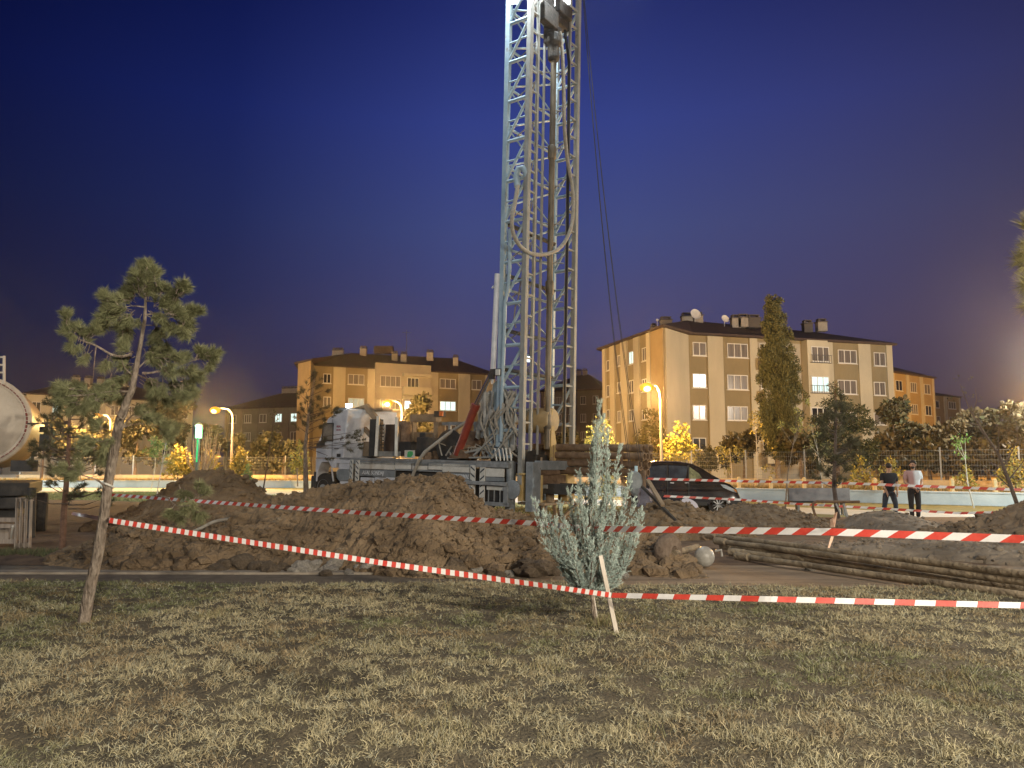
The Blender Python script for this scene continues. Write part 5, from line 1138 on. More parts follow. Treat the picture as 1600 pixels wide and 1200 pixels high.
sapling('tall thin yellow sapling left of the poplar foot', 1180, 44, 770, 650, [(1182, 650, 9, 9), (1178, 665, 10, 10), (1190, 675, 9, 10), (1200, 690, 8, 10), (1210, 705, 8, 12), (1205, 735, 10, 16)], YE1, (.34, .3, .1), .16)
sapling('thin curved sapling with yellow leaf clusters right of the poplar', 1222, 30, 790, 690, [(1247, 640, 5, 7), (1250, 655, 6, 8), (1243, 672, 7, 7), (1252, 668, 5, 6), (1219, 665, 5, 4), (1262, 628, 3, 4)], (.28, .26, .08), (.42, .38, .12), .11, lean=18, trunk='bark')
sapling('pale leaved sapling beside the young pine', 1283, 33, 776, 700, [(1268, 670, 9, 8), (1275, 685, 12, 8), (1290, 695, 12, 8), (1265, 695, 8, 8), (1285, 712, 9, 7)], (.18, .19, .09), (.28, .28, .13), .12, lean=-6)
sapling('sapling with bright green round crown and whitewashed trunk', 1514, 30.5, 787, 715, [(1500, 690, 13, 9), (1508, 686, 9, 7), (1495, 698, 8, 7), (1508, 708, 7, 6)], (.16, .30, .08), (.26, .42, .13), .11, lean=-6)
b = MB()
# leaning dead tree at the right
rt = thing('dead_tree', 'bare dark leaning sapling at the right edge behind the soil heap', 'tree', (10.6, 17.2, .6)); TY = 17.2; b = MB()
b.tube([P(x, y, TY) for x, y in ((1595, 830), (1590, 790), (1576, 750), (1560, 710), (1540, 680), (1515, 640), (1500, 600))], [.05, .045, .04, .032, .025, .015, .006], 7)
random.seed(2)
for (x0, y0, x1, y1, x2, y2) in ((1576, 750, 1600, 720, 1612, 690), (1560, 710, 1560, 680, 1566, 650), (1548, 692, 1530, 670, 1528, 640), (1582, 765, 1560, 745, 1540, 738), (1530, 665, 1510, 660, 1496, 640), (1568, 728, 1590, 690, 1588, 660), (1520, 650, 1526, 625, 1524, 606)):
    b.tube([P(x0, y0, TY), P(x1, y1, TY + random.uniform(-.3, .3)), P(x2, y2, TY + random.uniform(-.5, .5))], [.016, .01, .004], 5, cap=False)
b.build('trunk', M['bark_dark'], rt, smooth=True)
cl = []
for _ in range(26): x, y = random.choice(((1505, 600), (1498, 620), (1515, 625), (1526, 645), (1566, 655), (1588, 665), (1545, 690), (1540, 740))); q = P(x + random.uniform(-14, 14), y + random.uniform(-14, 14), TY); cl.append((q.x, q.y, q.z, .06))
cloud(cl, 2400, .05, .03, OL1, OL2, rt, 'crown')
# hedge-like masses of dark trees behind the fence
HG = [(1425, 690, 40, 30, 58), (1475, 690, 34, 28, 56), (1520, 672, 36, 34, 60), (1560, 680, 36, 34, 56), (1600, 675, 36, 40, 54), (1380, 705, 30, 22, 52), (1450, 715, 44, 20, 48), (1540, 715, 44, 20, 46), (1600, 720, 36, 22, 44), (1395, 655, 22, 26, 62), (1250, 705, 28, 24, 54), (1160, 700, 30, 22, 58)]
lab = ['broad dark tree left of the orange lit building foot', 'dark round tree behind the fence, right of the persons', 'dark tall tree below the low distant building', 'dark tree behind the bare leaning sapling', 'dark tree cut by the right edge of the view', 'low olive tree behind the young pine', 'low brownish bush mass behind the man in the white shirt', 'low brown bush mass under the bright green sapling', 'low brown bush at the right edge behind the yellow shrub', 'dim tree against the right end of the big beige building', 'dark green tree right of the poplar foot', 'dark green spreading tree left of the poplar foot']
for i, (x, y, rx, ry, Y) in enumerate(HG):
    random.seed(i); cl = [(x + random.uniform(-.8, .8) * rx, y + random.uniform(-.9, .9) * ry, rx * .38, ry * .35, random.uniform(-2, 2)) for _ in range(12)]
    simple_tree('broadleaf_tree', lab[i], x, Y, y, dict(c=cl, c1=(.045, .045, .025) if i % 3 else (.035, .045, .022), c2=(.085, .07, .038), per=200, L=.42, w=.26, k=9), 'dark trees behind the fence', z0=.42, tr_r=.14, trunk='bark_dark', nolimb=True)
LG = [(70, 690, 40, 34, 66), (150, 690, 40, 30, 68), (215, 690, 36, 30, 70), (270, 660, 30, 34, 78), (400, 700, 30, 28, 74), (445, 712, 22, 20, 66), (330, 690, 20, 28, 80), (600, 700, 30, 20, 70), (650, 655, 20, 34, 72), (880, 700, 24, 20, 66)]
lab = ['dim tree behind the tanker', 'dim tree behind the big pine, left of its trunk', 'dim tree behind the big pine, right of its trunk', 'tall dim brown tree left of the green lamp post', 'dark tree right of the left street lamp', 'dark tree beside the yellow shrub at the truck cab', 'dim tree behind the green lamp post', 'dim low tree behind the truck bed', 'sparse tree in front of the lit balconies above the truck', 'dim tree behind the rear of the rig']
for i, (x, y, rx, ry, Y) in enumerate(LG):
    random.seed(i + 50); cl = [(x + random.uniform(-.8, .8) * rx, y + random.uniform(-.9, .9) * ry, rx * .36, ry * .33, random.uniform(-2, 2)) for _ in range(11)]
    simple_tree('broadleaf_tree', lab[i], x, Y, y, dict(c=cl, c1=(.035, .04, .02), c2=(.08, .072, .04), per=150, L=.48, w=.3, k=8), 'dim trees along the street', z0=.42, tr_r=.14, trunk='bark_dark', nolimb=True)
# fan shaped bare shrub behind the lamp post
rt = thing('bare_shrub', 'pale fan shaped shrub behind the green lamp post', 'shrub', P(318, 745, 58)); b = MB(); random.seed(3); s0 = Vector((-482 / F * 58, 58, .45))
for i in range(26):
    a = random.uniform(-1, 1); q = P(318 + a * 30, 665 + abs(a) * 14 + random.uniform(-6, 16), 58 + random.uniform(-1, 1)); m_ = s0.lerp(q, .55) + Vector((a * .35, 0, -.2)); b.tube([s0, m_, q], [.05, .04, .015], 4, cap=False)
b.build('branches', M['bark'], rt)
# ------------------------------------------------------------------ barrier tapes
M['tape_red'] = mat('tape_red', (.52, .045, .03), (.60, .07, .045), .45, scale=20); M['tape_white'] = mat('tape_white', (.68, .66, .64), (.76, .74, .72), .45, scale=20)
def tape(label, pts, w, seg=.16, sag=.0, slant=.5, tw=.0):
    """pts: 3D points; alternate slanted red and white fields; gentle twist and flutter"""
    path = []; 
    for a, c in zip(pts[:-1], pts[1:]):
        L = (c - a).length; n = max(2, int(L / .08))
        for i in range(n):
            t = i / n; q = a.lerp(c, t); q.z -= sag * L * .04 * 4 * t * (1 - t); path.append(q)
    path.append(pts[-1]); S = [0]
    for i in range(1, len(path)): S.append(S[-1] + (path[i] - path[i - 1]).length)
    def at(s):
        s = max(0, min(S[-1], s)); k = int(np.searchsorted(S, s)); k = min(max(k, 1), len(S) - 1); t = (s - S[k - 1]) / max(S[k] - S[k - 1], 1e-6)
        q = path[k - 1].lerp(path[k], t); d = (path[k] - path[k - 1]).normalized(); nrm = Vector((-d.y, d.x, 0)).normalized()
        ang = tw * math.sin(s * .9) + .25 * math.sin(s * 2.3 + 1)
        up = (Vector((0, 0, 1)) * math.cos(ang) + nrm * math.sin(ang)); return q, up
    b = MB(); s = 0; k = 0; sub = 3
    while s < S[-1] - .01:
        for j in range(sub):
            s0, s1 = s + seg * j / sub, s + seg * (j + 1) / sub; q = []
            for ss, top in ((s0, 0), (s1, 0), (s1, 1), (s0, 1)):
                c, up = at(ss + (slant * w if top else 0)); q.append(c + up * (w * (top - .5)))
            b.add(q, [(0, 1, 2, 3)], k % 2)
        s += seg; k += 1
    o = b.build('barrier_tape', [M['tape_red'], M['tape_white']], loc=pts[0], fix=False)
    md = o.modifiers.new('solid', 'SOLIDIFY'); md.thickness = .002
    return tag(o, label, 'barrier tape', 'red and white barrier tapes round the site')
jt = P(921, 826, DJ + .05)
tape('red and white tape running from the dark soil heap to the silver blue shrub', [P(172, 773, 14.6), P(322, 784, 13), P(560, 801, 10.6), P(840, 818, 8.4), jt], .056, .115, slant=1.3)
tape('widest red and white tape running from the silver blue shrub to the right edge', [jt, P(1000, 827, 7.0), P(1300, 831, 5.9), P(1640, 844, 5.15)], .054, .115, slant=1.4, tw=.12)
tk = P(171, 813, D0 - .08); st = P(955, 930, STK.y - .03)
tape('lower red and white tape running from the leaning pine down to the wooden stake', [tk, P(600, 880, 7.3), P(870, 918, 7.1), st], .05, .043, slant=.0, tw=.3)
tape('faint red and white tape running left from the leaning pine towards the tanker', [P(112, 802, 14.2), tk], .05, .08, slant=.0, tw=.3)
tape('lowest red and white tape running from the wooden stake to the right edge', [st, P(1200, 936, 6.6), P(1640, 947, 6.1)], .046, .15, slant=.3, tw=.35)
tape('far upper tape running past the black car and the two persons to the right edge', [P(1010, 748, 24.5), P(1160, 752, 25), P(1320, 755, 22.6), P(1450, 760, 22.2), P(1640, 767, 21)], .075, .2, slant=.8, tw=.1)
tape('far lower tape running in front of the black car and low bench', [P(1036, 775, 24.2), P(1160, 781, 24.2), P(1240, 787, 22.6), P(1350, 793, 22.4), P(1500, 802, 21.8), P(1560, 800, 21)], .065, .2, slant=.8, tw=.1)
b = MB(); q = P(1298, 815, 5.85)
for dx, dy in ((-3, 14), (4, 24)): b.add([P(1297, 824, 5.9), P(1304, 824, 5.88), P(1300 + dx + 4, 824 - dy, 5.86), P(1300 + dx, 826 - dy, 5.88)], [(0, 1, 2, 3)])
b.add([P(1298, 838, 5.9), P(1303, 838, 5.9), P(1296, 856, 5.9), P(1293, 856, 5.9)], [(0, 1, 2, 3)])
o = b.build('tape_knot', mat('tape_faded', (.50, .30, .20), (.6, .42, .32), .6, scale=30), loc=q, fix=False); md = o.modifiers.new('solid', 'SOLIDIFY'); md.thickness = .004; tag(o, 'torn pale tape ends knotted round the widest tape', 'tape knot')
# ------------------------------------------------------------------ black car (side view, facing right)
YC = 26.6; CX = lambda px: (px - 800) / F * YC
CK = dict(body=mat('car_paint', (.012, .012, .015), (.02, .019, .022), .16, .0, scale=2, spec=.7), glass=mat('car_glass', (.075, .09, .10), (.03, .035, .04), .06, scale=2.5, spec=.9), lawn_glow=mat('quarter_lawn_glow', (.34, .33, .16), (.10, .10, .06), .1, scale=6), trim=mat('car_trim', (.02, .02, .02), None, .6),
          light=mat('headlight_glass', (.55, .58, .6), None, .1, spec=.9), rim=mat('alloy_rim', (.42, .43, .44), None, .35, .7), orange=mat('indicator', (.7, .25, .03), None, .3), inner=mat('car_inner', (.10, .085, .07), None, .8))
car = thing('parked_car', 'black compact people carrier parked facing right on the far side of the rig', 'car', (CX(1075), YC + .85, 0))
def cpt(px, py, yo=0.0): p = P(px, py, YC); return Vector((p.x, YC + yo, p.z - .06))
prof_c = [(984, 783), (980, 765), (980, 745), (984, 735), (992, 723), (1004, 719.5), (1030, 717.5), (1060, 718), (1082, 721), (1096, 727), (1112, 737), (1126, 748), (1142, 754), (1152, 762), (1158, 775), (1157, 784), (1148, 788), (1136, 787), (1100, 787), (1040, 786)]
WC = 1.68
sec = [(0.0, .0, 0), (.06, .0, 1)]
def ring(ofs, inset, topin):
    out = []
    for (x, y) in prof_c:
        p = cpt(x, y); hh = max(0, (p.z - .95) / .75); c = Vector((CX(1070), 0, .8)); q = Vector((p.x, ofs + .0, p.z))
        q.x = c.x + (q.x - c.x) * (1 - inset * .06); q.z = c.z + (q.z - c.z) * (1 - inset * .05); q.y = YC + ofs + (hh * .17 if ofs < WC / 2 else -hh * .17); out.append(q)
    return out
rings = [ring(0.03, 1.6, 0), ring(0.0, .5, 0), ring(.10, 0, 0), ring(.5, -.1, 0), ring(WC - .5, -.1, 0), ring(WC - .1, 0, 0), ring(WC, .5, 0), ring(WC - .03, 1.6, 0)]
b = MB(); n = len(prof_c); vs = [v for R in rings for v in R]; fs = [(i * n + k, i * n + (k + 1) % n, (i + 1) * n + (k + 1) % n, (i + 1) * n + k) for i in range(len(rings) - 1) for k in range(n)]
fs.append(tuple(range(n))); fs.append(tuple((len(rings) - 1) * n + k for k in range(n))[::-1]); b.add(vs, fs)
o = b.build('body', CK['body'], car, smooth=True); 
def sideface(pts, yo, th, m, name, parent=car):
    b = MB(); L = []
    for x, y in pts:
        p = cpt(x, y); hh = max(0, (p.z - .95) / .75); L.append(Vector((p.x, YC + yo + hh * .17, p.z)))
    b.prism(L, (0, th, 0)); return b.build(name, CK[m], parent)
sideface([(1004, 728), (1022, 725), (1043, 724.5), (1042, 745), (1008, 745.5), (1001, 741)], -.012, .04, 'glass', 'rear_side_window')
sideface([(1046, 724.5), (1076, 725.5), (1072, 746), (1045, 745)], -.012, .04, 'glass', 'door_window')
sideface([(1079, 727), (1093, 737), (1099, 746.5), (1077, 746)], -.012, .04, 'lawn_glow', 'door_window')  # lit lawn behind the car is painted into this opaque pane
sideface([(984, 728), (1000, 726), (997, 743), (984, 744)], -.010, .03, 'body', 'rear_pillar')
b = MB(); ws = [cpt(1084, 722.5, .28), cpt(1127, 747.5, .16), cpt(1127, 747.5, WC - .16), cpt(1084, 722.5, WC - .28)]
b.add([w + Vector((.02, 0, .02)) for w in ws], [(0, 1, 2, 3)]); o = b.build('windscreen', CK['glass'], car, fix=False); md = o.modifiers.new('solid', 'SOLIDIFY'); md.thickness = .02
for pts in ([(1043.2, 723.5), (1044.6, 723.5), (1044, 785), (1042.6, 785)], [(1076, 724), (1078.3, 724), (1077, 786), (1075.6, 786)], [(1000, 746.3), (1127, 748.6), (1127, 749.3), (1000, 747)]): sideface(pts, -.018, .03, 'trim', 'door_seam')
sideface([(985, 778), (1105, 781.5), (1105, 787.5), (985, 786)], -.02, .04, 'trim', 'sill'); sideface([(1141, 779), (1160, 776), (1159, 786), (1142, 787)], -.03, .06, 'trim', 'front_bumper')
for x in (1047, 1070): sideface([(x, 751), (x + 6, 751.2), (x + 6, 752.5), (x, 752.3)], -.04, .03, 'rim', 'door_handle')
sideface([(1126, 754), (1134, 755), (1146, 761), (1150, 767), (1143, 765), (1130, 759)], -.012, .12, 'light', 'headlight'); sideface([(1146, 761), (1150.5, 763), (1151, 767), (1148, 765)], -.02, .05, 'orange', 'indicator')
b = MB(); b.ball(cpt(1094, 748, -.12), .09, 10, 7, sc3=(1.1, .8, .8)); b.build('wing_mirror', CK['body'], car, smooth=True)
for px in (1005, 1119.5):
    for yo, sd in ((.06, -1), (WC - .06, 1)):
        c = Vector((CX(px), YC + yo, .315)); b = MB(); b.lathe(c, (0, sd, 0), [(-.16, .2), (-.17, .29), (-.1, .315), (-.0, .315), (.03, .29), (.03, .21)], 28); t = b.build('wheel', K['tyre'], car, smooth=True)
        b = MB(); b.lathe(c, (0, sd, 0), [(.0, .215), (.035, .21), (.01, .19), (.0, .05), (.04, .04)], 24)
        for i in range(10):
            a = i * .628; b.bar(c + Vector((math.cos(a) * .04, sd * .03, math.sin(a) * .04)), c + Vector((math.cos(a) * .2, sd * .025, math.sin(a) * .2)), .03, .03)
        b.build('rim', CK['rim'], t)
        b = MB(); b.lathe(c - Vector((0, sd * -.0, 0)), (0, sd, 0), [(.018, .34), (.022, .34), (.02, .1)], 26); b.build('wheel_arch', CK['trim'], car)
# ------------------------------------------------------------------ persons
M['skin'] = mat('skin', (.42, .25, .17), (.48, .30, .21), .55, scale=9); M['hair'] = mat('hair', (.012, .009, .007), (.03, .02, .015), .7, scale=40)
def skinned(name, joints, edges, radii, m, parent, root=0, sub=2, flat=None):
    me = bpy.data.meshes.new(name); o_ = off(parent); me.from_pydata([tuple(Vector(j) ) for j in joints], edges, []); me.materials.append(m)
    o = bpy.data.objects.new(name, me); COL.objects.link(o); o.parent = parent; OFF[o.name] = o_
    md = o.modifiers.new('skin', 'SKIN'); md.use_smooth_shade = True
    for i, v in enumerate(me.skin_vertices[0].data):
        r = radii[i]; v.radius = r if isinstance(r, tuple) else (r, r); v.use_root = (i == root)
    s_ = o.modifiers.new('sub', 'SUBSURF'); s_.levels = sub; s_.render_levels = sub; return o
def person(label, px, Y, h, pose, shirt, trousers, rz, z0=0.0, scale=None):
    x = (px - 800) / F * Y; r = thing('person', label, 'person', (x, Y, z0)); s = h / 1.75
    J = {k: Vector(v) * s for k, v in pose.items() if k != 'beard'}; names = [k for k in J if k != 'face']
    def chain(seq): return [(names.index(a), names.index(c)) for a, c in zip(seq[:-1], seq[1:])]
    E = chain(['pelvis', 'waist', 'chest', 'neck0', 'neck', 'head0', 'head', 'crown']) + chain(['chest', 'shL', 'elL', 'wrL', 'paL']) + chain(['chest', 'shR', 'elR', 'wrR', 'paR']) + chain(['pelvis', 'hipL', 'knL', 'anL', 'toL']) + chain(['pelvis', 'hipR', 'knR', 'anR', 'toR'])
    for sd in 'LR': 
        for f in ('f1', 'f2', 'f3', 'f4', 'th'): E += chain(['pa' + sd, f + sd])
    R = dict(pelvis=(.125, .09), waist=(.11, .08), chest=(.135, .09), neck0=.052, neck=.052, head0=.062, head=(.083, .098), crown=(.06, .07), hip=.095, kn=.062, an=.042, to=.035, sh=.062, el=.043, wr=.028, pa=(.036, .018), f1=.009, f2=.010, f3=.009, f4=.008, th=.011)
    G_ = lambda k: R.get(k) or R.get(k[:2]) or R.get(k[:3])
    rad = [tuple(q * s for q in G_(k)) if isinstance(G_(k), tuple) else G_(k) * s for k in names]
    skinned('body', [J[k] for k in names], E, rad, M['skin'], r)
    def sub(seqs, R2, m, name):
        nm = []; 
        for q in seqs:
            for k in q:
                if k not in nm: nm.append(k)
        e = [(nm.index(a), nm.index(c)) for q in seqs for a, c in zip(q[:-1], q[1:])]
        pos = [J[k] if k in J else None for k in nm]
        for i, k in enumerate(nm):
            if pos[i] is None: a, c, t = EX[k]; pos[i] = J[a].lerp(J[c], t)
        skinned(name, pos, e, [tuple(v * s for v in R2[k]) if isinstance(R2[k], tuple) else R2[k] * s for k in nm], m, r)
    EX = dict(slL=('shL', 'elL', .75), slR=('shR', 'elR', .75), hem=('pelvis', 'waist', -.55), coL=('knL', 'anL', .97), coR=('knR', 'anR', .97), belt=('pelvis', 'waist', .5))
    sub([['hem', 'waist', 'chest', 'neck0'], ['chest', 'shL', 'slL'], ['chest', 'shR', 'slR']], dict(hem=(.19, .15), waist=(.175, .135), chest=(.19, .145), neck0=(.10, .095), shL=.078, shR=.078, slL=.07, slR=.07), shirt, 'shirt')
    sub([['belt', 'pelvis', 'hipL', 'knL', 'coL'], ['pelvis', 'hipR', 'knR', 'coR']], dict(belt=(.15, .115), pelvis=(.16, .125), hipL=.108, hipR=.108, knL=.075, knR=.075, coL=.06, coR=.06), trousers, 'trousers')
    hd, cr = J['head'], J['crown']; f = (J['face'] if 'face' in J else Vector((0, -1, 0))).normalized()
    b = MB(); b.ball(hd + Vector((0, 0, .055 * s)) - f * .02 * s, .105 * s, 14, 10, sc3=(.9, .98, .86)); hr = b.build('hair', M['hair'], None, smooth=True)
    for v in hr.data.vertices:   # cut the hair cap away from the face
        if (v.co - hd).dot(f) > .035 * s and v.co.z < hd.z + .07 * s: v.co = v.co - f * ((v.co - hd).dot(f) - .02 * s) * 1.0
    hr.parent = r
    sde = Vector((-f.y, f.x, 0))
    for nm_, pts, rr, mm in (('nose', [hd + f * .088 * s + Vector((0, 0, .0)), hd + f * .112 * s + Vector((0, 0, -.028 * s))], .013, 'skin'),):
        b = MB(); b.tube(pts, rr * s, 6); q = b.build(nm_, M[mm], None, smooth=True); q.parent = r
    for sg in (-1, 1):
        b = MB(); b.ball(hd + f * .086 * s + sde * sg * .032 * s + Vector((0, 0, .008 * s)), .011 * s, 8, 6); q = b.build('eye', M['hair'], None); q.parent = r
        b = MB(); b.ball(hd + sde * sg * .085 * s + Vector((0, 0, -.005 * s)), .028 * s, 8, 6, sc3=(.5, .7, 1)); q = b.build('ear', M['skin'], None); q.parent = r
    b = MB(); b.bar(hd + f * .088 * s + sde * .022 * s + Vector((0, 0, -.055 * s)), hd + f * .088 * s - sde * .022 * s + Vector((0, 0, -.055 * s)), .012 * s, .010 * s); q = b.build('mouth', mat('mouth', (.25, .10, .08), None, .6), None); q.parent = r
    if 'beard' in pose:
        b = MB(); b.ball(hd + f * .035 * s + Vector((0, 0, -.075 * s)), .062 * s, 10, 8, sc3=(1.05, 1.1, .7)); q = b.build('beard', M['hair'], None, smooth=True); q.parent = r
    for sd in 'LR':
        b = MB(); a = J['an' + sd]; t = J['to' + sd]; b.tube([a + (a - t).normalized() * .07 * s + Vector((0, 0, -.045 * s)), a + Vector((0, 0, -.03 * s)), t.lerp(a, .3), t + (t - a).normalized() * .03], [.035 * s, .05 * s, .042 * s, .025 * s], 8); q = b.build('shoe', M['shoe'], None, smooth=True); q.parent = r
    r.rotation_euler = (0, 0, rz); return r
M['shoe'] = mat('shoe', (.03, .03, .03), (.2, .2, .2), .6, scale=10)
def hand(p, d, side, curl=(0, 0, -1)):
    """five fingertips around a palm at p pointing along d"""
    p = Vector(p); d = Vector(d).normalized(); s = Vector(side).normalized(); c = Vector(curl).normalized()
    return [p + d * .075 + s * .026 + c * .02, p + d * .088 + s * .008 + c * .025, p + d * .082 - s * .010 + c * .025, p + d * .066 - s * .028 + c * .02, p + d * .03 + s * .055 + c * .015]
def mkpose(base, L, R):
    q = dict(base)
    for sd, hp in (('L', L), ('R', R)):
        for k, v in zip(('f1', 'f2', 'f3', 'f4', 'th'), hp): q[k + sd] = v
    return q
base2 = dict(pelvis=(0, 0, .93), waist=(0, 0, 1.10), chest=(0, 0, 1.32), neck0=(0, 0, 1.46), neck=(0, -.01, 1.51), head0=(0, -.02, 1.56), head=(0, -.025, 1.64), crown=(0, -.01, 1.71), face=(-.75, -.65, 0),
             shL=(-.20, 0, 1.41), elL=(-.25, .02, 1.13), wrL=(-.10, -.17, .98), paL=(-.045, -.19, .94), shR=(.20, 0, 1.41), elR=(.26, .02, 1.13), wrR=(.11, -.17, .97), paR=(.055, -.20, .93),
             hipL=(-.09, 0, .86), knL=(-.10, -.01, .48), anL=(-.07, .02, .09), toL=(-.12, -.14, .04), hipR=(.10, 0, .86), knR=(.11, -.02, .48), anR=(.10, .02, .09), toR=(.14, -.14, .04))
tee = mat('tee_white', (.62, .66, .70), (.72, .74, .76), .85, scale=12)
t_ = tee.node_tree; bs = t_.nodes['Principled BSDF']
tco = t_.nodes.new('ShaderNodeTexCoord'); sp = t_.nodes.new('ShaderNodeSeparateXYZ'); t_.links.new(tco.outputs['Object'], sp.inputs[0]); gt = t_.nodes.new('ShaderNodeMapRange'); gt.inputs[1].default_value = -.06; gt.inputs[2].default_value = .02
gt.inputs[3].default_value = 1; gt.inputs[4].default_value = 0; t_.links.new(sp.outputs['X'], gt.inputs[0]); mx_ = t_.nodes.new('ShaderNodeMix'); mx_.data_type = 'RGBA'; src_ = bs.inputs['Base Color'].links[0].from_socket
t_.links.new(gt.outputs[0], mx_.inputs[0]); t_.links.new(src_, mx_.inputs[6]); mx_.inputs[7].default_value = (.42, .26, .25, 1); t_.links.new(mx_.outputs[2], bs.inputs['Base Color'])
pw = dict(mkpose(base2, hand((-.045, -.19, .94), (.6, -.1, -.75), (0, -.3, 1)), hand((.055, -.20, .93), (-.6, -.1, -.75), (0, -.3, 1))))
p2 = person('bearded man in a white and pinkish t-shirt and black trousers, hands clasped in front', 1422, 23.3, 1.78, dict(pw, beard=1), tee, mat('trousers_black', (.012, .010, .012), (.022, .02, .02), .85, scale=12), .0)
b = MB(); b.bar((-.02, -.235, .99), (.05, -.245, .93), .07, .012); ph = b.build('phone', mat('phone_black', (.01, .01, .01), None, .2), None, bevel=.003); ph.location = p2.location; tag(ph, 'dark phone held in the hands of the man in the white shirt', 'phone')
base1 = dict(pelvis=(0, 0, .90), waist=(.0, 0, 1.08), chest=(.0, 0, 1.30), neck0=(0, 0, 1.44), neck=(0, -.02, 1.49), head0=(.01, -.03, 1.54), head=(.01, -.04, 1.62), crown=(.0, -.02, 1.69), face=(.8, .55, 0),
             shL=(-.19, .02, 1.39), elL=(-.24, -.05, 1.12), wrL=(-.16, -.16, .90), paL=(-.14, -.17, .83), shR=(.20, -.02, 1.39), elR=(.27, .03, 1.10), wrR=(.20, -.1, .88), paR=(.18, -.12, .82),
             hipL=(-.10, 0, .84), knL=(-.17, -.02, .47), anL=(-.21, .02, .09), toL=(-.27, -.12, .04), hipR=(.10, 0, .84), knR=(.17, -.03, .47), anR=(.16, .04, .09), toR=(.22, -.1, .04))
person('man in a black t-shirt and dark jeans with feet apart behind the grey soil heap', 1384, 23.6, 1.72, mkpose(base1, hand((-.14, -.17, .83), (0, -.1, -1), (0, -1, 0)), hand((.18, -.12, .82), (0, -.1, -1), (0, -1, 0))), mat('tee_black', (.008, .008, .010), (.016, .015, .018), .9, scale=12), mat('jeans_dark', (.02, .026, .038), (.04, .048, .065), .9, scale=10), .0)
# ------------------------------------------------------------------ tanker at the left edge
TK = dict(cream=mat('tank_cream', (.42, .36, .28), (.50, .44, .35), .5, scale=3, bump=.1, c3=(.34, .27, .19)), red=mat('tank_red', (.16, .025, .015), None, .5), orange=mat('tank_orange', (.42, .26, .09), (.52, .34, .13), .45, scale=3, bump=.15))
YT = 17.0; tc_ = P(-26, 655, YT); tk = thing('tanker_truck', 'cream and orange water tanker with dark red trimmed tank end at the left edge', 'tanker', (tc_.x, YT, 0))
axT = Vector((.47, -.88, 0)).normalized(); rT = 1.03
c = tc_ + Vector((-.12, 0, -.05)); b = MB(); b.lathe(c, -axT, [(0, rT), (1.2, rT * 1.0), (4.5, rT)], 40, cap=False); b.build('tank', TK['orange'], tk, smooth=True)
b = MB(); b.lathe(c, axT, [(-.02, rT), (.02, rT), (.05, rT * .97), (.05, rT * .86), (.04, rT * .85)], 40, cap=False); b.build('tank_rim', TK['cream'], tk, smooth=True)
b = MB(); b.lathe(c, axT, [(.02, rT * .9), (.10, rT * .55), (.13, .05)], 40); b.build('tank_end', TK['cream'], tk, smooth=True)
b = MB(); xx = axT.cross(Vector((0, 0, 1))).normalized(); yy = Vector((0, 0, 1))
for i in range(64):
    a = i / 64 * 6.283; q = c + (xx * math.cos(a) + yy * math.sin(a)) * rT * .90 + axT * .06; tdir = (-xx * math.sin(a) + yy * math.cos(a)); b.bar(q - tdir * .036, q + tdir * .036, .05, .02)
b.build('red_trim', TK['red'], tk)
b = MB()
for x in (-6, 6.5): b.bar(P(x, 556, YT - .2), P(x, 600, YT - .2), .04, .04)
for y in (558, 570, 582): b.bar(P(-6, y, YT - .2), P(6.5, y, YT - .2), .035)
b.build('top_ladder', TK['cream'], tk)
b = MB(); aT = math.atan2(-.47, .88) * -1; q_ = Vector((tc_.x, YT, 0)); bk = -axT
b.box(q_ + bk * 2.4 + Vector((0, 0, 1.1)), (1.9, 4.6, .3), aT); b.box(q_ + bk * .2 + Vector((0, 0, .8)), (2.0, .2, .25), aT); b.box(q_ + bk * 2.2 + Vector((.1, 0, .7)), (1.2, 3.4, .6), aT); b.build('chassis', K['dark'], tk, bevel=.03)
b = MB(); b.lathe((tc_.x + .35, YT + 1.7, .5), (.88, .47, 0), [(-.15, .3), (-.15, .48), (.1, .5), (.15, .46), (.15, .2)], 22); b.build('wheel', K['tyre'], tk, smooth=True); b = MB(); b.lathe((tc_.x - 1.5, YT + .9, .5), (.88, .47, 0), [(-.15, .3), (-.15, .48), (.1, .5), (.15, .46), (.15, .2)], 22); b.build('wheel', K['tyre'], tk, smooth=True)
b = MB(); b.bar(P(43, 662, YT + .4), P(74, 661, YT + .4), .035); b.bar(P(74, 661, YT + .4), P(75, 702, YT + .4), .035); b.bar(P(75, 702, YT + .4), P(52, 706, YT + .4), .035); b.bar(P(52, 706, YT + .4), P(50, 722, YT + .4), .05); b.box(P(70, 690, YT + .4), (.22, .08, .34)); b.box(P(38, 728, YT + .3), (.5, .2, .25)); b.build('mirror_frame', K['dark'], tk, bevel=.01)
b = MB(); b.box(P(67, 671, YT + .38), (.14, .03, .12)); b.build('mirror_glass', mat('mirror_glass', (.5, .6, .6), None, .05, 1), tk)
b = MB(); b.box(P(8, 744, YT), (.55, .1, .06)); b.build('tail_bar', TK['cream'], tk)
b = MB(); b.tube([P(50, 762, YT + .2), P(48, 840, YT + .2)], .09, 8); b.build('rear_post', K['dark'], tk)
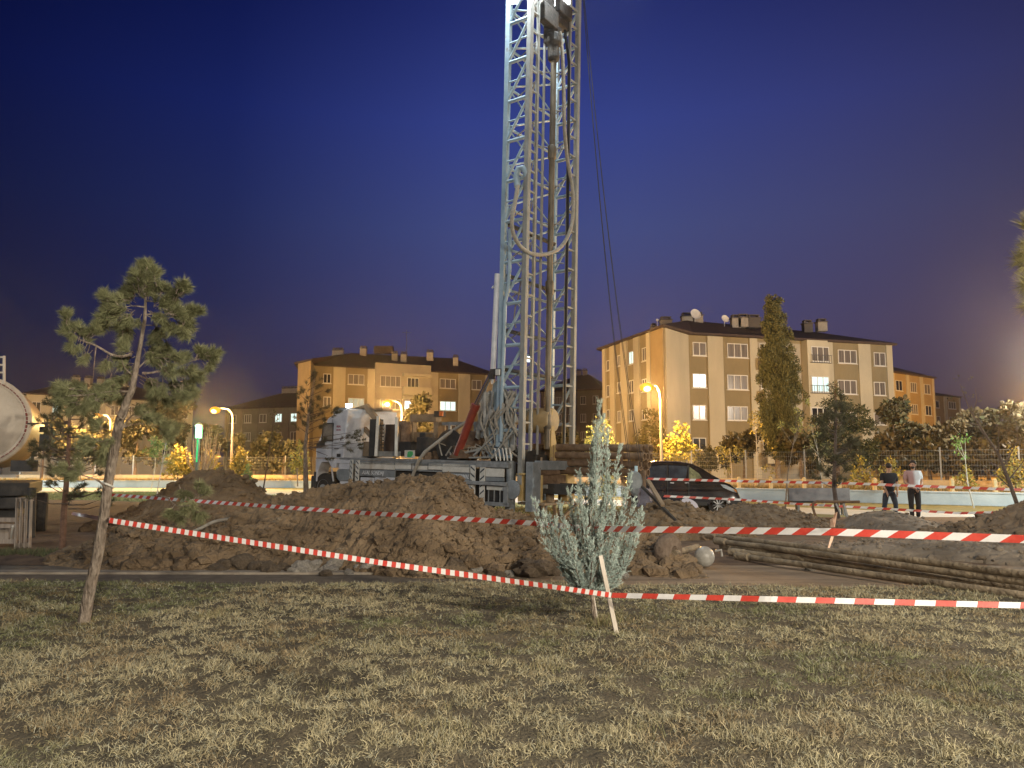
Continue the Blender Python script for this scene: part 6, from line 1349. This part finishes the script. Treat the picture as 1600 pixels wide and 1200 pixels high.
# wooden pallets standing by the tanker
PW = mat('pallet_wood', (.20, .17, .14), (.30, .26, .22), .9, scale=5, bump=.4, stretch=(3, 3, .4)); YP = 15.0
pl_ = thing('wooden_pallet', 'grey weathered wooden pallet standing upright beside the tanker', 'pallet', P(38, 855, YP))
for x in (27, 34, 41.5, 49):
    b = MB(); b.bar(P(x, 778, YP + .1), P(x - 2.5, 858, YP - .05), .075, .02); b.build('slat', PW, pl_, bevel=.004)
b = MB(); b.bar(P(26, 781, YP + .14), P(52, 779, YP + .14), .04, .08); b.bar(P(23, 852, YP + .0), P(48, 851, YP + .0), .04, .08); b.build('rail', PW, pl_)
ct = thing('wooden_crate', 'low grey wooden crate beside the tanker, left of the pallet', 'crate', P(8, 850, YP))
for y in (812, 822, 846): 
    b = MB(); b.bar(P(-14, y, YP + .05), P(26, y, YP + .05), .02, .08); b.build('board', PW, ct)
b = MB(); b.box(P(4, 832, YP + .35), (.5, .4, .3)); b.build('inner_box', PW, ct); b = MB(); b.bar(P(20, 822, YP), P(17, 843, YP + .2), .03); b.build('handle', K['cream'], ct)
# ------------------------------------------------------------------ bits on the site, right of the rig
bn = thing('park_bench', 'long plain grey bench standing on the park lawn behind the metal frame', 'bench', (11.3, 26.2, 0)); YB = 26.2
b = MB(); b.add([], []); a0, a1 = P(1231, 767, YB), P(1327, 770, YB); b.bar(Vector((a0.x, YB, .66)), Vector((a1.x, YB, .66)), .1, .48); b.build('backrest', mat('bench_grey', (.20, .18, .18), (.27, .25, .24), .8, scale=4), bn, bevel=.01)
for x in (a0.x + .25, a1.x - .3):
    b = MB(); b.bar((x, YB - .2, .45), (x, YB - .25, 0), .07); b.bar((x, YB, .45), (x + .08, YB + .1, 0), .06); b.build('leg', K['grey'], bn)
b = MB(); b.box(((a0.x + a1.x) / 2, YB - .25, .45), (a1.x - a0.x, .4, .05)); b.build('seat', K['dark'], bn)
YF = 20.5; b = MB(); b.tube([P(x, y, YF) for x, y in ((1343, 784), (1300, 784), (1276, 783.5), (1271, 786), (1270, 793), (1273, 803), (1275, 808), (1282, 811), (1300, 811))], .035, 8)
o = b.build('metal_frame', K['rust'], loc=P(1300, 811, YF), smooth=True); tag(o, 'bent dark tube frame standing between the two soil heaps', 'metal frame')
b = MB(); b.bar(P(1318, 787, YF + .1), P(1324, 808, YF + .1), .05); b.bar(P(1306, 787, YF + .1), P(1312, 800, YF + .1), .04); o = b.build('support_bar', K['galv'] if 'galv' in K else M['galv'], loc=P(1320, 808, YF)); tag(o, 'pale short bars leaning under the bent tube frame', 'bar')
# white bucket and sack
YQ = 18.8; b = MB(); c = P(1076, 797, YQ); b.lathe(c + Vector((-.02, 0, -.22)), Vector((-.1, -.2, 1)), [(0, .12), (.02, .15), (.30, .19), (.33, .2), (.35, .19), (.36, .02)], 18); o = b.build('bucket', mat('white_plastic', (.50, .48, .50), (.58, .56, .58), .4, scale=5), loc=c, smooth=True); tag(o, 'white plastic bucket on the soil in front of the car', 'bucket')
BK = o; b = MB(); c = P(1077, 789, YQ - .15); b.lathe(c, (.25, -.6, .8), [(0, .2), (.03, .21), (.04, .18), (.03, .02)], 18); o = b.build('bucket_lid', mat('lid_plastic', (.55, .50, .52), None, .4), parent=BK, smooth=True)
b = MB(); b.bar(P(1066, 793, YQ - .5), P(1094, 804, YQ - .3), .05, .03); o = b.build('plank', K['brown'], loc=P(1080, 800, YQ - .4)); tag(o, 'short brown stick lying across the white bucket', 'stick')
# pale ball shaped lamp cover and muddy wheel
YW = 13.0; b = MB(); c = G(1101, 888); b.ball((c.x, c.y, .18), .17, 18, 12, sc3=(.95, .9, .98)); b.tube([(c.x + .15, c.y - .1, .28), (c.x + .24, c.y - .12, .30), (c.x + .25, c.y - .12, .2)], .02, 6)
o = b.build('plastic_can', mat('grey_plastic', (.25, .24, .21), (.36, .35, .32), .4, scale=6, bump=.2), loc=(c.x, c.y, 0), smooth=True); tag(o, 'round greyish plastic can with handle at the end of the long pipes', 'can')
c = G(1046, 892); b = MB(); b.lathe((c.x, c.y + .1, .28), (.75, -.65, 0), [(-.1, .1), (-.1, .25), (-.04, .28), (.06, .28), (.12, .25), (.12, .1), (.06, .06)], 22); o = b.build('muddy_wheel', mat('mud_tyre', (.12, .085, .06), (.2, .15, .11), .9, scale=7, bump=.5), loc=(c.x, c.y, 0), smooth=True); tag(o, 'muddy brown wheel standing left of the round plastic can', 'wheel')
b = MB(); b.tube([Vector((c.x + .08, c.y + .02, .27)), G(1095, 880) + Vector((0, .2, .25))], .05, 10); o = b.build('axle_bar', M['mudpipe'], loc=(c.x + .1, c.y, .25)); tag(o, 'tan bar between the muddy wheel and the plastic can', 'bar')
# boards and block in the pit
for i, (x0, y0, x1, y1, h, lb) in enumerate(((1000, 838, 1012, 860, .26, 'grey board lying left of the wide grey slab'), (1010, 852, 1050, 858, .30, 'wide pale grey slab lying behind the muddy wheel'))):
    a, c = G(x0, 862 + i * 6), G(x1 + 8, 864 + i * 6); b = MB(); b.bar((a.x, a.y + .4, h * .5), (c.x, c.y + .4, h * .5), .35, h); o = b.build('concrete_slab', M['concrete'], loc=(a.x, a.y, 0), bevel=.02); tag(o, lb, 'slab')
a, c = G(985, 868), G(1025, 884); b = MB(); b.bar(a + Vector((0, 0, .25)), c + Vector((0, 0, .06)), .07, .03); o = b.build('board', K['cream'], loc=a); tag(o, 'narrow pale board slanting down onto the stones right of the shrub', 'board')
# tarpaulin heap, leaning planks, hanging canister
YR = 17.6; nn = 16; vs = []; fs = []; random.seed(6)
for j in range(nn):
    for i in range(nn):
        u, v = i / (nn - 1), j / (nn - 1); x = 998 + u * 66 * (.35 + .65 * v); y = 764 + 66 * v + 10 * u * v; p = P(x, y, YR + .9 - 1.2 * v); 
        vs.append(p + Vector((random.uniform(-.025, .025), .14 * math.sin(u * 9 + v * 3) + random.uniform(-.04, .04), random.uniform(-.02, .02))))
for j in range(nn - 1):
    for i in range(nn - 1): fs.append((j * nn + i, j * nn + i + 1, (j + 1) * nn + i + 1, (j + 1) * nn + i))
b = MB(); b.add(vs, fs); o = b.build('tarpaulin', mat('tarp_purple', (.13, .11, .12), (.20, .17, .18), .8, scale=4, bump=.6, bscale=10), loc=P(1030, 825, YR), smooth=True, fix=False); md = o.modifiers.new('solid', 'SOLIDIFY'); md.thickness = .03; tag(o, 'dark purplish crumpled tarpaulin sloping down right of the shrub', 'tarpaulin')
for i, (x0, y0, x1, y1, w_, lb) in enumerate(((1012, 750, 1036, 790, .09, 'upper tan plank leaning on the crumpled tarpaulin'), (1030, 788, 1074, 822, .10, 'lower grey plank leaning down beside the tarpaulin'), (1003, 760, 1070, 828, .06, 'thin dark pole leaning behind the tarpaulin'))):
    b = MB(); b.bar(P(x0, y0, YR + .2), P(x1, y1, YR - .8), w_, .05); o = b.build('leaning_plank', (K['brown'], M['grey_soil'], K['dark'])[i], loc=P(x1, y1, YR - .8)); tag(o, lb, 'plank')
c = P(994, 757, 19.5); b = MB(); pr_ = [(984, 742), (989, 736), (996, 736), (1002, 741), (1005, 752), (1004, 764), (999, 775), (993, 778), (988, 770), (985, 758)]
b.prism([P(x, y, 19.4) for x, y in pr_], (0, .35, 0)); o = b.build('canister', mat('canister_grey', (.17, .20, .21), (.26, .29, .30), .55, scale=5, bump=.3), loc=c, bevel=.05, smooth=True); tag(o, 'grey rounded canister hanging under the end of the drill pipes', 'canister')
b = MB(); b.tube([P(994, 728, 19.5), P(994, 738, 19.5)], .04, 8); b.build('neck', mat('neck_blue', (.45, .65, .75), None, .4), o)
b = MB(); b.tube([P(1006, 735, 19.5), P(1007, 800, 19.3)], .05, 8); o = b.build('post', K['rust'], loc=P(1007, 800, 19.3)); tag(o, 'dark post standing right of the hanging grey canister', 'post')
# hose across the dark soil
b = MB(); b.tube(smooth_pts([P(x, y, Y) for x, y, Y in ((158, 858, 14.6), (200, 857, 14.0), (240, 849, 13.6), (280, 838, 13.3), (310, 827, 13.2), (335, 815, 13.4), (360, 811, 13.8), (392, 811, 14.2))]), .028, 8); o = b.build('ground_hose', K['hose'], loc=G(200, 857), smooth=True); tag(o, 'beige hose curving over the dark soil on the left', 'hose')
# ------------------------------------------------------------------ grass of the near lawn
def grass(name, n, x0, x1, y0, y1, L, w, lab=None, dens=None, seed=0):
    r = np.random.default_rng(seed); 
    # more blades per picture area near the camera
    y = y0 + (y1 - y0) * r.random(n) ** 1.25; x = r.uniform(-1, 1, n) * np.minimum(x1, y * .72 + 1.2)
    k = y < lawn_edge(x) + r.normal(0, .12, n); x, y = x[k], y[k]; n = len(x)
    d1 = fbm(x * 2.2, y * 2.2, 3, 5); d2 = fbm(x * .7 + 9, y * .7, 3, 8); tuft = .85 * fbm(x * 9, y * 9, 2, 14) + .15 * fbm(x * 2.6 + 5, y * 2.6, 2, 44)
    k = r.random(n) < np.clip(.50 + 3.4 * (tuft - .44), .07, 1); x, y, d1, d2, tuft = x[k], y[k], d1[k], d2[k], tuft[k]; n = len(x)
    z = lawn_h(x, y); wind = 6.28 * fbm(x * .5 + 3, y * .5, 2, 31) * 2; a = wind + r.normal(0, 2.4, n)
    lean = np.clip(.85 + .5 * (.5 - tuft) + r.normal(0, .35, n), .05, 1.6); h = L * r.uniform(.4, 1.35, n) * (.35 + 1.35 * np.clip(tuft - .1, 0, 1))
    base = np.stack([x, y, z - .005], 1); d = np.stack([np.cos(a) * np.sin(lean), np.sin(a) * np.sin(lean), np.cos(lean)], 1)
    d_ = np.stack([np.cos(a) * np.sin(lean * 1.45 + .15), np.sin(a) * np.sin(lean * 1.45 + .15), np.cos(lean * 1.45 + .15)], 1)
    sdir = np.cross(d, np.stack([r.normal(size=n), r.normal(size=n), r.normal(size=n) * .2], 1)); sdir /= np.linalg.norm(sdir, axis=1)[:, None] + 1e-9
    ww = (w * r.uniform(.6, 1.3, n) * np.clip(y / 6, .8, 1.6))[:, None]; mid = base + d * h[:, None] * .55; tip = mid + d_ * h[:, None] * .5; tip[:, 2] = np.maximum(tip[:, 2], z + .004)
    V = np.stack([base - sdir * ww * .5, base + sdir * ww * .5, mid + sdir * ww * .38, tip, mid - sdir * ww * .38], 1).reshape(-1, 3)
    i0 = np.arange(n) * 5; F4 = np.stack([i0, i0 + 1, i0 + 2, i0 + 4], 1); F3 = np.stack([i0 + 4, i0 + 2, i0 + 3, i0 + 3], 1)
    tri = np.concatenate([F4[:, [0, 1, 2]], F4[:, [0, 2, 3]], F3[:, :3]])
    straw, green, brown, grey = np.array((.38, .335, .205)), np.array((.15, .16, .075)), np.array((.235, .165, .09)), np.array((.29, .285, .21))
    g = np.clip((d2 - .5) * 5 + r.normal(0, .28, n) + np.where(x < -3.5, .5, 0) * np.clip((y - 7) / 3, 0, 1) * 2, 0, 1)[:, None]; b_ = np.clip((d1 - .52) * 5 + r.normal(0, .3, n), 0, 1)[:, None]; q = (r.random((n, 1)) < .22)
    c = straw * (1 - g) + green * g; c = c * (1 - b_ * .7) + brown * b_ * .7; c = np.where(q, grey, c) * r.uniform(.6, 1.3, (n, 1))
    o = npmesh(name, V, tri, M['leaf'], col=np.repeat(c, 5, 0)); tag(o, kind='stuff')
    if lab: o['label'] = lab
    return o
grass('grass', 480000, -9, 9, 3.2, 11.2, .05, .0044, 'dry trampled grass of the near lawn', seed=3)
# taller tufts
r = np.random.default_rng(8); pts = []
for (x, y, n, hh) in ((935, 985, 260, .16), (960, 978, 160, .13), (330, 975, 130, .14), (345, 968, 100, .12), (1380, 1165, 0, .1), (690, 1165, 200, .12), (670, 1180, 160, .11), (850, 1060, 120, .12), (525, 1095, 80, .11), (130, 980, 180, .13), (150, 990, 100, .1), (1530, 1055, 60, .1), (715, 1120, 60, .11), (420, 1130, 60, .1), (1290, 930, 120, .11), (1250, 925, 80, .09), (1015, 1160, 90, .1)):
    g_ = G(x, y)
    if n: pts.append(np.stack([g_.x + r.normal(0, .09, n), g_.y + r.normal(0, .07, n), np.full(n, .02), np.full(n, hh)], 1))
for _ in range(260):
    yy_ = r.uniform(3.6, 10.6); xx_ = r.uniform(-.7, .7) * yy_; n = 16; hh = r.uniform(.06, .12); pts.append(np.stack([xx_ + r.normal(0, .035, n), yy_ + r.normal(0, .035, n), np.full(n, .02), np.full(n, hh)], 1))
pts = np.concatenate(pts); n = len(pts); d = unit(n) * .55 + np.array([0, 0, 1]); d /= np.linalg.norm(d, axis=1)[:, None]
V, Fq, c = needle_tris(pts[:, :3], d, pts[:, 3] * r.uniform(.5, 1.2, n), .0065, vary((.12, .13, .055), n, .35, (.36, .30, .16))); tag(npmesh('grass_tufts', V, Fq, M['leaf'], col=c), 'longer dry grass tufts scattered over the near lawn', kind='stuff')
# coarse weeds between footpath and dark soil, and on the park lawn
def weeds(name, n, poly_fn, L, w, c1, c2, lab, seed):
    r = np.random.default_rng(seed); p = poly_fn(r, n); n = len(p); d = unit(n) * .7 + np.array([0, 0, 1]); d /= np.linalg.norm(d, axis=1)[:, None]
    V, Fq, c = needle_tris(p, d, L * r.uniform(.4, 1.3, n), w, vary(c1, n, .4, c2)); tag(npmesh(name, V, Fq, M['leaf'], col=c), lab, kind='stuff')
def f1(r, n):
    x = r.uniform(-12, -3.9, n); y = r.uniform(13.4, 14.6, n) - .0 * x; k = fbm(x * 2, y * 2, 2, 3) > .42; return np.stack([x, y, np.full(n, .02)], 1)[k]
weeds('weeds', 16000, f1, .13, .012, (.05, .065, .03), (.12, .12, .06), 'dark green weeds along the far edge of the footpath', 4)
def f2(r, n):
    t = r.random(n); y = 26 + 24 * t; x = np.interp(y, [21.5, 24.6, 25.5, 38], [12.6, 9, 3, -21]) ; y = y + r.uniform(-3, 3, n); x = x + r.uniform(-3, 3, n) + (r.random(n) - .5) * 12
    k = (y < np.interp(x, [-75, -21, 6.4, 10, 13.7, 28], [56, 50, 31, 27.2, 23.3, 10]) - .2) & (y > np.interp(x, [-75, -21, 3, 9, 12.6, 26], [40, 38, 25.5, 24.6, 21.5, 8])); return np.stack([x, y, np.full(n, .01)], 1)[k]
weeds('lawn_grass', 60000, f2, .09, .02, (.12, .16, .06), (.28, .28, .13), 'short lit grass of the park lawn', 5)
def f3(r, n):
    x = r.uniform(-60, 34, n); yw = np.interp(x, [-75, -17, 21, 46], [63, 60, 31.5, 13]); y = yw + r.uniform(.3, 4.5, n) ** 1.0; return np.stack([x, y, np.full(n, .42)], 1)
weeds('verge_grass', 50000, f3, .34, .035, (.16, .13, .05), (.34, .25, .10), 'tall dry grass between the low wall and the mesh fence', 6)
# ------------------------------------------------------------------ street lamps
M['lamp_metal'] = mat('lamp_metal', (.33, .30, .25), None, .6, .3)
M['sodium'] = emit('sodium_bulb', (1, .62, .18), 8); M['halo'] = emit('halo_ball_glow', (1, .34, .02), 1.5)
M['white_bulb'] = emit('white_bulb', (.75, 1, .88), 14)
def street_lamp(head, dx, label, power, base_z=.42):
    """head: 3D position of the lantern; the pole stands dx to its right"""
    hx, hy, hz = head; bx = hx + dx
    r = thing('street_lamp', label, 'street lamp', (bx, hy, base_z), 'curved arm street lamps along the street')
    b = MB(); b.tube([(bx, hy, base_z), (bx, hy, hz * .5), (bx, hy, hz - .7)], [.11, .09, .07], 8)
    b.tube([(bx, hy, hz - .7), (bx - dx * .06, hy, hz - .3), (bx - dx * .25, hy, hz + .02), (bx - dx * .6, hy, hz + .14), (bx - dx * .85, hy, hz + .12)], [.07, .065, .055, .05, .045], 8)
    b.lathe((bx, hy, base_z), (0, 0, 1), [(0, .16), (.5, .15), (.55, .11)], 8)
    b.build('pole', M['lamp_metal'], r, smooth=True)
    b = MB(); b.ball((hx + dx * .02, hy, hz + .1), .3, 12, 8, sc3=(1.25, .6, .42)); b.build('lantern', M['lamp_metal'], r, smooth=True)
    b = MB(); b.ball((hx, hy, hz - .05), .40, 14, 10, sc3=(1.05, .9, .72)); b.build('halo_ball', M['halo'], r, smooth=True)  # glowing ball added to stand for the orange halo round the bulb
    b = MB(); b.ball((hx, hy - .2, hz - .14), .24, 12, 8, sc3=(1.0, .9, .8)); b.build('bulb', M['sodium'], r, smooth=True)
    lamp('lamp_light', (hx, hy - .3, hz - .5), power * 1.1, (1.0, .53, .15), .12, parent=r)
street_lamp(P(336, 640, 63), 1.5, 'orange street lamp with curved arm between green lamp post and dark building', 9500)
street_lamp(P(152, 650, 66), 1.2, 'orange street lamp glowing behind the leaning pine trunk', 9000)
street_lamp(P(606, 629, 64), 1.2, 'orange street lamp glowing above the truck bed', 14000)
street_lamp(P(1010, 604, 47.5), .85, 'orange street lamp with curved arm in front of the big beige building', 9500)
# green-white park lamp
p = P(311, 664, 50)
r = thing('park_lamp', 'glowing green and white lamp column behind the dark soil heap', 'lamp', (p.x, p.y, 0))
b = MB(); b.tube([(p.x, p.y, 0), (p.x, p.y, p.z - .85)], [.12, .11], 8); b.build('pole', mat('lamp_dark', (.05, .06, .06), None, .5), r)
b = MB(); b.tube([(p.x, p.y, p.z - .85), (p.x, p.y, p.z - .12)], [.2, .2], 10); b.build('lamp_tube', emit('lamp_tube', (.30, 1, .48), 4), r)
b = MB(); b.lathe((p.x, p.y, p.z - .12), (0, 0, 1), [(0, .22), (.1, .26), (.16, .2), (.3, .05)], 12); b.build('cap', M['lamp_metal'], r)
b = MB(); b.tube([(p.x, p.y - .14, p.z - 2.4), (p.x, p.y - .14, p.z - .95)], [.05, .05], 6); b.build('green_strip', emit('green_strip', (.02, .6, .2), 1.2), r)
lamp('lamp_light', (p.x, p.y - .6, p.z - .4), 700, (.35, 1, .55), .2, parent=r)
# park lamps just outside the picture that light the path, wall and persons
lamp('path_light', (-44, 52, 4.8), 7000, WHITE, .2)
lamp('path_light', (21, 22.5, 4.6), 4500, WHITE, .2)
# sodium lamp just off the right edge
lamp('street_light', P(1665, 505, 33), 5000, SODIUM, .15)
# light of the street behind the photographer
lamp('street_light', (3.2, -7, 5.2), 7000, (1.0, .90, .74), .4)
lamp('street_light', (9, -1.5, 6.5), 8000, (1.0, .88, .70), .25)
o = lamp('street_light', (-22, 6, 9), 3400, (.74, .89, 1.0), .4, 'SPOT', spot=math.radians(64)); aim(o, (-2.0, 23, 5.5))
o = lamp('street_light', (-13, 6, 6.5), 1100, (1.0, .74, .48), .3, 'SPOT', spot=math.radians(48)); aim(o, (-10.5, 17, 2.2))

# beams of the work lamps at the mast top
for (uu, v, tgt, pw) in ((uF_ + .3, v1 - .9, (10, 26, 0), 3000), (uR + 1.0, vC, (3, 15, 0), 1500), (uF_ - .8, vR2 + .6, (2, 40, 0), 24000), (uF_ - 1.2, v1 + .5, (-19, 50, 0), 26000)):
    q = TP(uu, v, 18.2); o = lamp('work_light', q, pw, (.86, .96, 1.0), .25, 'SPOT', spot=math.radians(110 if pw < 10000 else 50)); aim(o, tgt)
# street lamps along the street beyond the picture that light the facades
for x, y in ((-52, 68), (60, 82), (52, 76), (33, 37)): lamp('street_light', (x, y, 8.5), 9000, SODIUM, .15)
for x, y, p in ((-52, 56, 10000), (36, 50, 13000)): lamp('street_light', (x, y, 9), p * 1.1, (1, .86, .68), .3)

# thin scattering volume added to give the lamps their bloom
b = MB(); b.box((0, 75, 14), (260, 170, 34)); hz = b.build('haze', [], loc=None) if False else None
bm_ = MB(); bm_.box((0, 270, 11.5), (804, 664, 25.0)); m_ = bpy.data.materials.new('haze'); m_.use_nodes = True; t_ = m_.node_tree; t_.nodes.clear()
vo = t_.nodes.new('ShaderNodeVolumePrincipled'); oo = t_.nodes.new('ShaderNodeOutputMaterial'); vo.inputs['Color'].default_value = (.8, .82, .9, 1); vo.inputs['Density'].default_value = .0003; vo.inputs['Anisotropy'].default_value = .91
t_.links.new(vo.outputs[0], oo.inputs['Volume']); hz = bm_.build('haze', m_); tag(hz, kind='stuff')
